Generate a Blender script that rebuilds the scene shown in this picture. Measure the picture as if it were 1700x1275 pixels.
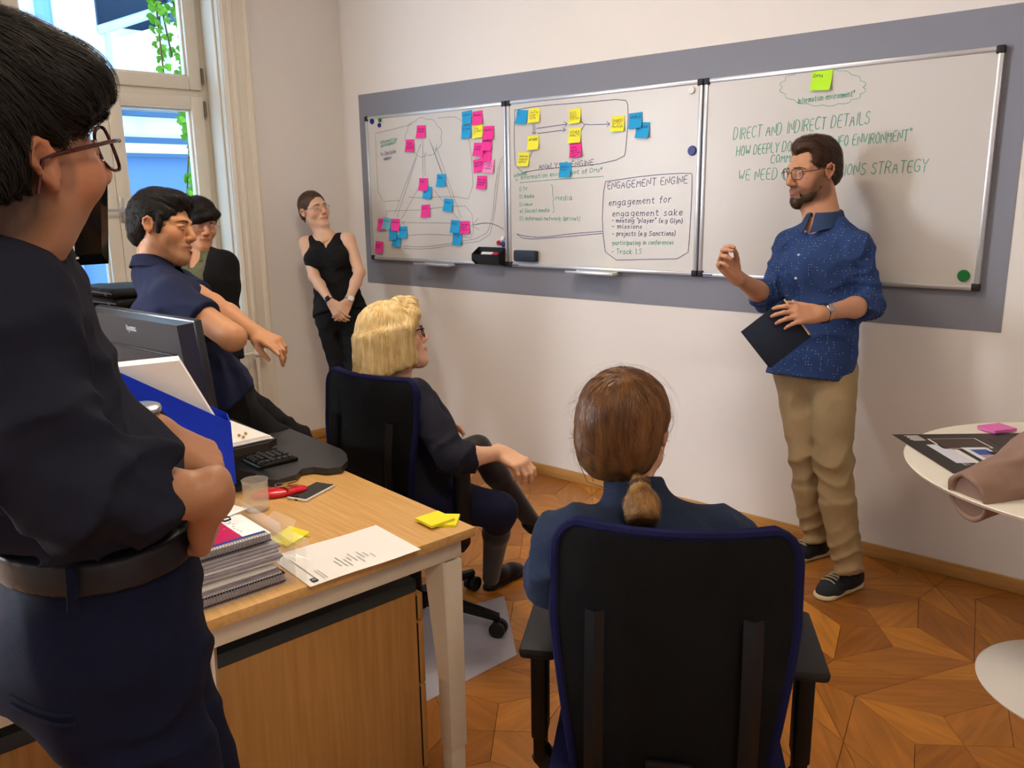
import bpy, bmesh, math, random
import numpy as np
from math import sin, cos, tan, pi, radians, sqrt, atan2
from mathutils import Vector, Matrix

for o in list(bpy.data.objects): bpy.data.objects.remove(o, do_unlink=True)
SC = bpy.context.scene
COL = SC.collection

# ------------------------------------------------------------------ camera
# Room axes: X runs along the whiteboard wall (corner at 0), the wall face is Y=0, the room is Y<0.
FPX = 1375.0; CX, CY = 850.0, 637.5
PITCH, ROLL, AR = radians(12.6), radians(-0.85), radians(-49.77)
CAM = np.array([4.516, -3.658, 1.58])
_wx = np.array([-sin(AR), -cos(AR)]); _wy = np.array([cos(AR), -sin(AR)])
def ray(px, py):
    u, v = (px - CX) / FPX, (py - CY) / FPX
    cr, sr = cos(ROLL), sin(ROLL)
    u, v = cr*u + sr*v, -sr*u + cr*v
    c, s = cos(PITCH), sin(PITCH)
    r = np.array([u, c - s*v, -s - c*v])
    return np.array([r[:2] @ _wx, r[:2] @ _wy, r[2]])
def at(px, py, depth):            # point seen at a photo pixel, at a depth in metres along the view axis
    return CAM + ray(px, py) * depth
def on_z(px, py, z):
    r = ray(px, py); return CAM + r * ((z - CAM[2]) / r[2])
def on_y(px, py, y):
    r = ray(px, py); return CAM + r * ((y - CAM[1]) / r[1])
def proj(P):                      # room point -> photo pixel
    d = np.array(P, float) - CAM; f_ = ray(CX, CY); w = d @ f_
    return np.array([CX + FPX*(d @ (ray(CX+FPX, CY)-f_))/w, CY + FPX*(d @ (ray(CX, CY+FPX)-f_))/w])
def proj3(P): return float((np.array(P, float) - CAM) @ ray(CX, CY))
cam = bpy.data.cameras.new('camera'); camo = bpy.data.objects.new('camera', cam); COL.objects.link(camo)
f0 = ray(CX, CY); rx = ray(CX + FPX, CY) - f0; up = f0 - ray(CX, CY + FPX)
M = Matrix.Identity(4)
for i in range(3):
    M[i][0] = rx[i]; M[i][1] = up[i]; M[i][2] = -f0[i]; M[i][3] = CAM[i]
camo.matrix_world = M
cam.sensor_width = 36; cam.lens = FPX / 1700 * 36; cam.clip_start = 0.02
SC.camera = camo

# ------------------------------------------------------------------ daylight, lamps, exposure
SC.view_settings.view_transform = 'Standard'; SC.view_settings.look = 'None'
SC.view_settings.gamma = 1; SC.view_settings.use_curve_mapping = False
SC.view_settings.exposure = 0.5
W = bpy.data.worlds.new('sky'); SC.world = W; W.use_nodes = True
_n = W.node_tree.nodes; _n.clear()
_o = _n.new('ShaderNodeOutputWorld'); _b = _n.new('ShaderNodeBackground')
_b.inputs[0].default_value = (0.50, 0.74, 1.0, 1); _b.inputs[1].default_value = 3.2
W.node_tree.links.new(_b.outputs[0], _o.inputs[0])
def area(name, loc, target, size, energy, color, sy=None):
    l = bpy.data.lights.new(name, 'AREA'); l.energy = energy; l.color = color
    l.shape = 'RECTANGLE'; l.size = size; l.size_y = sy or size
    o = bpy.data.objects.new(name, l); COL.objects.link(o); o.location = loc
    d = Vector(target) - Vector(loc); o.rotation_euler = d.to_track_quat('-Z', 'Y').to_euler()
    return o
# two ceiling luminaires (warm) and the daylight of the room's second window behind the photographer
LAMPS = [(2.3, -1.9, 3.28), (5.2, -3.4, 3.28)]
for _p in LAMPS:
    area('lamp_light', (_p[0], _p[1], _p[2] - 0.03), (_p[0], _p[1], 0), 1.1, 27, (1.0, 0.82, 0.62), 0.3)
area('daylight_second_window', (-1.15, -5.1, 1.95), (3.0, -.8, 1.35), 1.5, 330, (0.88, 0.92, 1.0), 2.1)
# ------------------------------------------------------------------ helpers: materials
def lin(c):
    if isinstance(c, str):
        c = [int(c[i:i+2], 16) / 255 for i in (0, 2, 4)]
    return tuple((x/12.92 if x <= 0.04045 else ((x+0.055)/1.055)**2.4) for x in c[:3]) + (1,)
_mats = {}
def mat(name, col, rough=0.6, metal=0.0, spec=0.3, bump=0.0, bscale=200.0, var=0.0, vscale=8.0, stretch=None,
        trans=0.0, alpha=1.0, coat=0.0, sheen=0.0, emit=0.0, attr=None, col2=None, ior=1.45, sss=0.0):
    if name in _mats: return _mats[name]
    m = bpy.data.materials.new(name); m.use_nodes = True; _mats[name] = m
    nt = m.node_tree; b = nt.nodes['Principled BSDF']; L = nt.links
    c = lin(col); b.inputs['Base Color'].default_value = c
    b.inputs['Roughness'].default_value = rough; b.inputs['Metallic'].default_value = metal
    b.inputs['Specular IOR Level'].default_value = spec; b.inputs['IOR'].default_value = ior
    b.inputs['Transmission Weight'].default_value = trans; b.inputs['Alpha'].default_value = alpha
    b.inputs['Coat Weight'].default_value = coat; b.inputs['Sheen Weight'].default_value = sheen
    if sss: b.inputs['Subsurface Weight'].default_value = sss; b.inputs['Subsurface Radius'].default_value = (0.012, 0.005, 0.003); b.inputs['Subsurface Scale'].default_value = 0.6
    if emit: b.inputs['Emission Color'].default_value = c; b.inputs['Emission Strength'].default_value = emit
    src = None
    if bump or var or col2 is not None:
        tc = nt.nodes.new('ShaderNodeTexCoord'); mp = nt.nodes.new('ShaderNodeMapping'); L.new(tc.outputs['Object'], mp.inputs[0])
        if stretch: mp.inputs['Scale'].default_value = stretch
    if attr:
        a = nt.nodes.new('ShaderNodeVertexColor'); a.layer_name = attr; src = a.outputs[0]
    if var or col2 is not None:
        n = nt.nodes.new('ShaderNodeTexNoise'); n.inputs['Scale'].default_value = vscale; n.inputs['Detail'].default_value = 5
        L.new(mp.outputs[0], n.inputs[0])
        mx = nt.nodes.new('ShaderNodeMix'); mx.data_type = 'RGBA'
        rp = nt.nodes.new('ShaderNodeMapRange'); rp.inputs[1].default_value = .3; rp.inputs[2].default_value = .7
        L.new(n.outputs['Fac'], rp.inputs[0]); L.new(rp.outputs[0], mx.inputs[0])
        if attr:
            hs = nt.nodes.new('ShaderNodeHueSaturation'); hs.inputs['Value'].default_value = 1 - var
            L.new(src, hs.inputs['Color']); L.new(src, mx.inputs[6]); L.new(hs.outputs[0], mx.inputs[7])
        else:
            mx.inputs[6].default_value = c
            mx.inputs[7].default_value = lin(col2) if col2 is not None else tuple(x*(1-var) for x in c[:3]) + (1,)
        src = mx.outputs[2]
    if src is not None: L.new(src, b.inputs['Base Color'])
    if bump:
        n2 = nt.nodes.new('ShaderNodeTexNoise'); n2.inputs['Scale'].default_value = bscale; n2.inputs['Detail'].default_value = 3
        L.new(mp.outputs[0], n2.inputs[0])
        bp = nt.nodes.new('ShaderNodeBump'); bp.inputs['Strength'].default_value = bump; bp.inputs['Distance'].default_value = 0.002
        L.new(n2.outputs['Fac'], bp.inputs['Height']); L.new(bp.outputs[0], b.inputs['Normal'])
    return m

# ------------------------------------------------------------------ helpers: objects
def link(o, parent=None):
    COL.objects.link(o)
    if parent is not None: o.parent = parent
    return o
def tag(o, label=None, cat=None, group=None, kind=None):
    if label: o['label'] = label
    if cat: o['category'] = cat
    if group: o['group'] = group
    if kind: o['kind'] = kind
    return o
def empty(name, label=None, cat=None, loc=(0, 0, 0), rz=0.0, group=None):
    o = bpy.data.objects.new(name, None); o.empty_display_size = .1; COL.objects.link(o)
    o.location = loc; o.rotation_euler = (0, 0, rz); o.matrix_basis = Matrix.Translation(Vector(loc)) @ Matrix.Rotation(rz, 4, 'Z')
    return tag(o, label, cat, group)
def mesh_obj(name, V, F, m, parent=None, smooth=True, ang=None):
    me = bpy.data.meshes.new(name)
    me.from_pydata([tuple(map(float, v)) for v in V], [], [tuple(map(int, f)) for f in F])
    o = bpy.data.objects.new(name, me); link(o, parent)
    if isinstance(m, (list, tuple)):
        for x in m: me.materials.append(x)
    elif m is not None: me.materials.append(m)
    if smooth:
        me.polygons.foreach_set('use_smooth', [True]*len(me.polygons))
        if ang:
            try: me.set_sharp_from_angle(angle=radians(ang))
            except Exception: pass
    return o
def np_mesh(name, V, F, m, parent=None, col=None, smooth=True):
    """fast path: V (n,3) array, F (k,4) or (k,3) array"""
    me = bpy.data.meshes.new(name); n = F.shape[1]
    me.vertices.add(len(V)); me.vertices.foreach_set('co', np.asarray(V, np.float32).ravel())
    me.loops.add(len(F)*n); me.loops.foreach_set('vertex_index', np.asarray(F, np.int32).ravel())
    me.polygons.add(len(F)); me.polygons.foreach_set('loop_start', np.arange(0, len(F)*n, n, dtype=np.int32))
    if smooth: me.polygons.foreach_set('use_smooth', np.ones(len(F), bool))
    me.update(calc_edges=True); me.validate()
    if col is not None:
        a = me.color_attributes.new('Col', 'FLOAT_COLOR', 'POINT')
        a.data.foreach_set('color', np.asarray(col, np.float32).ravel())
    o = bpy.data.objects.new(name, me); link(o, parent)
    if m is not None: me.materials.append(m)
    return o
class MB:
    """collects shapes, builds ONE mesh object"""
    def __init__(s): s.V = []; s.F = []; s.MI = []; s.mi = 0
    def add(s, V, F):
        n = len(s.V); s.V += [tuple(v) for v in V]; s.F += [tuple(i+n for i in f) for f in F]; s.MI += [s.mi]*len(F); return s
    def box(s, c, d, R=None, bev=0.0):
        c = np.array(c, float); h = np.array(d, float)/2
        if bev > 0:
            bm = bmesh.new(); bmesh.ops.create_cube(bm, size=1)
            for v in bm.verts: v.co = Vector((v.co.x*d[0], v.co.y*d[1], v.co.z*d[2]))
            bmesh.ops.bevel(bm, geom=bm.edges[:], offset=min(bev, min(d)*.49), segments=2, profile=.5, affect='EDGES')
            bm.verts.ensure_lookup_table(); V = np.array([v.co[:] for v in bm.verts]); F = [[v.index for v in f.verts] for f in bm.faces]; bm.free()
        else:
            V = np.array([[x, y, z] for x in (-1, 1) for y in (-1, 1) for z in (-1, 1)])*h
            F = [(0, 1, 3, 2), (4, 6, 7, 5), (0, 4, 5, 1), (2, 3, 7, 6), (0, 2, 6, 4), (1, 5, 7, 3)]
        if R is not None: V = V @ np.array(R).T
        return s.add(V + c, F)
    def prism(s, pts, z0, z1, R=None, o=(0, 0, 0)):
        """polygon pts (x,y) extruded from z0 to z1"""
        n = len(pts); V = np.array([[p[0], p[1], z0] for p in pts] + [[p[0], p[1], z1] for p in pts], float)
        if R is not None: V = V @ np.array(R).T
        F = [tuple(range(n-1, -1, -1)), tuple(range(n, 2*n))] + [(i, (i+1) % n, n+(i+1) % n, n+i) for i in range(n)]
        return s.add(V + np.array(o, float), F)
    def tube(s, pts, r, n=8, caps=True):
        pts = [np.array(p, float) for p in pts]; k = len(pts)
        rs = r if hasattr(r, '__len__') else [r]*k
        V = []; prev = None
        for i, p in enumerate(pts):
            t = pts[min(i+1, k-1)] - pts[max(i-1, 0)]; t = t/(np.linalg.norm(t)+1e-9)
            if prev is None:
                a = np.array([0, 0, 1.]) if abs(t[2]) < .9 else np.array([1., 0, 0])
                prev = np.cross(t, a)
            u = prev - t*(prev @ t); u /= np.linalg.norm(u)+1e-9; w = np.cross(t, u); prev = u
            for j in range(n):
                a = 2*pi*j/n; V.append(p + rs[i]*(cos(a)*u + sin(a)*w))
        F = [(i*n+j, i*n+(j+1) % n, (i+1)*n+(j+1) % n, (i+1)*n+j) for i in range(k-1) for j in range(n)]
        if caps: F += [tuple(range(n-1, -1, -1)), tuple((k-1)*n+j for j in range(n))]
        return s.add(V, F)
    def lathe(s, prof, c=(0, 0, 0), n=32, R=None):
        """profile [(r,z)...] turned about z"""
        V = []; k = len(prof)
        for r, z in prof:
            for j in range(n): V.append((max(r, 1e-5)*cos(2*pi*j/n), max(r, 1e-5)*sin(2*pi*j/n), z))
        V = np.array(V)
        if R is not None: V = V @ np.array(R).T
        F = [(i*n+j, i*n+(j+1) % n, (i+1)*n+(j+1) % n, (i+1)*n+j) for i in range(k-1) for j in range(n)]
        return s.add(V + np.array(c, float), F)
    def ell(s, c, r, R=None, n=16, m=10):
        V = []; 
        for i in range(m+1):
            a = pi*i/m
            for j in range(n): V.append((r[0]*max(sin(a), 1e-4)*cos(2*pi*j/n), r[1]*max(sin(a), 1e-4)*sin(2*pi*j/n), r[2]*cos(a)))
        V = np.array(V)
        if R is not None: V = V @ np.array(R).T
        F = [(i*n+j, (i+1)*n+j, (i+1)*n+(j+1) % n, i*n+(j+1) % n) for i in range(m) for j in range(n)]
        return s.add(V + np.array(c, float), F)
    def grid(s, P, closed=False):
        """P[i][j] grid of points -> quads"""
        a = len(P); b = len(P[0]); V = [p for r in P for p in r]
        F = [(i*b+j, i*b+(j+1) % b, (i+1)*b+(j+1) % b, (i+1)*b+j) for i in range(a-1) for j in range(b if closed else b-1)]
        return s.add(V, F)
    def sheet(s, P, t, up=None):
        """grid with thickness t along its normals"""
        P = np.array(P, float); du = np.gradient(P, axis=0); dv = np.gradient(P, axis=1)
        N = np.cross(du, dv); N /= np.linalg.norm(N, axis=2, keepdims=True)+1e-12
        A = P + N*t/2; B = P - N*t/2; a, b = P.shape[:2]
        n = a*b; V = list(A.reshape(-1, 3)) + list(B.reshape(-1, 3)); F = []
        for i in range(a-1):
            for j in range(b-1):
                q = (i*b+j, i*b+j+1, (i+1)*b+j+1, (i+1)*b+j)
                F.append(q[::-1]); F.append(tuple(x+n for x in q))
        ring = [j for j in range(b)] + [i*b+b-1 for i in range(1, a)] + [(a-1)*b+j for j in range(b-2, -1, -1)] + [i*b for i in range(a-2, 0, -1)]
        for i in range(len(ring)):
            p, q = ring[i], ring[(i+1) % len(ring)]; F.append((p, q, q+n, p+n))
        return s.add(V, F)
    def build(s, name, m, parent=None, smooth=True, ang=35):
        o = mesh_obj(name, s.V, s.F, m, parent, smooth, ang)
        if any(s.MI): o.data.polygons.foreach_set('material_index', s.MI)
        return o
def copy_tree(o, parent=None):
    c = o.copy(); COL.objects.link(c)
    if parent is not None: c.parent = parent
    for ch in [x for x in o.children]: copy_tree(ch, c)
    return c
def Rz(a): return np.array([[cos(a), -sin(a), 0], [sin(a), cos(a), 0], [0, 0, 1]])
def Rx(a): return np.array([[1, 0, 0], [0, cos(a), -sin(a)], [0, sin(a), cos(a)]])
def Ry(a): return np.array([[cos(a), 0, sin(a)], [0, 1, 0], [-sin(a), 0, cos(a)]])
def unit(v): v = np.array(v, float); return v/(np.linalg.norm(v)+1e-12)
def frame(fwd, upv):
    """columns: x=right, y=forward, z=up"""
    y = unit(fwd); z = np.array(upv, float); z = unit(z - y*(z @ y)); x = np.cross(y, z); return np.column_stack([x, y, z])

# ------------------------------------------------------------------ stroke lettering (marker pen)
GL = {}
def _g(s):
    for item in s.strip().split('\n'):
        ch, rest = item[0], item[2:]
        GL[ch] = [[tuple(float(v) for v in p.split(',')) for p in st.split()] for st in rest.split(';')]
_g('''A 0,0 2,6 4,0;.8,2.2 3.2,2.2
B 0,0 0,6 2.6,6 3.4,5.2 3.3,3.8 2.4,3.1 0,3.1;2.4,3.1 3.7,2.3 3.7,.8 2.6,0 0,0
C 3.8,5.2 2.6,6 1,5.7 0,4 0,2 1,.3 2.6,0 3.9,.8
D 0,0 0,6 2,6 3.6,5 4,3 3.4,1 2,0 0,0
E 3.4,6 0,6 0,0 3.6,0;0,3.1 2.8,3.1
F 3.4,6 0,6 0,0;0,3 2.6,3
G 3.8,5.2 2.6,6 1,5.6 0,4 0,2 1,.3 2.8,0 3.9,1 3.9,2.7 2.3,2.7
H 0,0 0,6;4,0 4,6;0,3 4,3
I 1,0 1,6
J 3,6 3,1.2 2,0 .6,.4 .2,1.4
K 0,0 0,6;3.6,6 0,2.8 3.8,0
L 0,6 0,0 3.2,0
M 0,0 .4,6 2.2,2 4,6 4.4,0
N 0,0 0,6 3.8,0 3.8,6
O 2,6 .5,5 0,3 .5,1 2,0 3.5,1 4,3 3.5,5 2,6
P 0,0 0,6 2.4,6 3.6,5 3.4,3.5 2.2,2.8 0,2.8
Q 2,6 .5,5 0,3 .5,1 2,0 3.5,1 4,3 3.5,5 2,6;2.4,1.6 4.2,-.6
R 0,0 0,6 2.4,6 3.6,5 3.4,3.6 2.2,3 0,3;1.8,3 3.8,0
S 3.6,5.2 2.2,6 .6,5.4 .4,4 1.6,3.2 3.2,2.6 3.6,1.2 2.4,.1 .9,.1 0,1
T 0,6 4,6;2,6 2,0
U 0,6 0,1.6 1.2,0 2.8,0 4,1.6 4,6
V 0,6 2,0 4,6
W 0,6 1.2,0 2.6,4 4,0 5.2,6
X 0,0 4,6;0,6 4,0
Y 0,6 2,3 4,6;2,3 2,0
Z 0,6 3.8,6 0,0 4,0
a 2.8,3.6 1.4,4 .2,3 .1,1.2 1,0 2.2,.4 2.8,1.6 2.9,3.8 2.9,.6 3.6,.1
b 0,6 0,0;0,2.4 1.4,3.9 2.8,3 2.8,1 1.6,0 0,.6
c 2.8,3.4 1.6,4 .3,3 .1,1.4 1,.1 2.6,.5
d 2.8,6 2.8,0;2.8,2.6 1.6,4 .2,3 .1,1.2 1,0 2.8,1.2
e .2,2 2.7,2.4 2.4,3.7 1.2,4 .2,2.8 .2,1.2 1.2,0 2.7,.7
f 2.6,5.6 1.7,6 1.1,5 1.1,-.6;0,3.6 2.4,3.6
g 2.8,3.6 1.4,4 .2,3 .2,1.4 1.2,.3 2.7,1.4 2.8,3.8 2.8,-1 1.6,-2 .2,-1.4
h 0,6 0,0;0,2.4 1.4,3.9 2.6,3.2 2.6,0
i .8,4 .8,.4 1.4,0;.8,5.3 .9,5.5
j 1.4,4 1.4,-1 .6,-1.9 -.2,-1.4;1.4,5.3 1.5,5.5
k 0,6 0,0;2.4,4 0,1.8 2.6,0
l .6,6 .6,.6 1.3,0
m 0,4 0,0;0,2.6 1.2,4 1.9,3 1.9,0;1.9,2.6 3.1,4 3.8,3 3.8,0
n 0,4 0,0;0,2.6 1.4,4 2.5,3 2.5,0
o 1.4,4 .2,3 .1,1.2 1.2,0 2.5,.8 2.7,2.8 1.4,4
p 0,4 0,-2;0,2.6 1.4,4 2.7,3 2.6,1 1.3,.1 0,.8
q 2.8,3.6 1.4,4 .2,3 .2,1.2 1.2,.1 2.7,1.4;2.8,4 2.8,-2
r 0,4 0,0;0,2.4 1,3.8 2.2,3.6
s 2.3,3.4 1.2,4 .2,3.2 1,2.3 2.2,1.6 2.2,.5 1.1,0 0,.6
t 1,5.6 1,.8 1.8,0 2.6,.5;0,3.9 2.4,3.9
u 0,4 0,1 .9,0 2.4,1.2;2.5,4 2.5,.6 3.1,0
v 0,4 1.4,0 2.7,4
w 0,4 1,0 2.1,3 3.2,0 4.2,4
x 0,0 2.6,4;0,4 2.6,0
y 0,4 1.4,.6;2.8,4 1,-1.6 0,-2
z 0,4 2.4,4 0,0 2.6,0
0 2,6 .5,5 0,3 .5,1 2,0 3.5,1 4,3 3.5,5 2,6
1 .4,4.8 1.4,6 1.4,0
2 .2,5 1.6,6 3,5 2.8,3.6 0,0 3.4,0
3 .2,5.4 1.8,6 3,4.8 1.4,3.2 3.2,1.6 1.8,0 0,.6
4 2.8,0 2.8,6 0,2 3.8,2
5 3.4,6 .4,6 .3,3.4 2,3.6 3.3,2 2.2,.2 0,.4
6 3,6 .6,3.4 .1,1.4 1.4,0 3,1 2.8,2.8 1.2,3 .3,2
9 3,3.4 1.4,2.6 .2,4 1.2,6 3,5 3,3 2,0
. .4,.1 .7,.1
, .7,.4 .2,-.8
- 0,2.6 2.2,2.6
: .5,3.6 .8,3.6;.5,.6 .8,.6
) 0,6.6 1.3,4.6 1.3,1.4 0,-.8
( 1.4,6.6 .1,4.6 .1,1.4 1.4,-.8
" .2,6.4 .1,5;1.4,6.4 1.3,5
' .4,6.4 .3,5
* .2,5.8 2,4.2;.2,4.2 2,5.8;1.1,6.2 1.1,3.8
/ 0,-.4 2.6,6.4
> 0,4.6 2.6,3 0,1.4
? .2,5 1.6,6 3,5 2.8,3.8 1.6,2.8 1.6,1.8;1.6,.4 1.6,.1
! .6,6 .6,1.8;.6,.4 .6,.1''')
def text_strokes(txt, h, x=0.0, y=0.0, slope=0.0, slant=0.0, seed=1, jit=0.1, gap=1.5, wid=1.0):
    """-> polylines in the plane (units metres); h = cap height"""
    rnd = random.Random(seed); s = h/6; out = []; cx = 0.0
    for ch in txt:
        if ch == ' ': cx += 3.2*wid; continue
        g = GL.get(ch)
        if g is None: continue
        w = max(p[0] for st in g for p in st); k = 1 + rnd.uniform(-.06, .06); dy = rnd.uniform(-.25, .25)
        for st in g:
            pl = []
            for (a, b) in st:
                a2 = (cx + (a*k + rnd.uniform(-jit, jit))*wid + b*slant)*s; b2 = (b*k + dy + rnd.uniform(-jit, jit))*s
                pl.append((x + a2 - b2*slope, y + b2 + a2*slope))
            out.append(pl)
        cx += (w*k + gap + rnd.uniform(-.2, .2))*wid
    return out
def smooth_pl(pl, n=1):
    for _ in range(n):
        if len(pl) < 3: return pl
        q = [pl[0]]
        for a, b in zip(pl[:-1], pl[1:]):
            q += [(a[0]*.75+b[0]*.25, a[1]*.75+b[1]*.25), (a[0]*.25+b[0]*.75, a[1]*.25+b[1]*.75)]
        pl = q + [pl[-1]]
    return pl
def ink(mb, strokes, w, put, sm=1):
    """flat ribbons of width w; put(x,y)->3D"""
    for pl in strokes:
        pl = smooth_pl(list(pl), sm)
        if len(pl) < 2: continue
        P = np.array(pl, float); T = np.gradient(P, axis=0); T /= np.linalg.norm(T, axis=1, keepdims=True)+1e-12
        P[0] -= T[0]*w*.4; P[-1] += T[-1]*w*.4
        Nn = np.column_stack([-T[:, 1], T[:, 0]])*w/2
        A = [put(*q) for q in P+Nn]; B = [put(*q) for q in P-Nn]
        mb.grid([A, B])
# ------------------------------------------------------------------ implicit bodies: smooth unions of limbs, then surface nets
class S:
    def __init__(s): s.p = []; s.fold = []; s.X = None
    def _pt(s, a):
        a = np.array(a, float)
        return a if s.X is None else s.X[0] @ a * s.X[2] + s.X[1]
    def _dir(s, a): a = np.array(a, float); return a if s.X is None else s.X[0] @ a
    def _sc(s): return 1.0 if s.X is None else s.X[2]
    def _put(s, f, c, R, op, k): s.p.append((f, np.array(c, float), R, op, k*s._sc())); return s
    def cone(s, a, b, ra, rb, op='u', k=.02, flat=None, cap=False):
        """tapered limb; flat=(axis, factor): wider along axis by factor; cap: flat ends"""
        a = s._pt(a).astype(np.float32); b = s._pt(b).astype(np.float32); q = float(s._sc()); ra *= q; rb *= q
        u = None
        if flat is not None: u = unit(s._dir(flat[0])); fk = flat[1]
        ba = b-a; L2 = max(ba @ ba, 1e-12); L = sqrt(L2)
        if u is None:
            B = b; BA = ba; 
        else:
            BA = ba - (1-1/fk)*(ba @ u)*u
        BL2 = max(BA @ BA, 1e-12); BL = sqrt(BL2)
        def f(P):
            Q = P - a
            if u is not None: Q = Q - ((1-1/fk)*(Q @ u))[:, None]*u
            t = (Q @ BA)/BL2
            tc = np.clip(t, 0, 1)
            rad = np.sqrt(np.maximum(((Q - tc[:, None]*BA)**2).sum(1), 0))
            if not cap: return rad - (ra + (rb-ra)*tc)
            rr = np.sqrt(np.maximum(((Q - t[:, None]*BA)**2).sum(1), 0)) - (ra + (rb-ra)*tc)
            ax = np.abs(t-.5)*BL - .5*BL
            return np.minimum(np.maximum(rr, ax), 0) + np.sqrt(np.maximum(rr, 0)**2 + np.maximum(ax, 0)**2) - .002
        fm = 1 if flat is None else max(1, flat[1])
        return s._put(f, (a+b)/2, L/2 + max(ra, rb)*fm + .01, op, k)
    def path(s, pts, rs, op='u', k=.02, flat=None):
        rs = rs if hasattr(rs, '__len__') else [rs]*len(pts)
        for i in range(len(pts)-1): s.cone(pts[i], pts[i+1], rs[i], rs[i+1], op, k, flat)
        return s
    def ell(s, c, r, R=None, op='u', k=.02):
        c = s._pt(c); r = np.array(r, float)*s._sc(); R = np.eye(3) if R is None else np.array(R)
        if s.X is not None: R = s.X[0] @ R
        def f(P):
            q = (P-c) @ R; k0 = np.sqrt(((q/r)**2).sum(1)); k1 = np.sqrt(((q/r**2)**2).sum(1))+1e-9
            return k0*(k0-1)/k1
        return s._put(f, c, r.max()+.01, op, k)
    def box(s, c, h, R=None, rnd=.005, op='u', k=.01):
        c = s._pt(c); h = np.array(h, float)*s._sc(); R = np.eye(3) if R is None else np.array(R)
        if s.X is not None: R = s.X[0] @ R
        def f(P):
            q = np.abs((P-c) @ R) - (h-rnd); return np.sqrt((np.maximum(q, 0)**2).sum(1)) + np.minimum(q.max(1), 0) - rnd
        return s._put(f, c, np.linalg.norm(h)+.01, op, k)
    def folds(s, c, r, amp, axis, freq, seed=0):
        """soft creases: ripples along axis near c"""
        c = s._pt(c); ax = unit(axis); o = unit(np.cross(ax, [.3, .5, .8])); w = np.cross(ax, o)
        def g(P):
            q = P-c; wgt = np.exp(-(q**2).sum(1)/(r*r))
            t = q @ ax*freq*.5 + 1.2*np.sin(q @ o*freq*.35 + seed) + .8*np.sin(q @ w*freq*.5 + 2*seed)
            rid = (1-np.abs(np.sin(t+seed)))**1.6
            return wgt*amp*(.45 - 1.35*rid)
        s.fold.append((g, c, 2.2*r)); return s
    def wrinkle(s, amp, freq, seed=0):
        d = [unit(v) for v in ((.3, .2, 1), (-.5, .8, .4), (.9, .1, -.3))]
        def g(P):
            a = P @ d[0]*freq + seed; b = P @ d[1]*freq*1.3; c = P @ d[2]*freq*.8
            return amp*(np.sin(a + 1.7*np.sin(b+seed)) + .6*np.sin(b*.7 + 1.5*np.sin(c+seed)) )
        s.fold.append((g, None, 0)); return s
    def ev(s, P, prims=None, folds=None):
        d = np.full(len(P), 1.0, P.dtype)
        for (f, c, R, op, k) in (s.p if prims is None else prims):
            e = f(P)
            if op == 'u':
                if k > 0:
                    h = np.maximum(k - np.abs(d-e), 0)/k; d = np.minimum(d, e) - h*h*k*.25
                else: d = np.minimum(d, e)
            elif op == 's':
                e = -e
                if k > 0:
                    h = np.maximum(k - np.abs(d-e), 0)/k; d = np.maximum(d, e) + h*h*k*.25
                else: d = np.maximum(d, e)
            elif op == 'i': d = np.maximum(d, e)
        for (g, c, R) in (s.fold if folds is None else folds): d = d + g(P)
        return d
    def surf(s, h, lo=None, hi=None, skip=()):
        """surface nets on a sparse grid; lo/hi clip box, skip: boxes whose cells are left out"""
        U = [p for p in s.p if p[3] == 'u']
        if lo is None:
            lo = np.min([p[1]-p[2] for p in U], 0) - 2*h; hi = np.max([p[1]+p[2] for p in U], 0) + 2*h
        lo = np.array(lo, float); hi = np.array(hi, float)
        B = 12; nb = np.maximum(np.ceil((hi-lo)/(h*B)).astype(int), 1); n = nb*B + 1
        G = np.full(n, 1.0, np.float32)
        C = np.stack(np.meshgrid(*[np.arange(k) for k in nb], indexing='ij'), -1).reshape(-1, 3)
        ctr = lo + (C+.5)*B*h; half = B*h*.5*1.7321
        dc = s.ev(ctr); act = np.abs(dc) < half*1.12 + .012
        ofs = np.stack(np.meshgrid(*[np.arange(B+1)]*3, indexing='ij'), -1).reshape(-1, 3)
        for ci, c0, d0, on in zip(C, ctr, dc, act):
            sl = tuple(slice(a*B, a*B+B+1) for a in ci)
            if not on:
                if d0 < 0: G[sl] = -1.0
                continue
            pr = [p for p in s.p if np.linalg.norm(p[1]-c0) - p[2] < half + p[4] + .02]
            if not pr: continue
            fl = [f for f in s.fold if f[1] is None or np.linalg.norm(f[1]-c0) < f[2]+half]
            P = lo + (ci*B + ofs)*h
            G[sl] = s.ev(P.astype(np.float32), pr, fl).reshape(B+1, B+1, B+1)
        # surface nets
        I = G < 0; m = [k-1 for k in n]
        cnt = np.zeros(m, np.uint8)
        for a in (0, 1):
            for b in (0, 1):
                for c in (0, 1): cnt += I[a:a+m[0], b:b+m[1], c:c+m[2]]
        A = (cnt > 0) & (cnt < 8)
        for (l2, h2) in skip:
            i0 = np.clip(np.ceil((np.array(l2)-lo)/h).astype(int), 0, None); i1 = np.clip(np.floor((np.array(h2)-lo)/h).astype(int), 0, None)
            A[i0[0]:i1[0], i0[1]:i1[1], i0[2]:i1[2]] = False
        idx = np.argwhere(A)
        if len(idx) == 0: return np.zeros((0, 3)), np.zeros((0, 4), int)
        vid = np.full(m, -1, np.int32); vid[tuple(idx.T)] = np.arange(len(idx))
        acc = np.zeros((len(idx), 3)); num = np.zeros(len(idx))
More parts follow.
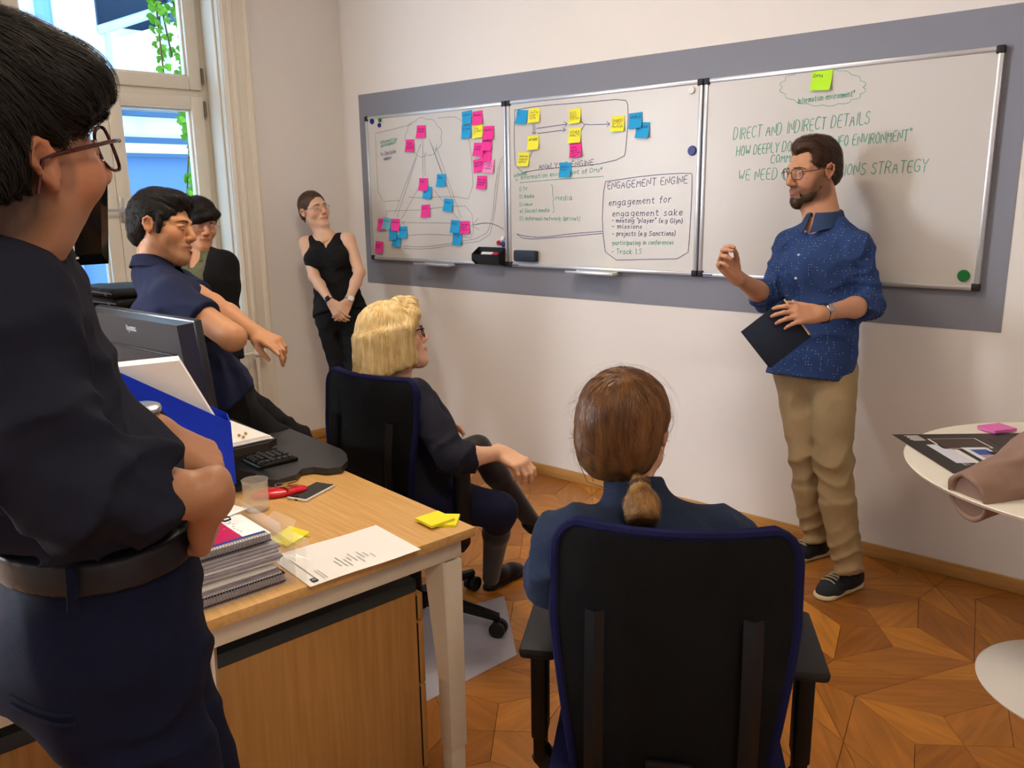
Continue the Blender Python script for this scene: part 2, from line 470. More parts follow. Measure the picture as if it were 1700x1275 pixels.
        for ax in range(3):
            for a in (0, 1):
                for b in (0, 1):
                    o0 = np.zeros(3, int); o0[(ax+1) % 3] = a; o0[(ax+2) % 3] = b; o1 = o0.copy(); o1[ax] = 1
                    g0 = G[tuple((idx+o0).T)]; g1 = G[tuple((idx+o1).T)]; x = (g0 < 0) != (g1 < 0)
                    t = np.where(x, g0/np.where(x, g0-g1, 1), 0)
                    q = np.zeros((len(idx), 3)); q += o0; q[:, ax] = t
                    acc += np.where(x[:, None], q, 0); num += x
        V = lo + (idx + acc/np.maximum(num, 1)[:, None])*h
        Q = []
        for ax in range(3):
            b1, b2 = (ax+1) % 3, (ax+2) % 3
            s0 = [slice(None)]*3; s1 = [slice(None)]*3; s0[ax] = slice(0, -1); s1[ax] = slice(1, None)
            X = I[tuple(s0)] != I[tuple(s1)]
            e = np.argwhere(X); e = e[(e[:, b1] > 0) & (e[:, b2] > 0) & (e[:, b1] < m[b1]) & (e[:, b2] < m[b2])]
            if not len(e): continue
            neg = I[tuple(e.T)]
            def cell(d1, d2):
                q = e.copy(); q[:, b1] -= d1; q[:, b2] -= d2; return vid[tuple(q.T)]
            quad = np.stack([cell(1, 1), cell(0, 1), cell(0, 0), cell(1, 0)], 1)
            ok = (quad >= 0).all(1); quad = quad[ok]; neg = neg[ok]
            quad[~neg] = quad[~neg][:, ::-1]; Q.append(quad)
        return V, np.concatenate(Q) if Q else np.zeros((0, 4), int)
    def project(s, P, it=3, off=0.0):
        for _ in range(it):
            d, g = s.grad(P); P = P - g*(d-off)[:, None]
        return P
    def grad(s, P, e=.0015):
        d = s.ev(P); g = np.stack([s.ev(P+np.eye(3)[i]*e)-d for i in range(3)], 1); n = np.linalg.norm(g, axis=1, keepdims=True)
        return d, g/(n+1e-9)
def smooth_mesh(V, Q, it=1, lam=.5):
    for _ in range(it):
        acc = np.zeros_like(V); n = np.zeros(len(V))
        for a in range(4):
            for b in (1, 3):
                np.add.at(acc, Q[:, a], V[Q[:, (a+b) % 4]]); np.add.at(n, Q[:, a], 1)
        k = n > 0; V = V.copy(); V[k] += lam*(acc[k]/n[k][:, None] - V[k])
    return V
def merge(parts):
    Vs = []; Qs = []; n = 0
    for V, Q in parts:
        Vs.append(V); Qs.append(Q+n); n += len(V)
    return np.concatenate(Vs), np.concatenate(Qs)
def used_only(V, Q):
    u = np.unique(Q); r = np.full(len(V), -1); r[u] = np.arange(len(u)); return V[u], r[Q]
# ================================================================== THE ROOM
WALLP = mat('wall_paint', 'E9E6E2', .85, bump=.15, bscale=60, var=.03, vscale=1.5)
BANDP = mat('band_paint', '868A96', .75, bump=.1, bscale=80)
OAK = mat('oak_strip', 'BE8D4E', .5, var=.25, vscale=6, stretch=(1, 14, 14))
WHITEP = mat('white_gloss_paint', 'E4DECF', .35, coat=.2)
def struct(o): o['kind'] = 'structure'; return o
CEIL = 3.55
b = MB(); b.box((3.3, .1, CEIL/2), (7.9, .2, CEIL)); wall_n = struct(b.build('wall_north', WALLP, smooth=False))
b = MB(); b.box((2.04, -.0012, 1.645), (3.75, .0024, 1.2)); b.build('painted_band', BANDP, wall_n, False)
wall_n.children[0]['label'] = 'flat grey painted band behind the boards'
WD = np.array([-.125019, -.992154, 0]); WN = np.array([.992154, -.125019, 0])      # window wall: along, inward normal
RW = np.column_stack([WD, -WN, [0, 0, 1]])                                         # local x along wall, y outward, z up
def wl(x, y, z): return RW @ np.array([x, y, z], float)
def wbox(mb, x0, x1, y0, y1, z0, z1, bev=0):
    return mb.box(wl((x0+x1)/2, (y0+y1)/2, (z0+z1)/2), (abs(x1-x0), abs(y1-y0), abs(z1-z0)), RW, bev)
WINS = [(.80, 2.00), (4.4, 5.9)]; SILL = .86; HEAD = 3.05; TH = .45
b = MB(); xs = -.2
for (a, c) in WINS:
    wbox(b, xs, a, 0, TH, 0, CEIL); wbox(b, a, c, 0, TH, 0, SILL-.03); wbox(b, a, c, 0, TH, HEAD, CEIL); xs = c
wbox(b, xs, 6.9, 0, TH, 0, CEIL)
struct(b.build('wall_west', WALLP, smooth=False))
b = MB(); b.box((7.1, -3.3, CEIL/2), (.2, 7, CEIL)); struct(b.build('wall_east', WALLP, smooth=False))
b = MB(); b.box((3.1, -6.75, CEIL/2), (8.6, .2, CEIL)); struct(b.build('wall_south', WALLP, smooth=False))
b = MB(); b.box((3.1, -3.35, CEIL+.1), (9, 7.2, .2)); struct(b.build('ceiling', mat('ceiling_paint', 'F0EBE2', .9), smooth=False))
b = MB(); b.box((3.55, -.009, .03), (7.1, .018, .06), bev=.004); struct(b.build('baseboard_north', OAK))
b = MB(); wbox(b, .0, .62, -.018, 0, 0, .06, .004); wbox(b, 2.2, 4.2, -.018, 0, 0, .06, .004); struct(b.build('baseboard_west', OAK))

# ---- star parquet: square tiles turned 36 degrees, each of kites, rhombs and corner triangles
def wood_floor(name, attr):
    m = bpy.data.materials.new(name); m.use_nodes = True; nt = m.node_tree; L = nt.links; N = nt.nodes; bs = N['Principled BSDF']
    uv = N.new('ShaderNodeUVMap'); uv.uv_map = 'UV'
    mp = N.new('ShaderNodeMapping'); mp.inputs['Scale'].default_value = (14, 1.3, 1); L.new(uv.outputs[0], mp.inputs[0])
    if attr: rnd = N.new('ShaderNodeVertexColor'); rnd.layer_name = 'Col'; rv = rnd.outputs[0]
    else: rnd = N.new('ShaderNodeObjectInfo'); rv = rnd.outputs['Random']
    cb = N.new('ShaderNodeCombineXYZ'); ml = N.new('ShaderNodeMath'); ml.operation = 'MULTIPLY'; ml.inputs[1].default_value = 37
    L.new(rv, ml.inputs[0]); L.new(ml.outputs[0], cb.inputs[1]); L.new(ml.outputs[0], cb.inputs[0]); L.new(cb.outputs[0], mp.inputs['Location'])
    n1 = N.new('ShaderNodeTexNoise'); n1.inputs['Scale'].default_value = 3.0; n1.inputs['Detail'].default_value = 6; n1.inputs['Distortion'].default_value = .6
    L.new(mp.outputs[0], n1.inputs[0])
    r1 = N.new('ShaderNodeValToRGB'); L.new(rv, r1.inputs[0]); e = r1.color_ramp.elements
    e[0].position = 0; e[0].color = lin('93591F'); e[1].position = 1; e[1].color = lin('C2802F')
    for p_, c_ in ((.3, 'A06526'), (.55, 'A96C28'), (.8, 'B3742B')):
        q = r1.color_ramp.elements.new(p_); q.color = lin(c_)
    mr = N.new('ShaderNodeMapRange'); mr.inputs[1].default_value = .25; mr.inputs[2].default_value = .75; mr.inputs[3].default_value = .68; mr.inputs[4].default_value = 1.16
    L.new(n1.outputs['Fac'], mr.inputs[0])
    hs = N.new('ShaderNodeHueSaturation'); L.new(r1.outputs[0], hs.inputs['Color']); L.new(mr.outputs[0], hs.inputs['Value'])
    L.new(hs.outputs[0], bs.inputs['Base Color'])
    bs.inputs['Roughness'].default_value = .36; bs.inputs['Specular IOR Level'].default_value = .4
    bp = N.new('ShaderNodeBump'); bp.inputs['Strength'].default_value = .06; bp.inputs['Distance'].default_value = .001
    L.new(n1.outputs['Fac'], bp.inputs['Height']); L.new(bp.outputs[0], bs.inputs['Normal'])
    return m
FLW = wood_floor('parquet_wood', False); FLS = wood_floor('parquet_wood_far', True)
b = MB(); b.box((3.1, -3.3, -.056), (8.4, 7.2, .1)); floor = struct(b.build('floor', mat('floor_bed', '3A2413', .8), smooth=False))
TS = .69; TC = np.array([3.733, -.629]); TE1 = np.array([.809, .588]); TE2 = np.array([.588, -.809])
def piece_mesh(poly):
    P = np.array(poly, float); c = P.mean(0); V = []; g = .0007
    Q = []
    for i in range(len(P)):                                  # inset by the joint
        a = P[i-1]; p = P[i]; n = P[(i+1) % len(P)]
        d1 = unit(p-a); d2 = unit(n-p); n1 = np.array([-d1[1], d1[0]]); n2 = np.array([-d2[1], d2[0]])
        m_ = n1+n2; Q.append(p + g*m_/(1+n1 @ n2))
    Q = np.array(Q); k = len(Q); ctr = Q.mean(0)
    top = Q + (ctr-Q)*.006
    V = [(*q, -.006) for q in Q] + [(*q, -.0008) for q in Q] + [(*q, 0) for q in top]
    F = [(i, (i+1) % k, k+(i+1) % k, k+i) for i in range(k)] + [(k+i, k+(i+1) % k, 2*k+(i+1) % k, 2*k+i) for i in range(k)] + [tuple(range(2*k, 3*k))]
    return V, F
def ccw(p):
    a = sum(p[i-1][0]*p[i][1]-p[i][0]*p[i-1][1] for i in range(len(p))); return p if a > 0 else p[::-1]
r_, a_, h_ = .14, .235, TS/2
KITE = ccw([(0, 0), (r_, 0), (a_, a_), (0, r_)]); RHO = ccw([(r_, 0), (h_, 0), (a_, a_)]); RHO2 = ccw([(r_, 0), (h_, 0), (a_, -a_)])
TRI = ccw([(h_, 0), (h_, h_), (a_, a_)]); TRI2 = ccw([(h_, 0), (h_, -h_), (a_, -a_)])
RHOMB = ccw([(r_, 0), (a_, -a_), (h_, 0), (a_, a_)])
KINDS = [('k', KITE, (1, 1)), ('r', RHOMB, (0, 1)), ('t', TRI, (0, 1)), ('u', TRI2, (0, 1))]
def set_uv(me, gdir):
    g = unit(gdir); h2 = np.array([-g[1], g[0]]); uv = me.uv_layers.new(name='UV')
    co = np.array([v.co[:2] for v in me.vertices]); li = np.array([l.vertex_index for l in me.loops])
    u = np.column_stack([co[li] @ h2, co[li] @ g]); uv.data.foreach_set('uv', u.astype(np.float32).ravel())
MESH = {}
for k_, poly, gd in KINDS:
    V, F = piece_mesh(poly); me = bpy.data.meshes.new('parquet_piece'); me.from_pydata(V, [], F); me.materials.append(FLW); set_uv(me, gd); MESH[k_] = me
tiles = []
ang0 = atan2(TE1[1], TE1[0])
for i in range(-9, 9):
    for j in range(-9, 12):
        c = TC + TS*(i*TE1 + j*TE2)
        if -.55 < c[0] < 7.3 and -6.8 < c[1] < .45: tiles.append((c, i, j))
def seen_score(c):
    d = np.array([c[0], c[1], 0]) - CAM; fw = f0 @ d
    if fw < .3: return 1e9
    u = (d @ rx)/fw*FPX + CX; v = -(d @ up)/fw*FPX + CY
    if not (660 < u < 1800 and 690 < v < 1420): return 1e9
    if c[1] > .25 or c[0] < -.1: return 1e9
    return fw
tiles.sort(key=lambda t: seen_score(t[0]))
npiece = 0; sV = []; sF = []; sC = []; sU = []; rnd = random.Random(5)
for c, i, j in tiles:
    near = seen_score(c[0:2]) < 1e8 and npiece + 16 <= 288
    for q in range(4):
        th = ang0 + q*pi/2
        for k_, poly, gd in KINDS:
            if near:
                o = bpy.data.objects.new('parquet_piece', MESH[k_]); link(o, floor); o.location = (c[0], c[1], 0); o.rotation_euler = (0, 0, th); npiece += 1
            else:
                V, F = piece_mesh(poly); R = Rz(th); V = np.array(V) @ R.T + np.array([c[0], c[1], 0]); n = len(sV)
                g = unit(gd); h2 = (-g[1], g[0]); t = rnd.random()
                sV += [tuple(v) for v in V]; sC += [(t, t, t, 1)]*len(V)
                V0 = np.array(piece_mesh(poly)[0]); sU += [(v[:2] @ np.array(h2), v[:2] @ g) for v in V0]
                sF += [tuple(a+n for a in f) for f in F]
o = mesh_obj('parquet', sV, sF, FLS, floor, False); o['kind'] = 'stuff'
a = o.data.color_attributes.new('Col', 'FLOAT_COLOR', 'POINT'); a.data.foreach_set('color', np.array(sC, np.float32).ravel())
uvl = o.data.uv_layers.new(name='UV'); li = np.array([l.vertex_index for l in o.data.loops]); uvl.data.foreach_set('uv', np.array(sU, np.float32)[li].ravel())

# ---- window in its deep reveal
GLASS = mat('window_glass', 'F4FBFF', .0, trans=1.0, spec=.5, ior=1.0)
def make_window(x0, x1, name, second=False):
    b = MB(); W0 = x0+.055; W1 = x1-.055; yf0, yf1 = .24, .32; zt0, zt1 = 2.20, 2.26
    for (a, c, z0, z1) in ((W0-.055, W0, SILL, HEAD), (W1, W1+.055, SILL, HEAD), (W0, W1, HEAD-.06, HEAD), (W0, W1, SILL, SILL+.05), (W0, W1, zt0-.03, zt1+.03)):
        wbox(b, a, c, yf0, yf1, z0, z1, .004)
    win = struct(b.build(name, WHITEP))
    xm = (W0+W1)/2
    def sash(a, c, z0, z1, hinge=None):
        s = MB(); w = .075
        for (p, q, r, t) in ((a, a+w, z0, z1), (c-w, c, z0, z1), (a+w, c-w, z0, z0+w), (a+w, c-w, z1-w, z1)):
            wbox(s, p, q, yf0-.022, yf1-.02, r, t, .006)
        for (p, q, r, t) in ((a+w, a+w+.012, z0+w, z1-w), (c-w-.012, c-w, z0+w, z1-w), (a+w, c-w, z0+w, z0+w+.012), (a+w, c-w, z1-w-.012, z1-w)):
            wbox(s, p, q, yf0+.005, yf1-.03, r, t, .003)
        so = s.build('sash', WHITEP, win)
        g = MB(); wbox(g, a+w-.004, c-w+.004, yf0+.028, yf0+.034, z0+w-.004, z1-w+.004); g.build('pane', GLASS, so, False)
        return so
    s1 = sash(W0-.012, x1-.135, zt1-.012, HEAD-.045); pb = MB(); wbox(pb, x1-.137, W1+.01, yf0-.005, yf1, zt1, HEAD-.05, .003); pb.build('side_post', WHITEP, win); s2 = sash(W0-.012, xm+.004, SILL+.035, zt0+.012); sash(xm-.004+.008, W1+.012, SILL+.035, zt0+.012)
    HM = mat('hinge_metal', '6B655C', .45, metal=.8)
    for z in (2.33, 2.14, 1.2):
        h = MB(); h.tube([wl(W0-.018, yf0-.026, z-.045), wl(W0-.018, yf0-.026, z+.045)], .008, 8); h.build('hinge', HM, win)
    hd = MB(); wbox(hd, xm-.028, xm+.0, yf0-.034, yf0-.022, 1.48, 1.62, .003)
    hd.tube([wl(xm-.014, yf0-.03, 1.56), wl(xm-.014, yf0-.075, 1.56), wl(xm-.014, yf0-.08, 1.55), wl(xm+.09, yf0-.08, 1.548)], .009, 8); hd.build('handle', mat('handle_metal', 'C9C7C2', .3, metal=.7), win)
    # inner lining, moulded architrave, window board
    l = MB()
    for (s, xa, xb) in ((1, x0, x0+.004), (-1, x1, x1-.004)):
        wbox(l, min(xa-.02*s, xb), max(xa-.02*s, xb), .0, .245, SILL-.03, HEAD)
        wbox(l, min(xb, xb+.012*s), max(xb, xb+.012*s), .05, .20, SILL+.06, HEAD-.08, .004)
    wbox(l, x0, x1, 0, .245, HEAD-.004, HEAD+.02)
    l.build('reveal_lining', WHITEP, win)
    for (s, xa) in ((-1, x0), (1, x1)):
        m = MB()
        prof = [(0, 0), (0, .012), (.018, .026), (.03, .02), (.045, .02), (.055, .03), (.07, .03), (.078, .022), (.13, .022), (.14, .03), (.155, .034), (.17, .03), (.178, 0)]
        P = []
        for z in (0.0, HEAD+.15):
            P.append([wl(xa + s*d_, -h2, z) for d_, h2 in prof])
        m.grid(P); m.build('architrave', WHITEP, win, ang=20)
    m = MB(); P = []
    prof = [(0, 0), (0, .012), (.018, .026), (.03, .02), (.07, .03), (.078, .022), (.13, .022), (.155, .034), (.178, 0)]
    for x in (x0-.178, x1+.178): P.append([wl(x, -h2-.001, HEAD+d_) for d_, h2 in prof])
    m.grid(P); m.build('architrave', WHITEP, win, ang=20)
    sb = MB(); wbox(sb, x0, x1, -.05, .24, SILL-.03, SILL, .006); sb.build('window_board', WHITEP, win)
    return win
make_window(*WINS[0], 'window_1'); make_window(*WINS[1], 'window_2')

# ---- the courtyard outside: rendered facade with niche window, rail, ledges and drainpipe
FAC = mat('facade_render', 'EAF0F2', .9, bump=.3, bscale=20); PLI = mat('plinth_painted_shade', '56749A', .9, bump=.3, bscale=20); DKB = mat('dark_opening', '16283E', .5)  # plinth colour: shade on the lower wall, painted in as darker blue-grey
b = MB(); FY = 4.2; A_z = np.array([0, 0, 1.]); wbox(b, -3.2, 5.5, FY, FY+.3, 2.25, 3.3); wbox(b, -3.2, -1.6, FY, FY+.3, 3.3, 6.5); wbox(b, .13, 5.5, FY, FY+.3, 3.3, 6.5); wbox(b, -1.6, .13, FY, FY+.3, 5.4, 6.5)
fac = b.build('courtyard_house', FAC, smooth=False); tag(fac, 'pale rendered courtyard house front seen through the window', 'building')
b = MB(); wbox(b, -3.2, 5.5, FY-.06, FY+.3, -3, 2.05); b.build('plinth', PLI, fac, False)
b = MB(); wbox(b, -3.2, 5.5, FY-.16, FY+.1, 2.05, 2.09); wbox(b, -3.2, 5.5, FY-.12, FY+.1, 2.19, 2.25); b.build('ledge', mat('ledge_zinc', '3B5876', .6), fac, False)
b = MB(); wbox(b, -3.2, 5.5, FY-.10, FY+.1, 2.09, 2.19); b.build('string_course', FAC, fac, False)
b = MB(); wbox(b, -3.2, 5.5, FY-.14, FY+.1, 2.46, 2.50); wbox(b, -3.2, 5.5, FY-.1, FY+.1, 2.54, 2.57); b.build('ledge', mat('ledge_zinc', '3B5876', .6), fac, False)
def onwl(px, py, off):
    r = ray(px, py); t = (-off - (CAM @ WN))/(r @ WN); return CAM + r*t
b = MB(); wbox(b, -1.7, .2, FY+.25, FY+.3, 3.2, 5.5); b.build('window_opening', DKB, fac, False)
b = MB()
for x in (-1.6, -.75, .05): wbox(b, x, x+.07, FY+.2, FY+.26, 3.3, 5.4)
wbox(b, -1.6, .13, FY+.2, FY+.26, 4.4, 4.46); b.build('window_frame', mat('old_frame', '46586E', .6), fac, False)
ra, rb_ = onwl(163, 51, FY-.2), onwl(246, 24, FY-.2); rd = rb_-ra
b = MB(); b.tube([ra, ra+rd*2.2], .045, 8); b.tube([ra+rd*.16, ra+rd*.16-A_z*.95], .03, 8); b.tube([ra+rd*1.3, ra+rd*1.3-A_z*.95], .03, 8); b.build('railing', mat('rail_paint', 'AFC6DA', .5, metal=.3), fac)
b = MB(); q0, q1 = onwl(184, 66, FY-.17), onwl(262, 44, FY-.17); b.add([q0, q0+(q1-q0)*2, q0+(q1-q0)*2-A_z*.62, q0-A_z*.62] + [v + wl(0, .05, 0) for v in (q0, q0+(q1-q0)*2, q0+(q1-q0)*2-A_z*.62, q0-A_z*.62)], [(0, 1, 2, 3), (7, 6, 5, 4), (0, 4, 5, 1), (0, 3, 7, 4)]); b.build('balcony_panel', FAC, fac, False)
b = MB(); b.tube([wl(.62, FY-.09, -2), wl(.62, FY-.09, 6.4)], .075, 10); b.build('drainpipe', mat('zinc_pipe', '6C93BE', .5, metal=.2), fac)
# ---- ivy hanging outside the right-hand edge of the window
ivy = empty('ivy', 'green ivy hanging outside beside the right edge of the window', 'plant', tuple(wl(.62, .75, 1.0)))
LEAF = bpy.data.meshes.new('leaf')
lp = [(0, 0, 0), (.030, .012, .004), (.048, .040, -.004), (.026, .046, .006), (.020, .075, 0), (0, .095, -.008), (-.020, .075, 0), (-.026, .046, .006), (-.048, .040, -.004), (-.030, .012, .004), (0, .045, .010)]
LEAF.from_pydata(lp, [], [(10, i, (i+1) % 10) for i in range(10)]); LEAF.materials.append(mat('ivy_leaf', '86CC44', .5, trans=0, var=.6, vscale=9))
bi = MB(); rnd = random.Random(3); base = np.array(ivy.location)
for (t0, zl, zh, n) in ((.70, 1.2, 3.3, 105), (.76, 1.2, 3.3, 85), (.64, 1.2, 3.3, 50), (.86, 2.35, 3.3, 36), (.81, 2.5, 3.3, 22)):
    pts = [wl(t0 + .03*sin(z*3+t0*30), .72 + .05*cos(z*4), z) - base for z in np.arange(zl, zh, .15)]
    bi.tube(pts, .006, 5)
    for k in range(n):
        z = zl + (zh-zl)*(k+rnd.random())/n; o = bpy.data.objects.new('leaf', LEAF); link(o, ivy)
        o.location = wl(t0 + .03*sin(z*3+t0*30) + rnd.uniform(-.05, .05), .70 + rnd.uniform(-.05, .06), z) - base
        s = rnd.uniform(.45, .85); o.scale = (s, s, s)
        o.rotation_euler = (Matrix.Rotation(rnd.uniform(-.5, .5) - .12, 3, 'Z') @ Matrix.Rotation(pi/2 + rnd.uniform(-.6, .6) + pi, 3, 'X') @ Matrix.Rotation(rnd.uniform(-.7, .7), 3, 'Z')).to_euler()
        o.rotation_euler.z += pi/2
bi.build('stem', mat('ivy_stem', '6B5135', .8), ivy)

# ---- radiator under the window, pendant luminaires (above the frame)
RW_ = mat('radiator_enamel', 'E9E4D8', .3)
rad = empty('radiator', 'white ribbed radiator under the window with a valve', 'radiator', tuple(wl(1.35, -.10, 0)))
rb = np.array(rad.location)
for k in range(16):
    b = MB(); x = .92+k*.058
    b.tube([wl(x, -.10, .14)-rb, wl(x, -.10, .16)-rb, wl(x, -.10, .68)-rb, wl(x, -.10, .70)-rb], [.012, .024, .024, .012], 8); b.build('radiator_column', RW_, rad)
b = MB(); b.tube([wl(.9, -.10, .17)-rb, wl(1.81, -.10, .17)-rb], .018, 8); b.tube([wl(.9, -.10, .66)-rb, wl(1.81, -.10, .66)-rb], .018, 8)
b.tube([wl(.9, -.10, .66)-rb, wl(.80, -.10, .66)-rb, wl(.78, -.10, .64)-rb, wl(.78, -.10, 0)-rb], .011, 8); b.build('pipe', RW_, rad)
b = MB(); b.lathe([(0, .0), (.022, 0), (.026, .02), (.024, .06), (.018, .075), (0, .075)], wl(.80, -.10, .66)-rb, 12, RW @ Ry(-pi/2)); b.build('valve', RW_, rad)
for _p in LAMPS:
    L_ = empty('pendant_lamp', None, 'lamp', (_p[0], _p[1], _p[2]))
    b = MB(); b.box((0, 0, .03), (1.2, .34, .05), bev=.008); b.build('housing', mat('lamp_housing', 'D8D8D6', .4), L_)
    b = MB()
    for x in (-.5, .5): b.tube([(x, 0, .05), (x, 0, CEIL-_p[2])], .003, 6)
    b.build('suspension', mat('lamp_housing', 'D8D8D6', .4), L_)
    L_['label'] = 'long pale ceiling luminaire hung ' + ('over the desks and chairs' if _p[0] < 4 else 'behind the seated woman')
# ================================================================== WHITEBOARDS
BOARDM = mat('board_enamel', 'CFCDC9', .30, spec=.4)
ALU = mat('anodised_rail', 'C4C6CB', .35, metal=.6); CAPM = mat('corner_cap_plastic', '24262C', .5)
BZ0, BZ1 = 1.204, 2.103
BX = [(.246, 1.425), (1.432, 2.616), (2.623, 3.828)]
BLAB = ['left-hand whiteboard with cloud diagram, arrows and pink and blue notes', 'middle whiteboard with boxed engine diagrams and yellow notes', 'right-hand whiteboard with green lettering behind the standing presenter']
BY = -.022
boards = []
for (x0, x1), lb in zip(BX, BLAB):
    w = x1-x0; h = BZ1-BZ0; B = empty('whiteboard', lb, 'whiteboard', (x0, 0, BZ0))
    m = MB(); m.box((w/2, -.013, h/2), (w-.02, .018, h-.02)); m.build('board_panel', BOARDM, B, False)
    for (c, d) in (((w/2, -.016, h-.010), (w-.03, .026, .020)), ((w/2, -.016, .010), (w-.03, .026, .020)), ((.010, -.016, h/2), (.020, .026, h-.03)), ((w-.010, -.016, h/2), (.020, .026, h-.03))):
        m = MB(); m.box(c, d, bev=.005); m.build('frame_rail', ALU, B)
    for (x, z) in ((.013, .013), (w-.013, .013), (.013, h-.013), (w-.013, h-.013)):
        m = MB(); m.box((x, -.0165, z), (.030, .030, .030), bev=.005); m.build('corner_cap', CAPM, B)
    boards.append(B)
for bi_, px in ((0, 724), (1, 985)):
    B = boards[bi_]; xx = on_y(px, 450, -.05)[0] - BX[bi_][0]
    m = MB(); m.box((xx, -.06, -.012), (.30, .075, .005), bev=.002); m.box((xx, -.096, -.006), (.30, .004, .014), bev=.001); m.box((xx, -.012, .0), (.26, .02, .018)); m.build('pen_tray', ALU, B)

# ================================================================== DESKS
BEECH = mat('beech_laminate', 'DDB274', .38, col2='CC9D5B', vscale=3.5, stretch=(1.5, 22, 22), bump=.03, bscale=30)
BEECHS = mat('beech_side', 'B98A4F', .42, col2='A67840', vscale=3.0, stretch=(24, 24, 1.2), bump=.03, bscale=30)
BEECHE = mat('beech_edge', 'C79B5E', .42, col2='B98A4C', vscale=4, stretch=(20, 1.5, 20))
FRM = mat('cream_steel', 'E6DDC8', .35); DGREY = mat('dark_grey_board', '3B4347', .55); BLACK = mat('black_plastic', '0C0C0D', .45); BLK2 = mat('black_matte', '1A1A1B', .55)
DA = np.array([3.120, -2.159, 0]); DRZ = radians(-7.65); RD = Rz(DRZ)
def dk(x, y, z=0): return DA + RD @ np.array([x, y, z], float)      # desk frame: x along user edge, y across
DH = .74
def make_desk(y0, label, mirror):
    D = empty('office_desk', label, 'desk', tuple(dk(0, y0)), DRZ)
    m = MB(); m.box((-.8, -.4, DH-.0125), (1.6, .79, .025), bev=.0015); top = m.build('tabletop', BEECH, D)
    for x in (-.03, -1.54):
        s = 1 if x > -1 else -1
        m = MB(); m.box((x-.025 if s > 0 else x+.0, -.4, DH-.058), (.05, .74, .05), bev=.003); m.build('cross_rail', FRM, D)
        for y in (-.058, -.742):
            yy = -1 if y > -.4 else 1
            m = MB()
            # folded-sheet leg: square post, with a pressed taper on the inner side
            m.box((x-.025 if s > 0 else x, y, .37), (.05, .055, .56), bev=.002)
            V = [(x-(.05 if s > 0 else -.025), y+yy*.0275, .655), (x-(0 if s > 0 else .025), y+yy*.0275, .655), (x-(.05 if s > 0 else -.025), y+yy*.062, .655), (x-(0 if s > 0 else .025), y+yy*.036, .655), (x-(.05 if s > 0 else -.025), y+yy*.0275, .30), (x-(0 if s > 0 else .025), y+yy*.0275, .30)]
            leg = m.build('leg', FRM, D); m = MB(); m.add(V, [(0, 2, 3, 1), (2, 4, 5, 3), (0, 4, 2), (1, 3, 5)]); m.build('leg_gusset', FRM, leg)
            f = MB(); f.box((x-.025 if s > 0 else x, y, .05), (.042, .047, .09), bev=.002); f.box((x-.025 if s > 0 else x, y, .004), (.045, .05, .008), bev=.002); f.build('leg_foot', FRM, leg)
            if s > 0:
                for z in (.575, .545):
                    h = MB(); h.tube([(x-.0503, y+yy*.012, z), (x-.0497, y+yy*.012, z)], .004, 8); h.build('bolt_hole', BLACK, leg)
    m = MB(); m.box((-.8, -.4, DH-.058), (1.5, .05, .04), bev=.002); m.build('long_beam', FRM, D)
    return D
desk1 = make_desk(0, 'beech-topped desk with cream steel legs nearest the seated women', False)
desk2 = make_desk(-.81, 'beech-topped desk pushed back to back, behind the man in front', True)
def pedestal(y0, yf, label, dirn):
    """drawers face +y (dirn 1) or -y"""
    P = empty('pedestal_cabinet', label, 'cabinet', tuple(dk(-.10, y0)), DRZ)
    d = .58; w = .42
    m = MB(); m.box((-w/2, -d/2, .29), (w, d, .55), bev=.002); m.build('carcass', BEECHS, P)
    m = MB(); m.box((-w/2, -d/2, .5825), (w+.004, d+.006, .035), bev=.004); m.build('top_panel', DGREY, P)
    yy = .004+.009 if dirn > 0 else -d-.013
    for (z0, z1) in ((.03, .285), (.29, .475), (.48, .555)):
        m = MB(); m.box((-w/2, yy, (z0+z1)/2), (w, .018, z1-z0), bev=.002); dr = m.build('drawer_front', BEECHS, P)
        g = MB(); g.box((-.002, yy-.011*dirn, (z0+z1)/2), (.003, .006, z1-z0-.01)); g.build('grip_groove', BLACK, dr)
    for x in (-.04, -w+.04):
        for y in (-.05, -d+.05):
            m = MB(); m.lathe([(0, 0), (.02, 0), (.02, .015), (0, .015)], (x, y, 0), 12); m.build('glide', BLACK, P)
    return P
pedestal(-.135, 0, 'beech pedestal cabinet with dark grey top under the near desk', 1)
pedestal(-.92, 0, 'beech pedestal cabinet under the desk behind the standing man', -1)

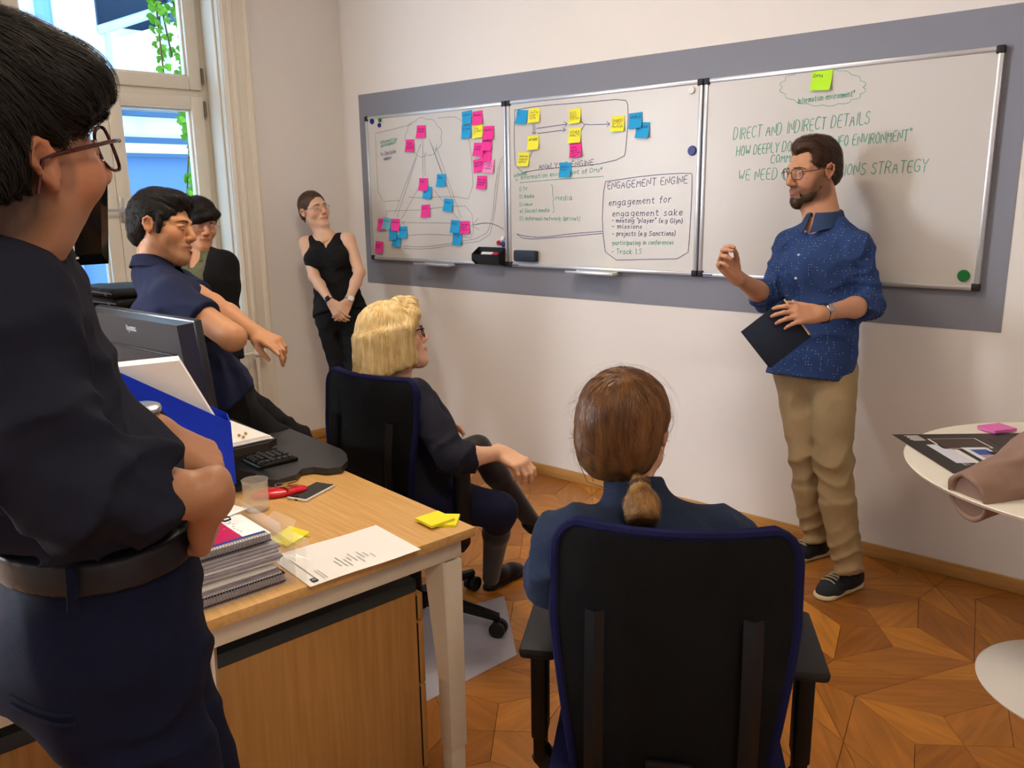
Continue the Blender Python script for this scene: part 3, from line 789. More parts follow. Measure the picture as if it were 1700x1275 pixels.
# ================================================================== OFFICE CHAIRS
NAVY = mat('navy_knit', '14163C', .9, spec=.15, bump=.5, bscale=900, sheen=.0); MESHB = mat('black_mesh', '0B0C0D', .8, spec=.15, bump=.25, bscale=700)
def make_chair(label, loc, rz, star=.31):
    C = empty('office_chair', label, 'chair', loc, rz, 'mesh-backed task chairs')
    # back: w(z), y(z) profile
    Z = .47 + .53*np.concatenate([[0, .006, .02, .045, .08], np.linspace(.14, .86, 13), [.90, .93, .955, .975, .99, .998, 1.0]])
    def yb(z): t = (z-.47)/.53; return -.215 - .03*sin(t*pi) + .03*t - .066*max(0, t-.72)
    def wb(z): t = (z-.47)/.53; return (.172 + .047*min(1, t*1.5) - .004*t)
    def corner(z):  # rounded top and bottom
        t = (z-.47)/.53
        if t > .90: q = (t-.90)/.10; return 1 - .20*(1-sqrt(max(0, 1-q*q)))
        if t < .08: q = (.08-t)/.08; return 1 - .25*(1-sqrt(max(0, 1-q*q)))
        return 1
    U = np.linspace(-1, 1, 27)
    def P(u, z, d): return (u*wb(z)*corner(z), yb(z) + .035*u*u + d - .004, z)
    m = MB(); g = []
    for z in Z:
        row = []
        for i, u in enumerate(U):
            rib = .0022*(1 if i % 2 else -1) if abs(u) < .9 else 0
            row.append(P(u*.965, .47+(z-.47)*.985+.003, -rib))
        g.append(row)
    m.sheet(g, .004); m.build('back_shell', MESHB, C, True, 60)
    m = MB(); m.sheet([[P(u, z, .017) for u in U] for z in Z], .022); m.build('back_cushion', NAVY, C, True, 60)
    # rim round the shell
    ring = [P(-1, z, .004) for z in Z] + [P(u, Z[-1], .004) for u in U[1:-1]] + [P(1, z, .004) for z in Z[::-1]] + [P(u, Z[0], .004) for u in U[-2:0:-1]]
    ring.append(ring[0]); m = MB(); m.tube(ring, .0105, 8, False); m.build('back_rim', NAVY, C)
    for s in (-1, 1):
        pts = [(s*.138, yb(z)-.018+.035*.3, z) for z in np.linspace(.50, .86, 8)]
        m = MB(); m.sheet([[(p[0]-.016, p[1]-.002, p[2]), (p[0], p[1]-.012, p[2]), (p[0]+.016, p[1]-.002, p[2])] for p in pts], .006); m.build('back_strut', BLACK, C)
    m = MB(); m.box((0, yb(.565)-.022, .565), (.085, .014, .026), bev=.005); m.box((0, yb(.565)-.026, .549), (.07, .012, .01), bev=.003); m.build('lumbar_clip', BLACK, C)
    m = MB(); m.box((0, -.20, .44), (.10, .13, .03), bev=.008); m.box((0, -.245, .49), (.30, .025, .07), bev=.01); m.build('back_bracket', BLACK, C)
    s = S(); s.box((0, .02, .455), (.235, .235, .035), rnd=.03); s.folds((0, 0, .48), .2, .001, (1, 0, 0), 60)
    V, Q = s.surf(.012); np_mesh('seat_cushion', smooth_mesh(V, Q, 2), Q, NAVY, C)
    m = MB(); m.box((0, .02, .417), (.42, .40, .02), bev=.008); m.box((0, 0, .392), (.16, .22, .05), bev=.012); m.build('seat_pan', BLACK, C)
    for sd in (-1, 1):
        m = MB(); m.box((sd*.262, .015, .688), (.076, .25, .026), bev=.011); pad = m.build('arm_pad', BLK2, C)
        m = MB(); m.box((sd*.268, -.02, .565), (.034, .062, .225), bev=.007); m.box((sd*.268, -.02, .47), (.027, .052, .16), bev=.006)
        m.tube([(sd*.268, -.02, .405), (sd*.255, -.02, .388), (sd*.22, -.02, .385), (sd*.1, -.02, .39)], [.026, .028, .026, .02], 8); m.build('arm_post', BLACK, C)
    m = MB(); m.lathe([(0, .12), (.026, .12), (.026, .28), (.015, .28), (.015, .40), (0, .40)], n=16); m.build('gas_column', BLACK, C)
    m = MB(); m.lathe([(0, .07), (.045, .07), (.05, .10), (.035, .13), (0, .13)], n=16)
    for k in range(5):
        a = 2*pi*k/5 + star; d = np.array([cos(a), sin(a), 0])
        m.tube([d*.03+np.array([0, 0, .105]), d*.18+np.array([0, 0, .10]), d*.335+np.array([0, 0, .075])], [.030, .024, .017], 8)
    m.build('star_base', BLACK, C)
    for k in range(5):
        a = 2*pi*k/5 + star; d = np.array([cos(a), sin(a), 0]); n = np.array([-sin(a), cos(a), 0])
        w = MB(); c = d*.335 + np.array([0, 0, .031])
        for q in (-1, 1): w.tube([c+n*q*.007, c+n*q*.024], .030, 14)
        w.tube([c+np.array([0, 0, .0]), c+np.array([0, 0, .045])], .008, 8); w.build('caster', BLK2, C)
    return C
chair1 = make_chair('navy and black mesh office chair under the woman with the ponytail', (3.752, -2.262, 0), radians(30), 1.05)
chair2 = make_chair('navy and black mesh office chair under the blonde woman', (2.35, -1.685, 0), radians(3))
# clear chair mat
m = MB(); 
mp = [on_z(700, 1003, 0), on_z(795, 1003, 0), on_z(858, 1088, 0), on_z(703, 1168, 0), dk(-.62, -.2), dk(-1.0, .1), dk(-1.1, .55), dk(-.75, .75)]
c0 = np.mean([p[:2] for p in mp], 0); mp2 = sorted([tuple(p[:2]) for p in mp], key=lambda p: atan2(p[1]-c0[1], p[0]-c0[0]))
m.prism(mp2, .0008, .0026); tag(m.build('chair_mat', mat('clear_mat', 'C9C6D2', .22, alpha=.55, spec=.7), smooth=False), 'clear plastic chair mat on the parquet below the blonde woman', 'mat')

# ================================================================== ROUND TABLE on the right
WHT = mat('white_lacquer', 'F1EFEA', .22, coat=.4)
T = empty('pedestal_table', 'round white pedestal table by the wall at the right', 'table', (4.385, -.65, 0))
m = MB(); m.lathe([(0, .715), (.55, .715), (.592, .728), (.6, .738), (.598, .74), (0, .74)], n=72); m.build('tabletop', mat('table_white', 'F2EEDF', .3), T, ang=25)
m = MB(); m.lathe([(0, 0), (.32, 0), (.322, .006), (.31, .012), (.2, .03), (.11, .07), (.065, .14), (.045, .28), (.042, .42), (.06, .58), (.11, .68), (.17, .715), (0, .715)], n=56); m.build('pedestal', WHT, T, ang=60)
# ================================================================== PEOPLE: shared anatomy
SKIN = mat('skin', 'C89070', .48, attr='Col', bump=.08, bscale=400, sss=.12, spec=.4)
EYEW = mat('eye_ball', 'E9E2DA', .15, attr='Col', coat=.6)
LASH = mat('brow_hair', '1E1612', .7)
def head_sdf(s, pos, R, sc=1.0, nose=1.0, jaw=1.0, fem=0.0, cheek=1.0, brow=.8, lid=0.0, chin=0.0):
    s.X = (R, np.array(pos, float), sc)
    s.ell((0, -.014, .032), (.074, .094, .086), k=.0)
    s.ell((0, .022, -.028+chin*.6), (.060*(.97 if fem else 1), .060, .086-chin*.4), k=.03)
    for x in (-1, 1):
        s.cone((x*.047*jaw, -.006, -.058+chin*.6), (x*.012, .063-chin*.8, -.100+chin), .023*jaw, .019, k=.035)
        s.ell((x*.042, .050, -.028), (.022*cheek, .022, .022), k=.03)
    s.ell((0, .070-chin*.8, -.102+chin), (.021, .017, .015), k=.022)
    s.path([(-.052, .058, .018), (-.022, .080, .021), (0, .082, .020), (.022, .080, .021), (.052, .058, .018)], .009*brow, k=.018)
    for x in (-1, 1): s.ell((x*.032, .091, .001), (.019, .013, .0115), op='s', k=.012)
    # nose
    s.path([(0, .080, .010), (0, .092, -.008), (0, .103+.004*(nose-1), -.026), (0, .106*1.0+.010*(nose-1), -.034)], [.0085, .0085*nose, .0095*nose, .0105*nose], k=.014)
    for x in (-1, 1):
        s.ell((x*.0125*nose, .094, -.038), (.0085, .011, .0078), k=.008)
        s.ell((x*.0068, .100, -.0455), (.0038, .0055, .0035), op='s', k=.004)
    # lids
    lid += .0012
    for x in (-1, 1):
        s.path([(x*.0185, .0775, .0005), (x*.025, .0855, .0058-lid), (x*.033, .0865, .0066-lid), (x*.041, .0805, .0045-lid), (x*.046, .072, .0000)], .0036, k=.004)
        s.path([(x*.0185, .0775, -.0005), (x*.026, .0845, -.0062), (x*.034, .0845, -.0068), (x*.046, .072, -.0005)], .0032, k=.004)
    # mouth
    mz, my = chin*.55, -chin*.45
    _m = lambda q: (q[0], q[1]+my, q[2]+mz)
    s.ell(_m((0, .076, -.066)), (.027, .016, .017), k=.02)
    s.path([_m(q) for q in [(-.024, .0815, -.0655), (-.010, .0915, -.0625), (0, .0930, -.0635), (.010, .0915, -.0625), (.024, .0815, -.0655)]], [.003, .0052, .0048, .0052, .003], k=.006)
    s.path([_m(q) for q in [(-.022, .0815, -.0690), (0, .0915, -.0735), (.022, .0815, -.0690)]], [.003, .0062, .003], k=.006)
    s.path([_m(q) for q in [(-.026, .0875, -.0668), (0, .0985, -.0682), (.026, .0875, -.0668)]], .0013, op='s', k=.003)
    # ears
    for x in (-1, 1):
        Re = Rz(-x*.35) @ Ry(x*.12)
        s.ell((x*.0755, -.014, -.004), (.006, .015, .026), Re, k=.008)
        arc = [(x*.077, -.001, -.019), (x*.079, .002, .003), (x*.081, -.004, .018), (x*.084, -.015, .023), (x*.086, -.026, .015), (x*.085, -.027, .000), (x*.081, -.020, -.016), (x*.077, -.011, -.027)]
        s.path(arc, [.003, .0033, .0036, .004, .004, .004, .0044, .0056], k=.004)
        s.ell((x*.083, -.009, .000), (.005, .009, .013), Re, op='s', k=.005)
    s.X = None
def head_fine_box(pos, R, sc):
    c = np.array(pos) + R @ np.array([0, .0, -.005])*sc; r = .150*sc
    return c - r, c + r
def eyes(parent, pos, R, sc, iris='3A2A1E', look=(0, 1, 0)):
    for x in (-1, 1):
        m = MB(); r = .0118*sc; c = np.array(pos) + R @ (np.array([x*.0318, .0742, -.0006])*sc)
        L = unit(R @ np.array(look, float)); F = frame(L, R[:, 2])
        m.ell(c, (r, r, r), F @ Rx(-pi/2), 20, 14)
        V = np.array(m.V); t = np.degrees(np.arccos(np.clip(((V-c)/r) @ L, -1, 1))); col = np.zeros((len(V), 4)); col[:] = lin('CDC4BA')
        col[t < 32] = lin(iris); col[t < 14] = (0.004, .004, .004, 1)
        np_mesh('eye', V, np.array(m.F), EYEW, parent, col)
def brows(parent, pos, R, sc, S_, m, th=.0032, arch=.004, n=70, y0=.0175):
    b = MB(); rnd = random.Random(2); A = []; D = []
    for x in (-1, 1):
        for i in range(n):
            t = (i+.5)/n; p = np.array([x*(.012+.038*t), .09-.02*t*t, y0 + .001 + arch*sin(pi*min(1, t*.95)) - .0055*t*t + rnd.uniform(-.5, .5)*th*(1.3-t)])
            A.append(np.array(pos) + R @ (p*sc)); D.append(unit(R @ np.array([x*.9, -.25, (.30 - .75*t)]))*.0075*sc)
    A = S_.project(np.array(A), 3, .0006); B = S_.project(A + np.array(D), 2, .0012); u = R @ np.array([0, 0, .0007])
    for p, q in zip(A, B): b.add([p-u, p+u, q], [(0, 1, 2)])
    b.build('eyebrows', m, parent, False)
def hand_sdf(s, wrist, d, dorsal, side, sc=1.0, curl=None, thumb=(.75, .55, -.30), tbend=.35, spread=.06):
    x = unit(d); z = np.array(dorsal, float); z = unit(z - x*(z @ x)); y = np.cross(z, x)*(1 if side == 'R' else -1)
    s.X = (np.column_stack([x, y, z]), np.array(wrist, float), sc)
    curl = curl or [(.3, .4, .3)]*4
    if len(curl) == 3 and not hasattr(curl[0], '__len__'): curl = [curl]*4
    K = [(.092, .029), (.096, .0095), (.092, -.010), (.083, -.0285)]
    Ln = [(.042, .025, .020), (.046, .029, .021), (.043, .027, .021), (.034, .020, .018)]
    s.cone((-.03, 0, 0), (.012, 0, 0), .0215, .0195, k=.02, flat=((0, 1, 0), 1.3))
    for (kx, ky) in K: s.cone((.008, ky*.55, 0), (kx, ky, 0), .0135, .0115, k=.014)
    s.ell((.038, .026, -.010), (.030, .015, .015), k=.015); s.ell((.045, -.022, -.008), (.034, .014, .013), k=.015)
    tips = []
    for i, ((kx, ky), L3, c3) in enumerate(zip(K, Ln, curl)):
        p = np.array([kx, ky, 0.]); a = 0; sp = spread*(1.5-i); rr = (.0095, .0088, .0080, .0070) if i < 3 else (.0083, .0076, .0070, .0062)
        for j in range(3):
            a += c3[j]; dv = np.array([cos(a)*cos(sp), sin(sp)*abs(cos(a)), -sin(a)]); q = p + dv*L3[j]
            s.cone(p, q, rr[j], rr[j+1], k=.004 if j else .009); p = q
        tips.append(p)
    t0 = np.array([.020, .026, -.008]); td = unit(thumb); t1 = t0 + td*.040; 
    bd = unit(td + np.array([.25, -.75*tbend, -.3*tbend])); t2 = t1 + bd*.032; bd2 = unit(bd + np.array([.1, -.5*tbend, -.2*tbend])); t3 = t2 + bd2*.024
    s.cone(t0, t1, .0145, .0108, k=.014); s.cone(t1, t2, .0105, .0094, k=.005); s.cone(t2, t3, .0094, .0074, k=.004)
    out = [s._pt(p) for p in tips] + [s._pt(t3)]
    s.X = None
    return out
def box_around(pts, r):
    P = np.array(pts, float); return P.min(0)-r, P.max(0)+r
def torso_prims(s, J, g=0.0, w=1.0, dep=1.0, top=True, k=.05, hips=True, bust=0.0, belly=0.0, wf=1.0):
    """g: cloth offset"""
    lat = unit(J['shR']-J['shL']); pel = (J['hipL']+J['hipR'])/2; shm = (J['shL']+J['shR'])/2
    up_ = unit(shm-pel); fw = unit(np.cross(up_, lat)) ; 
    D = np.linalg.norm(shm-pel)
    ch = J.get('chest', pel + up_*D*.74); wa = J.get('waist', pel + up_*D*.36)
    if hips: s.cone(pel - up_*.0, pel + up_*.08, .086*dep+g, .088*dep+g, k=k, flat=(lat, 1.42*w))
    s.cone(pel + up_*.05, wa, .100*dep+g, .094*dep*wf+g, k=k, flat=(lat, 1.45*w)); s.cone(wa, ch, .094*dep*wf+g, .110*dep+g, k=k, flat=(lat, 1.40*w))
    s.cone(ch, shm - up_*.03, .110*dep+g, .075*dep+g, k=k, flat=(lat, 1.45*w))
    if bust:
        for x in (-1, 1): s.ell(ch + fw*.075*dep + lat*x*.075 - up_*.01, (.062+g, .06+g, .062+g), k=.05) if bust > 0 else None
    if belly: s.ell(wa + fw*belly*.6 - up_*.03, (.11+g, .08+g, .11+g), k=.06)
    if top:
        nb = J['neck']
        for q in ('shL', 'shR'): s.cone(nb - up_*.015, J[q], .050+g, .050*w+g, k=k)
def limb(s, pts, rs, g=0.0, k=.03, cap_end=False):
    n = len(pts)-1
    for i in range(n): s.cone(pts[i], pts[i+1], rs[i]+g, rs[i+1]+g, k=k if i == 0 else .02, cap=(cap_end and i == n-1))
SLIM = (.050, .043, .040, .031, .026)   # shoulder, above elbow, below elbow, mid forearm, wrist
def arm_prims(s, sh, el, wr, sc=1.0, g=0.0, k=.035, t0=0.0, t1=1.0):
    f = el + (wr-el)*.35
    s.cone(sh, el, .050*sc+g, .0385*sc+g, k=k); s.cone(el, f, .0375*sc+g, .0385*sc+g, k=.02); s.cone(f, wr, .0385*sc+g, .0245*sc+g, k=.02)
def leg_prims(s, hip, kn, an, sc=1.0, g=0.0, k=.04):
    c = kn + (an-kn)*.3
    s.cone(hip, kn, .083*sc+g, .056*sc+g, k=k); s.cone(kn, c, .054*sc+g, .055*sc+g, k=.02); s.cone(c, an, .055*sc+g, .036*sc+g, k=.02)
def col_regions(V, base, regs):
    C = np.tile(np.array(lin(base))[None], (len(V), 1))
    for (c, r, R, col, soft, amt) in regs:
        q = ((V-np.array(c)) @ R)/np.array(r); d = np.sqrt((q**2).sum(1)); w = np.clip((1+soft-d)/soft/1.0, 0, 1)*amt
        C[:, :3] = C[:, :3]*(1-w[:, None]) + np.array(lin(col))[:3]*w[:, None]
    return C
def face_regs(pos, R, sc, lip='A8584C', blush='C07058', stub=None, stub_amt=.5):
    P = lambda *a: np.array(pos) + R @ (np.array(a)*sc)
    q = [(P(0, .085, -.067), (.026*sc, .02*sc, .0085*sc), R, lip, .35, .75)]
    for x in (-1, 1):
        q.append((P(x*.043, .055, -.03), (.024*sc, .03*sc, .02*sc), R, blush, 1.2, .28))
        q.append((P(x*.083, -.012, .0), (.014*sc, .03*sc, .035*sc), R, blush, .6, .35))
    q.append((P(0, .106, -.034), (.015*sc, .015*sc, .013*sc), R, blush, .9, .35))
    if stub:
        q.append((P(0, .055, -.088), (.062*sc, .052*sc, .036*sc), R, stub, .4, stub_amt)); q.append((P(0, .085, -.052), (.028*sc, .02*sc, .007*sc), R, stub, .5, stub_amt))
        for x in (-1, 1): q.append((P(x*.06, .01, -.06), (.02*sc, .035*sc, .045*sc), R, stub, .5, stub_amt*.9))
        q.append((P(0, .09, -.067), (.02*sc, .016*sc, .0065*sc), R, lip, .3, .8))
    return q
def body_mesh(s, name, parent, fine, h=.012, hf=.0035, base='C89070', regs=(), m=None, sm=1):
    parts = []
    for (lo, hi) in fine:
        V, Q = s.surf(hf, lo, hi)
        if len(Q): V = smooth_mesh(V, Q, sm); parts.append(used_only(V, Q))
    V, Q = s.surf(h, skip=[(np.array(lo)+h*.6, np.array(hi)-h*.6) for lo, hi in fine])
    if len(Q): parts.append(used_only(V, Q))
    V, Q = merge(parts); C = col_regions(V, base, regs)
    return np_mesh(name, V, Q, m or SKIN, parent, C)
def garment(s, name, m, parent, h=.008, sm=2, col=None):
    V, Q = s.surf(h); V = smooth_mesh(V, Q, sm)
    return np_mesh(name, V, Q, m, parent)
def hair_mesh(s, name, m, parent, h=.004, sm=1):
    V, Q = s.surf(h); V = smooth_mesh(V, Q, sm); V, Q = used_only(V, Q)
    return np_mesh(name, V, Q, m, parent), V, Q
def strands(s, V, Q, name, m, parent, flow, n=1500, steps=7, step=.008, width=.0016, lift=.0015, seed=1, keep=None, jitter=.25, taper=True, drift=0.0):
    """hair locks laid along the flow field over a cap surface"""
    rg = np.random.RandomState(seed)
    a = V[Q[:, 0]]; b_ = V[Q[:, 1]]; c = V[Q[:, 2]]; ar = np.linalg.norm(np.cross(b_-a, c-a), axis=1); ar /= ar.sum()
    i = rg.choice(len(Q), n, p=ar); P = V[Q[i]].mean(1)
    if keep is not None: P = P[keep(P)]
    n = len(P); rows = []; J_ = rg.normal(0, jitter, (n, 3)); li = lift*(rg.uniform(.2, 1.6, n))
    wv = width*rg.uniform(.6, 1.3, n)
    for k in range(steps+1):
        d, g = s.grad(P); t = k/steps
        P1 = P - g*(d - li*(1+drift*t))[:, None]
        F = flow(P1) + J_; F = F - g*(F*g).sum(1, keepdims=True)*.9; F /= np.linalg.norm(F, axis=1, keepdims=True)+1e-9
        sd = np.cross(F, g); sd /= np.linalg.norm(sd, axis=1, keepdims=True)+1e-9
        w = wv*(1-(t**2)*.9 if taper else 1)*(.4 if k == 0 else 1)
        rows.append((P1-sd*w[:, None]/2, P1+sd*w[:, None]/2 , P1 + g*w[:, None]*.25)); P = P1 + F*step
    VV = np.concatenate([np.stack([r[0], r[2], r[1]], 1) for r in rows], 1)      # n x 3(steps+1) x 3
    m3 = 3*(steps+1); VV = VV.reshape(-1, 3); qs = []
    for k in range(steps):
        for j in (0, 1): qs.append(np.stack([np.full(n, 3*k+j), np.full(n, 3*k+j+1), np.full(n, 3*(k+1)+j+1), np.full(n, 3*(k+1)+j)], 1) + (np.arange(n)*m3)[:, None])
    return np_mesh(name, VV, np.concatenate(qs), m, parent)
def no_ear(pos, R, sc):
    def f(P):
        q = ((P-pos) @ R)/sc; return ~((np.abs(q[:, 0]) > .055) & (((q[:, 1]+.010)/.026)**2 + ((q[:, 2]-.004)/.034)**2 < 1))
    return f
def hair_mat(name, c1, c2, rough=.42, spec=.3):
    return mat(name, c1, rough, col2=c2, vscale=60, stretch=(1, 1, .12), spec=spec, bump=.35, bscale=220)
def glasses(parent, pos, R, sc, mframe, mlens, w=.047, h=.038, thick=.0016, rim=True, y=.103, z=-.004, temple_z=.006, temple_end=-.035):
    G = MB(); P = lambda *a: np.array(pos) + R @ (np.array(a)*sc)
    lens = MB()
    for x in (-1, 1):
        ring = []
        for j in range(25):
            a = 2*pi*j/24; e = 2.6
            cx_ = (abs(cos(a))**(2/e))*np.sign(cos(a))*w/2; cz_ = (abs(sin(a))**(2/e))*np.sign(sin(a))*h/2
            ring.append(P(x*.0335 + cx_, y - .0035*((.0335*x+cx_)/.05)**2*4.0 - abs(cz_)*.02, z+cz_))
        if rim: G.tube(ring, thick*sc, 6, False)
        lens.add([P(x*.0335, y-.004, z)] + ring[:-1], [(0, 1+j, 1+(j+1) % 24) for j in range(24)])
        xe = .0335 + w/2
        G.tube([P(x*(xe-.001), y-.008, z+temple_z), P(x*(xe+.006), y-.013, z+temple_z+.001), P(x*.077, y-.03, z+temple_z+.002), P(x*.083, .0, z+temple_z+.004), P(x*.084, -.016, z+temple_z+.002), P(x*.082, temple_end, z-.022)], thick*1.1*sc, 6)
    G.tube([P(-.0335+w/2-.001, y-.004, z+.004), P(0, y+.001, z+.008), P(.0335-w/2+.001, y-.004, z+.004)], thick*sc, 6)
    g = G.build('glasses_frame', mframe, parent)
    lens.build('lens', mlens, parent, True)
    return g
LENS = mat('lens_glass', 'FFFFFF', .02, alpha=.05, spec=.6)
def collar(parent, name, m, c, upv, fwd, rx_, ry_, stand, leaf, gap=.5, spread=.02, point=.03, tilt=0.0, th=.003):
    """folded shirt collar round the neck: open at the front by gap radians"""
    R = frame(fwd, upv); n = 40; P = []
    for i in range(n+1):
        t = i/n; a = pi/2 + gap/2 + t*(2*pi-gap); e = abs(2*t-1)**3
        dx, dy = cos(a), sin(a); fr = e
        def pt(r, z): return np.array(c) + R @ np.array([dx*(rx_+r), dy*(ry_+r), z])
        L = leaf + point*fr
        P.append([pt(.004, -.006), pt(.0, stand*.5), pt(-.001, stand), pt(.003, stand+.004), pt(.009, stand), pt(.009+spread*(.55+.8*fr), stand-L*.5), pt(.010+spread*(1+2.2*fr), stand-L)])
    b = MB(); b.sheet(P, th); return b.build(name, m, parent, True, 60)
def bones(J, pairs):
    for a, b in pairs: print('  bone %s-%s %.3f' % (a, b, np.linalg.norm(J[a]-J[b])))
def shoe(parent, heel, toe, m, sole_m, upv=(0, 0, 1), w=.045, hgt=.085, sc=1.0, ankle=None):
    """heel, toe on the floor"""
    heel = np.array(heel, float); toe = np.array(toe, float); d = unit(toe-heel); R = frame(d, upv); L = np.linalg.norm(toe-heel)
    s = S(); s.X = (R, heel, 1.0); k = L/.29
    s.cone((0, .045, .045), (0, .10*k, .045), .040*sc, .040*sc, k=.0); s.cone((0, .10*k, .050), (0, .20*k, .030), .042*sc, .036*sc, k=.04); s.cone((0, .20*k, .032), (0, L-.04, .026), .040*sc, .032*sc, k=.03, flat=((1, 0, 0), 1.12))
    s.cone((0, .05, .05), (0, .055, hgt), .036*sc, .036*sc, k=.03)
    s.box((0, L/2, -.05), (.2, L, .062), op='s', k=.004)
    V, Q = s.surf(.006); o = np_mesh('shoe', smooth_mesh(V, Q, 2), Q, m, parent)
    q = S(); q.X = (R, heel, 1.0); q.cone((0, .040, .004), (0, .12*k, .004), .042*sc, .038*sc, k=0); q.cone((0, .12*k, .004), (0, L-.045, .004), .038*sc, .045*sc, k=.02)
    q.box((0, L/2, -.098), (.2, L, .10), op='s', k=0); q.box((0, L/2, .120), (.2, L, .10), op='s', k=.003)
    V, Q = q.surf(.005); np_mesh('sole', smooth_mesh(V, Q, 1), Q, sole_m, o)
    return o, R, s
def watch(parent, name, wr, el, r, mband, mface, facedir, sq=False, w=.018, cs=1.0):
    ax = unit(wr-el); z = np.array(facedir, float); z = unit(z-ax*(z @ ax)); y = np.cross(ax, z); b = MB(); ring = []
    prof = []
    for i in range(25):
        a = 2*pi*i/24; prof.append([wr + y*cos(a)*r*1.12 + z*sin(a)*r + ax*q for q in (-w/2, w/2)])
    b.sheet(prof, .003); o = b.build(name, mband, parent, True, 50)
    f = MB(); R = np.column_stack([ax, y, z])
    if sq: f.box(wr+z*(r+.003), (.034, .028, .009), R, .004)
    else: f.lathe([(a*cs, b_) for a, b_ in [(0, -.004), (.018, -.004), (.019, .0), (.018, .004), (.015, .006), (0, .0062)]], wr+z*(r+.003), 24, R)
    f.build('watch_case', mface, o, True, 40)
    return o
# ================================================================== PRESENTER (right, in front of the boards)
A_ = np.array
def dotted(name, base, dot, scale, thr, rough=.8, uvrot=None):
    m = mat(name, base, rough, bump=.2, bscale=500); nt = m.node_tree; N = nt.nodes; L = nt.links
    tc = N.new('ShaderNodeTexCoord'); v = N.new('ShaderNodeTexVoronoi'); v.inputs['Scale'].default_value = scale; v.inputs['Randomness'].default_value = .35
    L.new(tc.outputs['Object'], v.inputs['Vector']); lt = N.new('ShaderNodeMath'); lt.operation = 'LESS_THAN'; lt.inputs[1].default_value = thr; L.new(v.outputs['Distance'], lt.inputs[0])
    mx = N.new('ShaderNodeMix'); mx.data_type = 'RGBA'; mx.inputs[6].default_value = lin(base); mx.inputs[7].default_value = lin(dot); L.new(lt.outputs[0], mx.inputs[0])
    L.new(mx.outputs[2], N['Principled BSDF'].inputs['Base Color']); return m
def presenter():
    pr = empty('person', 'bearded man in blue dotted shirt and khaki trousers standing at the boards', 'person', (3.44, -.36, 0))
    pr_loc = A_(pr.location)
    hp = at(1349, 284, 3.30); R = frame((-.50, -.84, -.10), (.04, .06, 1)); sc = 1.06
    J = dict(neck=at(1372, 368, 3.31), shR=at(1311, 406, 3.42), shL=at(1424, 410, 3.20), elR=at(1277, 497, 3.36), wrR=at(1219, 457, 3.16),
             elL=at(1446, 505, 3.18), wrL=at(1362, 521, 2.975), hipR=at(1322, 612, 3.42), hipL=at(1384, 616, 3.30),
             knR=at(1340, 755, 3.39), anR=at(1357, 893, 3.44), knL=at(1383, 765, 3.22), anL=at(1411, 945, 3.24))
    J['waist'] = at(1356, 520, 3.31); J['chest'] = at(1365, 445, 3.30)
    if DEBUG: bones(J, [('shR','shL'),('shR','elR'),('elR','wrR'),('shL','elL'),('elL','wrL'),('hipR','hipL'),('hipR','knR'),('knR','anR'),('hipL','knL'),('knL','anL'),('neck','hipL')]); print({k: np.round(v,2) for k, v in J.items()}, np.round(hp,3))
    s = S(); torso_prims(s, J, -.006, .98); head_sdf(s, hp, R, sc, nose=1.0, jaw=.96)
    s.cone(hp + R @ A_([0, -.028, -.055])*sc, J['neck'] + A_([0, 0, -.02]), .056, .062, k=.03); s.cone(hp + R @ A_([0, .02, -.09])*sc, J['neck'] + R @ A_([0, .045, -.03]), .03, .045, k=.04)
    arm_prims(s, J['shR'], J['elR'], J['wrR']); arm_prims(s, J['shL'], J['elL'], J['wrL'])
    for q in 'RL': leg_prims(s, J['hip'+q], J['kn'+q], J['an'+q], .92)
    # right hand raised, fingertips pinched together; left hand clasping the notebook edge
    dR = unit(at(1193, 425, 3.12) - J['wrR']); t1 = hand_sdf(s, J['wrR'], dR, unit(f0*.8 - rx*.45 + up*.1), 'R', .95, [(.7, .8, .5), (.75, .85, .5), (.85, .95, .6), (1.0, 1.0, .6)], (.80, .25, -.55), .25)
    dL = unit(at(1306, 522, 2.955) - J['wrL']); t2 = hand_sdf(s, J['wrL'], dL, -f0*.9 + A_([0, 0, .35]), 'L', .95, [(.15, .5, .3), (.2, .55, .35), (.28, .6, .4), (.4, .6, .4)], (.85, .5, -.25), .1, .12)
    fine = [head_fine_box(hp, R, sc), box_around([J['wrR']] + t1, .035), box_around([J['wrL']] + t2, .035)]
    regs = face_regs(hp, R, sc, 'A0664F', 'B8745A', '4A372C', .7)
    body_mesh(s, 'body', pr, fine, .011, .0034, 'BE8B6C', regs)
    eyes(pr, hp, R, sc, '4A3A2A', (-.1, 1, -.1)); brows(pr, hp, R, sc, s, mat('brown_brow', '2E2019', .8))
    # beard: short dense hair over the jaw, moustache
    hb = S(); hb.X = (R, hp, sc)
    hb.ell((0, .066, -.098), (.030, .026, .026), k=0); hb.path([(-.050, .012, -.058), (-.034, .045, -.088), (0, .070, -.108), (.034, .045, -.088), (.050, .012, -.058)], [.018, .018, .019, .018, .018], k=.02)
    hb.path([(-.028, .078, -.076), (-.020, .0885, -.058), (0, .0955, -.0535), (.020, .0885, -.058), (.028, .078, -.076)], [.006, .006, .0055, .006, .006], k=.008)
    hb.ell((0, .095, -.0675), (.019, .02, .0085), op='s', k=.004); hb.ell((0, .05, -.045), (.056, .06, .038), op='s', k=.01); hb.X = None
    HB = hair_mat('brown_hair', '33231A', '4A3426')
    o, V, Q = hair_mesh(hb, 'beard', HB, pr, .0035)
    strands(hb, V, Q, 'beard_hairs', HB, o, lambda P: np.tile((R @ A_([0, .25, -1.]))[None], (len(P), 1)), 900, 3, .004, .0011, .0008, 3, jitter=.5)
    # hair: short, swept back, receding at the temples
    h = S(); h.X = (R, hp, sc)
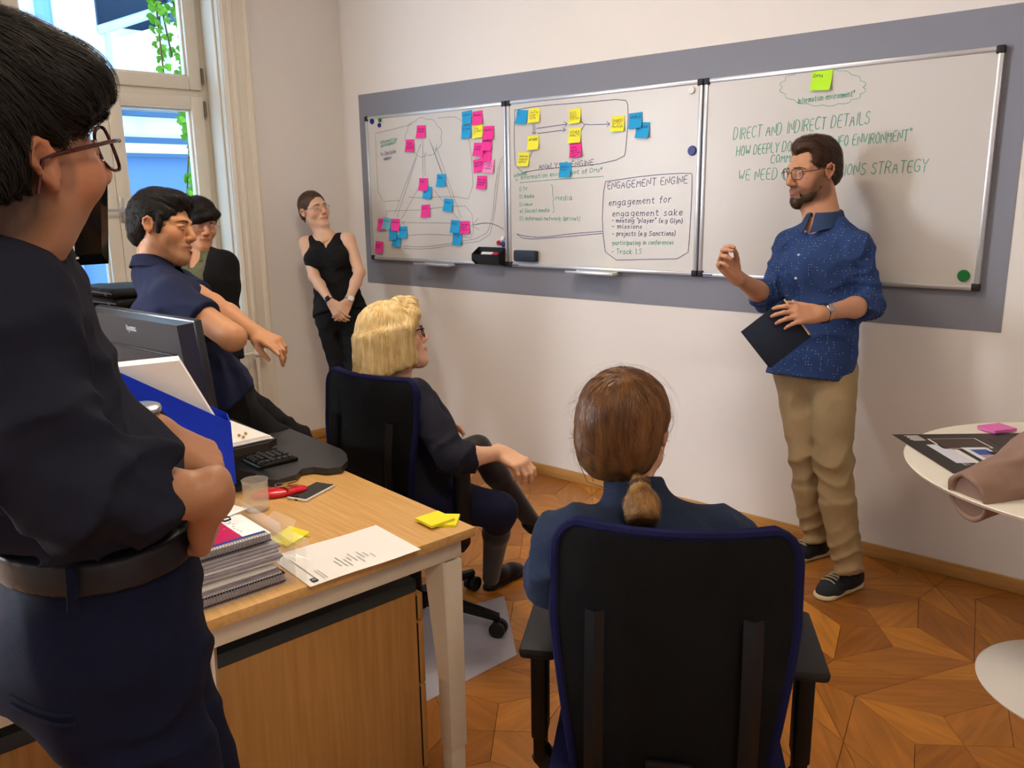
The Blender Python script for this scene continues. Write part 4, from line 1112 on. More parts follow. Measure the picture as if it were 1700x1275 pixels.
    h.ell((0, -.018, .038), (.080, .098, .092), k=0); h.ell((0, .03, .092), (.05, .05, .034), k=.03); h.ell((0, -.062, -.02), (.062, .048, .05), k=.03)
    h.ell((0, .115, -.02), (.105, .088, .098), op='s', k=.012); h.ell((.052, .082, .062), (.034, .035, .03), op='s', k=.01); h.ell((-.052, .082, .062), (.034, .035, .03), op='s', k=.01)
    for x in (-1, 1): h.ell((x*.085, .012, -.045), (.05, .05, .056), op='s', k=.008)
    h.ell((0, -.05, -.115), (.12, .10, .055), op='s', k=.01); h.wrinkle(.0012, 160, 1); h.X = None
    o, V, Q = hair_mesh(h, 'hair', HB, pr, .0045)
    cr = hp + R @ A_([0, -.05, .12])*sc
    def flow(P):
        q = (P-hp) @ R; f = np.stack([q[:, 0]*3, -.8+0*q[:, 0], -.7*(q[:, 2] < .09)*(np.abs(q[:, 0]) > .05)-.35], 1); return f @ R.T
    strands(h, V, Q, 'hair_locks', HB, o, flow, 2600, 6, .006, .0016, .0022, 2, keep=no_ear(hp, R, sc))
    glasses(pr, hp, R, sc, mat('brown_acetate', '5A4436', .3), LENS, .045, .040, .0017, y=.104, z=-.002)
    # trousers
    KH = mat('khaki_cotton', '9C8866', .9, bump=.25, bscale=700, var=.1, vscale=14)
    t = S(); torso = unit(J['shL']-J['shR'])
    pm = (J['hipL']+J['hipR'])/2; t.cone(pm + A_([0, 0, .11]), pm + A_([0, 0, .0]), .098, .108, k=.03, flat=(J['hipL']-J['hipR'], 1.42))
    for q in 'RL':
        hi, kn, an = J['hip'+q], J['kn'+q], J['an'+q]; t.cone(hi + A_([0, 0, -.01]), kn, .094, .071, k=.035); mid = kn + (an-kn)*.35 + A_([0, -.012, 0]); t.cone(kn, mid, .070, .068, k=.03)
        t.cone(mid, an + A_([0, 0, -.010]), .067, .053, k=.02, cap=True)
        ax = unit(an-kn); t.folds(kn + A_([0, 0, -.03]), .11, .011, ax + A_([.35, 0, 0]), 75, 1.0 if q == 'R' else 2.2); t.folds(an + A_([0, 0, .05]), .12, .010, ax + A_([-.3, .1, 0]), 95, .5)
        t.folds(hi + A_([0, -.05, -.10]), .12, .006, A_([.7 if q == 'R' else -.7, 0, .6]), 70, 2)
    t.wrinkle(.0022, 24, 2); garment(t, 'trousers', KH, pr, .0065, 1)
    # shirt, untucked with rolled sleeves
    SH = dotted('dotted_blue_cotton', '233A68', 'A5B8DC', 92, .14)
    g = S(); torso_prims(g, J, .010, .97, hips=False, k=.05, wf=.98)
    fwv = A_([-.06, -1, 0]); g.cone(pm + A_([.0, .0, .22]), pm + A_([-.015, -.045, -.025]), .112, .122, k=.04, flat=(J['hipL']-J['hipR'], 1.36), cap=True)
    for q in 'RL':
        sh, el, wr = J['sh'+q], J['el'+q], J['wr'+q]; ce = el + unit(wr-el)*(.075 if q == 'R' else .085)
        g.cone(sh, el, .056, .050, k=.022); g.cone(el, ce, .052, .050, k=.03, cap=True); g.cone(ce - unit(wr-el)*.05, ce + unit(wr-el)*.006, .0555, .054, k=.004, cap=True)
        g.folds(el, .10, .012, unit(wr-el) + unit(el-sh), 95, 1.5 if q == 'L' else .3); g.folds(sh + (el-sh)*.25, .11, .010, unit(el-sh) + A_([.5, .2, 0]), 80, 2.0)
    g.folds(J['waist'], .19, .011, A_([.45, 0, 1.0]), 70, 1.2); g.folds((J['shL'] + J['waist'])/2, .15, .009, A_([.8, 0, .7]), 75, .4); g.wrinkle(.002, 26, 1)
    hm = hp + R @ A_([0, -.01, -.09]); g.cone(J['neck'] + A_([0, -.015, .03]), J['neck'] + A_([0, -.06, .10]), .052, .07, op='s', k=.01)
    sh = garment(g, 'shirt', SH, pr, .0062, 1)
    CB = mat('navy_chambray', '2A3B5C', .85, bump=.3, bscale=600)
    collar(pr, 'shirt_collar', CB, J['neck'] + A_([-.004, -.014, .008]), (-.06, -.28, 1), (-.30, -1, -.1), .057, .064, .030, .042, .30, .012, .026)
    # placket buttons follow the chest
    BT = mat('pearl_button', 'D9DDE4', .3)
    for (px, py) in ((1337, 384), (1326, 423), (1321, 462), (1316, 500)):
        r = ray(px, py); P = CAM + r*3.05
        for _ in range(60): P = P + r*max(g.ev(P[None])[0]*.35, .0)
        P = P - r*.002
        b = MB(); b.ell(P, (.0052, .0052, .0052)); b.build('button', BT, sh)
    # shoes
    SU = mat('navy_suede', '2B3138', .95, bump=.3, bscale=500); SOL = mat('cream_sole', 'CFC0A0', .7); LC = mat('lace', 'B8A98E', .8)
    for q, hl, to in (('R', on_z(1372, 916, 0), on_z(1312, 932, 0)), ('L', on_z(1426, 968, 0), on_z(1357, 996, 0))):
        so, SR, ssdf = shoe(pr, hl, to, SU, SOL); onto = lambda P: list(ssdf.project(A_([hl + SR @ A_(q) for q in P]), 4, .0022))
        lc = MB(); L = np.linalg.norm(to-hl)
        for i in range(4):
            y = .150+.017*i; z = .099-.013*i
            lc.tube(onto([(-.026, y, z), (-.012, y+.003, z+.01), (0, y+.006, z+.012), (.012, y+.006, z+.01), (.026, y+.004, z)]), .0028, 6)
        for x in (-1, 1): lc.tube([q + A_([0, 0, .003]) for q in onto([(0, .150, .1), (x*.016, .162, .1), (x*.036, .160, .08), (x*.038, .142, .08), (x*.018, .142, .1), (0, .150, .1)])], .0024, 6)
        lc.build('laces', LC, so)
        a = J['an'+q]; sk = MB(); sk.tube([a + A_([0, 0, .02]), a + A_([0, 0, -.05])], .038, 12); sk.build('sock', mat('dark_sock', '1B1D24', .9), pr)
    wax = unit(J['wrL']-J['elL']); watch(pr, 'wristwatch', J['wrL'] - wax*.022, J['elL'], .0315, mat('black_strap', '15151A', .5), mat('steel_case', 'A9ABB0', .25, metal=.8), -f0 + A_([0, 0, .35]), True, .024)
    b = MB(); 
    # notebook with pencil, a thing of its own held in the left hand
    c = [at(1233, 549, 3.03), at(1302, 497, 3.02), at(1346, 557, 3.02), at(1272, 615, 3.03)]
    o0 = sum(c)/4; ex = unit((c[1]-c[0]) + (c[2]-c[3])); ez = unit(np.cross(ex, (c[3]-c[0]) + (c[2]-c[1]))); ey = np.cross(ez, ex); w, hh = np.linalg.norm(c[1]-c[0]), np.linalg.norm(c[3]-c[0])
    NB = empty('notebook', 'dark navy notebook held in the left hand of the standing presenter', 'notebook', tuple(o0)); Rn = np.column_stack([ex, ey, ez])
    for q, zc in (('cover', .007), ('cover', -.007)):
        b = MB(); b.box(Rn @ A_([0, 0, zc]), (w, hh, .003), Rn, .0012); b.build(q, mat('navy_cover', '1A2436', .6, bump=.1, bscale=300), NB)
    b = MB(); b.box((0, 0, 0), (w-.006, hh-.006, .0115), Rn); b.build('pages', mat('page_block', 'E3DFD2', .8), NB)
    p0, p1 = at(1302, 497, 2.995), at(1347, 560, 2.995)
    PC = empty('pencil', 'pale wooden pencil held against the dark notebook', 'pencil', tuple(p0)); b = MB(); b.tube([A_([0, 0, 0]), (p1-p0)*.93], .0038, 6); b.build('pencil_shaft', mat('pencil_wood', 'D9BE8E', .5), PC); b = MB(); b.tube([(p1-p0)*.93, p1-p0], [.0036, .0005], 6); b.build('pencil_tip', mat('graphite', '2A2A2A', .5), PC)
    return pr
DEBUG = False
def rebase(root):
    """children were built in room coordinates; hang them under the thing's base"""
    bpy.context.view_layer.update()
    L = Vector(root.location)
    for ch in root.children: ch.location = Vector(ch.location) - L
P1 = presenter(); rebase(P1)
# ================================================================== helpers for the other people
def pit(f, deg, upv=(0, 0, 1)):
    f = unit(f); r = unit(np.cross(f, upv)); a = radians(deg); return f*cos(a) + np.cross(r, f)*sin(a)
def neck_prims(s, hp, R, sc, nb, r0=.051, r1=.058):
    s.cone(hp + R @ A_([0, -.028, -.055])*sc, nb + A_([0, 0, -.02]), r0*sc, r1*sc, k=.03); s.cone(hp + R @ A_([0, .004, -.078])*sc, nb + R @ A_([0, .034, -.03]), .024*sc, .036*sc, k=.02)
def cap_hair(h, top=.0, fringe=0.0, back=.0, side=0.0):
    h.ell((0, -.018, .038+top*.4), (.080+side, .099+back, .092+top*.6), k=0); h.ell((0, -.060, -.018), (.064+side*.6, .050+back*.5, .055), k=.03)
def cut_face(h, zline=.05, ear=True, nape=-.10, yk=.115, rx=.105):
    h.ell((0, yk, zline-.083), (rx, .080, .085), op='s', k=.010)
    if ear:
        for x in (-1, 1): h.ell((x*.085, .012, -.045), (.05, .05, .056), op='s', k=.008); h.ell((x*.090, -.010, .002), (.026, .019, .026), op='s', k=.006)
    h.ell((0, -.05, nape-.03), (.14, .12, .055), op='s', k=.008)
def trousers(J, m, parent, ease=.012, top=.10, hem=.058, fold=.010, seat=True, sc=.92, h=.0075, cut=True):
    t = S(); pm = (J['hipL']+J['hipR'])/2; lat = J['hipL']-J['hipR']; upv = unit(J['waist']-pm) if 'waist' in J else A_([0, 0, 1])
    t.cone(pm + upv*top, pm, .094+ease*.5, .102+ease, k=.03, flat=(lat, 1.42))
    for q in 'RL':
        hi, kn, an = J['hip'+q], J['kn'+q], J['an'+q]; t.cone(hi, kn, .080*sc+ease, .056*sc+ease, k=.035); mid = kn + (an-kn)*.35
        t.cone(kn, mid, .055*sc+ease, .054*sc+ease, k=.03); t.cone(mid, an, .054*sc+ease, hem, k=.02, cap=cut)
        ax = unit(an-kn); t.folds(kn, .11, fold, ax + A_([.3, .1, 0]), 80, 1.0 if q == 'R' else 2.2); t.folds(hi + (kn-hi)*.2, .13, fold*.9, unit(kn-hi) + lat*(2 if q == 'R' else -2), 70, 2)
    t.wrinkle(.0018, 24, 2); return garment(t, 'trousers', m, parent, h, 1)

# ================================================================== WOMAN leaning in the corner
def woman_corner():
    pr = empty('person', 'woman in sleeveless black top and trousers leaning in the corner, hands clasped', 'person', (.48, -.47, 0))
    D = 5.12
    hp = at(522, 349, D); R = frame(pit(A_([.79, -.61, 0])*.8 + A_([.763, .646, 0])*.6, 12), unit(-.42*rx + up)); sc = .98
    J = dict(neck=at(541, 392, D), shR=at(508, 404, D+.02), shL=at(578, 398, D-.02), elR=at(521, 458, D-.10), wrR=at(550, 503, D-.24), elL=at(597, 452, D-.12), wrL=at(578, 501, D-.24),
             hipR=at(545, 528, D-.02), hipL=at(588, 524, D-.04), knR=at(565, 620, D-.04), anR=at(580, 715, D), knL=at(590, 618, D-.12), anL=at(603, 715, D-.1))
    J['waist'] = at(556, 468, D); J['chest'] = at(548, 430, D-.01)
    if DEBUG: print('corner woman', J['shR'], hp); bones(J, [('shR','shL'),('shR','elR'),('elR','wrR'),('shL','elL'),('elL','wrL'),('hipR','knR'),('knR','anR'),('neck','hipL')])
    s = S(); torso_prims(s, J, -.012, .88, .82); head_sdf(s, hp, R, sc, nose=.9, jaw=.92, fem=1); neck_prims(s, hp, R, sc, J['neck'], .046, .050)
    arm_prims(s, J['shR'], J['elR'], J['wrR'], .84); arm_prims(s, J['shL'], J['elL'], J['wrL'], .84)
    for q in 'RL': leg_prims(s, J['hip'+q], J['kn'+q], J['an'+q], .82)
    ct = at(563, 520, D-.28)
    t1 = hand_sdf(s, J['wrR'], ct + A_([.015, 0, -.03]) - J['wrR'], -f0*.6 - rx*.5 + up*.3, 'R', .88, [(.4, .7, .4), (.45, .7, .4), (.5, .7, .4), (.5, .7, .4)], (.8, .35, -.4))
    t2 = hand_sdf(s, J['wrL'], ct + A_([-.01, 0, -.045]) - J['wrL'], -f0*.8 + rx*.5 + up*.2, 'L', .88, [(.55, .8, .4), (.55, .8, .4), (.6, .8, .4), (.6, .8, .4)], (.8, .35, -.4))
    regs = face_regs(hp, R, sc, 'B8665C', 'D08A74')
    body_mesh(s, 'body', pr, [head_fine_box(hp, R, sc), box_around([J['wrR'], J['wrL']]+t1+t2, .03)], .009, .0042, 'D8AE92', regs)
    eyes(pr, hp, R, sc, '4A5A5A'); brows(pr, hp, R, sc, s, mat('brown_brow', '2E2019', .8), .0022)
    HB = hair_mat('dark_brown_hair', '3A2A20', '5A4636'); h = S(); h.X = (R, hp, sc); cap_hair(h, -.004); cut_face(h, .074, True, -.06, .110, .09)
    h.ell((0, -.115, .01), (.034, .028, .034), k=.012); h.wrinkle(.001, 150, 1); h.X = None
    o, V, Q = hair_mesh(h, 'hair', HB, pr, .0045)
    strands(h, V, Q, 'hair_locks', HB, o, lambda P: np.tile((R @ A_([0, -1, -.25]))[None], (len(P), 1)), 1200, 5, .008, .0015, .0012, 2, keep=no_ear(hp, R, sc))
    glasses(pr, hp, R, sc, mat('thin_steel', '8C8478', .3, metal=.8), LENS, .046, .030, .0010, y=.102)
    BK = mat('black_cloth', '0E0E11', .85, bump=.2, bscale=500)
    g = S(); torso_prims(g, J, .004, .90, .86, top=False, k=.04, bust=1)
    pm = (J['hipL']+J['hipR'])/2; upb = unit(J['waist']-pm); g.cone(J['waist'] + upb*.02, pm + upb*.02, .088, .128, k=.03, flat=(J['hipL']-J['hipR'], 1.35), cap=True)
    for q in ('shL', 'shR'): g.cone(J['neck'] + (J[q]-J['neck'])*.62 + A_([0, 0, -.012]), J['chest'] + (J[q]-J['neck'])*.55, .048, .062, k=.03)
    fw = unit(np.cross(upb, J['shR']-J['shL'])); g.cone(J['neck'] + fw*.03 + A_([0, 0, .05]), at(541, 409, D-.085), .082, .010, op='s', k=.004)
    for q in ('shL', 'shR'): g.ell(J[q] + unit(J[q]-J['neck'])*.035 + A_([0, 0, -.01]), (.060, .060, .075), op='s', k=.01)
    g.folds(J['waist'], .16, .010, upb + A_([.2, 0, 0]), 85, 1); g.folds(J['chest'] + fw*.08, .10, .008, upb + A_([0, .3, 0]), 90, 2); garment(g, 'black_top', BK, pr, .007, 1)
    trousers(J, BK, pr, .006, .06, .045, .008)
    SH = mat('black_leather', '121214', .4)
    for q in 'RL': a = J['an'+q]; shoe(pr, (a[0]-.04, a[1]+.02, 0), (a[0]+.13, a[1]-.15, 0), SH, SH, sc=.85)
    ax = unit(J['wrR']-J['elR']); watch(pr, 'wrist_band', J['wrR']-ax*.02, J['elR'], .026, mat('black_strap', '15151A', .5), mat('black_case', '1A1A1C', .3), -f0, True, .02)
    ax = unit(J['wrL']-J['elL']); watch(pr, 'wristwatch', J['wrL']-ax*.01, J['elL'], .026, mat('steel_case', 'A9ABB0', .25, metal=.8), mat('white_dial', 'E8E6E0', .3), -f0 + rx*.5, False, .010)
    b = MB(); nb = J['neck']; pts = []
    for i in range(21):
        a = pi*i/20; p = nb + fw*(.012+.065*sin(a)) + unit(J['shL']-J['shR'])*.058*cos(a) + upb*(.03-.085*sin(a)); p = s.project(p[None], 3, .0015)[0]; pts.append(p)
    b.tube(pts, .0011, 5); b.ell(pts[10] + A_([0, 0, -.006]), (.005, .005, .007)); b.build('necklace', mat('gold', 'C9A050', .3, metal=1), pr)
    b = MB(); e = hp + R @ A_([.083, -.008, -.045])*sc
    for x in (-1, 1): b.ell(hp + R @ A_([x*.083, -.008, -.050])*sc, (.004, .004, .016))
    b.build('earrings', BLACK, pr); return pr
# ================================================================== YOUNG MAN in green polo and cardigan, by the window
def man_green():
    pr = empty('person', 'young man in olive polo shirt and black cardigan standing by the window', 'person', (.62, -1.38, 0))
    D = 4.25; hp = at(331, 372, D); R = frame(pit(unit(A_([.87, -.5, 0])*.85 + A_([.763, .646, 0])*.42), -7), unit(up - .05*rx)); sc = 1.0
    J = dict(neck=at(338, 431, D+.02), shR=at(302, 440, D+.05), shL=at(371, 440, D-.02), elR=at(292, 520, D), wrR=at(320, 590, D-.15), elL=at(374, 525, D-.02), wrL=at(360, 590, D-.2), hipR=at(322, 580, D), hipL=at(368, 580, D-.03),
             knR=at(350, 700, D-.12), anR=at(352, 835, D), knL=at(386, 705, D-.2), anL=at(388, 845, D-.12))
    J['waist'] = at(340, 520, D); J['chest'] = at(338, 472, D)
    s = S(); torso_prims(s, J, -.006, .92, .95); head_sdf(s, hp, R, sc, nose=.95, jaw=1.0, cheek=1.1, brow=.7, lid=.001); neck_prims(s, hp, R, sc, J['neck'])
    arm_prims(s, J['shR'], J['elR'], J['wrR'], .92); arm_prims(s, J['shL'], J['elL'], J['wrL'], .92)
    for q in 'RL': leg_prims(s, J['hip'+q], J['kn'+q], J['an'+q], .88)
    t1 = hand_sdf(s, J['wrR'], J['wrR']-J['elR'], -f0, 'R', .95); t2 = hand_sdf(s, J['wrL'], J['wrL']-J['elL'], -f0, 'L', .95)
    body_mesh(s, 'body', pr, [head_fine_box(hp, R, sc)], .011, .0042, 'C68E6C', face_regs(hp, R, sc, 'A86452', 'C07858'))
    eyes(pr, hp, R, sc, '20150F', (0, 1, -.1)); brows(pr, hp, R, sc, s, LASH)
    HK = hair_mat('black_hair', '0D0B0A', '1C1714', .55); h = S(); h.X = (R, hp, sc); cap_hair(h, .012, back=.004, side=.006); cut_face(h, .058, True, -.075)
    h.path([(-.055, .066, .065), (-.01, .090, .058), (.035, .088, .040), (.062, .066, .022)], [.022, .024, .022, .017], k=.02); h.wrinkle(.0015, 120, 2); h.X = None
    o, V, Q = hair_mesh(h, 'hair', HK, pr, .005)
    def flow(P): q = (P-hp) @ R; f = np.stack([.4+q[:, 0]*6, np.where(q[:, 1] > -.02, .55, -.5), -.75-0*q[:, 0]], 1); return f @ R.T
    strands(h, V, Q, 'hair_locks', HK, o, flow, 1500, 6, .008, .0022, .0022, 2)
    glasses(pr, hp, R, sc, mat('thin_steel', '8C8478', .3, metal=.8), LENS, .050, .044, .0009, y=.101)
    OL = mat('olive_pique', '5F6048', .9, bump=.3, bscale=700); CD = mat('black_knit', '101012', .95, bump=.35, bscale=500)
    fw = unit(np.cross(up, J['shR']-J['shL'])); fw = fw if fw @ f0 < 0 else -fw
    g = S(); torso_prims(g, J, .009, .92, .95, hips=False, k=.05); g.cone(J['waist'], (J['hipL']+J['hipR'])/2, .11, .118, k=.03, flat=(J['shL']-J['shR'], 1.4), cap=True)
    g.cone(J['neck'] + A_([0, 0, .05]), J['neck'] + fw*.11 + A_([0, 0, -.045]), .052, .018, op='s', k=.006); g.folds(J['chest'] + fw*.1, .14, .009, A_([.5, .2, .6]), 80, 1); g.wrinkle(.0015, 30, 1)
    garment(g, 'polo_shirt', OL, pr, .007, 1); collar(pr, 'polo_collar', OL, J['neck'] + A_([0, 0, .008]), up + fw*.25, fw, .056, .064, .022, .034, .95, .010, .02)
    c = S(); torso_prims(c, J, .024, .97, .98, hips=False, k=.05); c.cone(J['waist'], (J['hipL']+J['hipR'])/2 + A_([0, 0, -.05]), .125, .135, k=.03, flat=(J['shL']-J['shR'], 1.4), cap=True)
    for q in 'RL': arm_prims(c, J['sh'+q], J['el'+q], J['wr'+q], 1.0, .014); c.folds(J['el'+q], .1, .010, A_([.2, 0, 1]), 80, 1)
    lat = unit(J['shL']-J['shR']); c.cone(J['neck'] + fw*.06 + A_([0, 0, .05]), J['chest'] + fw*.15 + A_([0, 0, -.02]) + lat*.005, .070, .085, op='s', k=.008); c.cone(J['chest'] + fw*.15 + lat*.005, (J['hipL']+J['hipR'])/2 + fw*.17, .085, .095, op='s', k=.008)
    garment(c, 'cardigan', CD, pr, .008, 1)
    trousers(J, mat('navy_trousers', '191D30', .9, bump=.2, bscale=600), pr, .010, .08, .055, .010)
    SH = mat('black_leather', '121214', .4)
    for q in 'RL': a = J['an'+q]; shoe(pr, (a[0]-.05, a[1]+.04, 0), (a[0]+.17, a[1]-.10, 0), SH, SH)
    return pr
# ================================================================== MAN in navy polo, perched on the far desk edge, pointing
def man_polo():
    pr = empty('person', 'man in navy polo shirt perched on the desk edge, arms crossed and pointing', 'person', (1.95, -1.98, 0))
    D = 3.0; hp = at(271, 379, D); fwd = A_([.80, .60, -.03]); R = frame(fwd, unit(up + .03*rx)); sc = 1.06
    J = dict(neck=at(252, 452, D+.02), shR=at(287, 492, 2.86), shL=at(296, 474, 3.17), elR=at(385, 560, 2.76), wrR=at(340, 527, 2.94), elL=at(352, 506, 3.0), wrL=at(430, 557, 2.88),
             hipR=at(356, 664, 2.98), hipL=at(376, 656, 3.14), knR=at(466, 740, 3.08), knL=at(490, 733, 3.24))
    for q in 'RL': J['an'+q] = A_([J['kn'+q][0]+.10, J['kn'+q][1]+.12, .09])
    J['waist'] = at(306, 592, D); J['chest'] = at(282, 530, D)
    if DEBUG: print('polo man', {k: np.round(v, 2) for k, v in J.items()}); bones(J, [('shR','shL'),('shR','elR'),('elR','wrR'),('shL','elL'),('elL','wrL'),('hipR','knR'),('knR','anR'),('neck','hipL')])
    s = S(); torso_prims(s, J, -.004, 1.0, 1.0); head_sdf(s, hp, R, sc, nose=.95, jaw=.96, cheek=1.0, brow=.7, lid=.0008); neck_prims(s, hp, R, sc, J['neck'], .052, .060)
    arm_prims(s, J['shR'], J['elR'], J['wrR'], 1.08); arm_prims(s, J['shL'], J['elL'], J['wrL'], 1.05)
    s.ell(J['elR'] + unit(J['elR']-J['shR'])*.004, (.041, .041, .041), k=.02)
    for q in 'RL': leg_prims(s, J['hip'+q], J['kn'+q], J['an'+q], .92)
    dL = at(482, 580, 2.76) - J['wrL']
    t1 = hand_sdf(s, J['wrL'], dL, up*.65 - f0*.55 + rx*.25, 'L', 1.0, [(.05, .15, .1), (.4, .7, .4), (.6, .9, .5), (.7, 1., .5)], (.85, .25, -.45), .3)
    t2 = hand_sdf(s, J['wrR'], J['elL'] - J['wrR'], -f0, 'R', .95, [(.5, .6, .4)]*4)
    regs = face_regs(hp, R, sc, '9C5E4C', 'B87050', '6A4A38', .35)
    body_mesh(s, 'body', pr, [head_fine_box(hp, R, sc), box_around([J['wrL']]+t1, .035)], .0085, .0036, 'C08C66', regs)
    eyes(pr, hp, R, sc, '20150F', (.1, 1, -.12)); brows(pr, hp, R, sc, s, LASH, .0042, .003, 110)
    HK = hair_mat('black_hair', '0D0B0A', '1C1714', .55); h = S(); h.X = (R, hp, sc); cap_hair(h, .010, back=.004, side=.004)
    h.ell((0, .045, .090), (.062, .05, .036), k=.02); cut_face(h, .066, True, -.085, .112, .10); 
    for x in (-1, 1): h.path([(x*.074, .022, .03), (x*.0735, .020, .0), (x*.072, .018, -.026)], [.010, .008, .004], k=.008)
    h.wrinkle(.0018, 130, 2); h.X = None
    o, V, Q = hair_mesh(h, 'hair', HK, pr, .0045)
    def flow(P): q = (P-hp) @ R; f = np.stack([.25+q[:, 0]*7, np.where((q[:, 1] > 0) & (q[:, 2] > .05), .9, -.25), -.6-6*np.maximum(.08-q[:, 2], 0)], 1); return f @ R.T
    strands(h, V, Q, 'hair_locks', HK, o, flow, 3200, 6, .0065, .0018, .0024, 2, jitter=.35, keep=no_ear(hp, R, sc))
    NV = mat('navy_pique', '1B2240', .9, bump=.4, bscale=800, var=.15, vscale=10)
    lat = unit(J['shR']-J['shL']); g = S(); torso_prims(g, J, .012, 1.02, 1.0, hips=False, k=.05)
    pm = (J['hipL']+J['hipR'])/2; g.cone(J['waist'], pm + (pm-J['waist'])*.12, .118, .128, k=.04, flat=(lat, 1.36), cap=True)
    ax = unit(J['elR']-J['shR']); cR = J['shR'] + ax*.165; g.cone(J['shR'], J['shR']+ax*.06, .062, .062, k=.03); g.cone(J['shR']+ax*.02, cR, .062, .064, k=.012, cap=True)
    ax2 = unit(J['elL']-J['shL']); g.cone(J['shL'], J['shL']+ax2*.15, .060, .060, k=.02, cap=True)
    g.cone(J['neck'] + A_([0, 0, .03]), J['neck'] + A_([0, 0, .10]), .058, .075, op='s', k=.01)
    g.folds(J['shR'] + ax*.10 - up*.05, .10, .010, ax*.4 + up, 75, 1); g.folds(J['waist'], .18, .013, unit(J['waist']-pm) + A_([.3, 0, 0]), 70, 2); g.folds(J['chest'], .15, .008, A_([.5, .3, .8]), 60, .5); g.wrinkle(.0016, 26, 3)
    garment(g, 'polo_shirt', NV, pr, .0062, 1)
    collar(pr, 'polo_collar', NV, J['neck'] + A_([.012, .008, .020]), unit(J['neck']-J['chest'])*.6 + up*.6, fwd, .062, .068, .030, .040, .8, .008, .012)
    trousers(J, mat('black_trousers', '0F0F12', .85, bump=.25, bscale=500), pr, .012, .03, .062, .014)
    SH = mat('black_leather', '121214', .4)
    for q in 'RL': a = J['an'+q]; a0 = on_z(*([505, 930] if q == 'R' else [545, 912]), 0); shoe(pr, (a[0]-.05, a[1]-.02, 0), (a[0]+.20, a[1]+.11, 0), SH, SH)
    return pr
for f_ in (woman_corner, man_green, man_polo): rebase(f_())
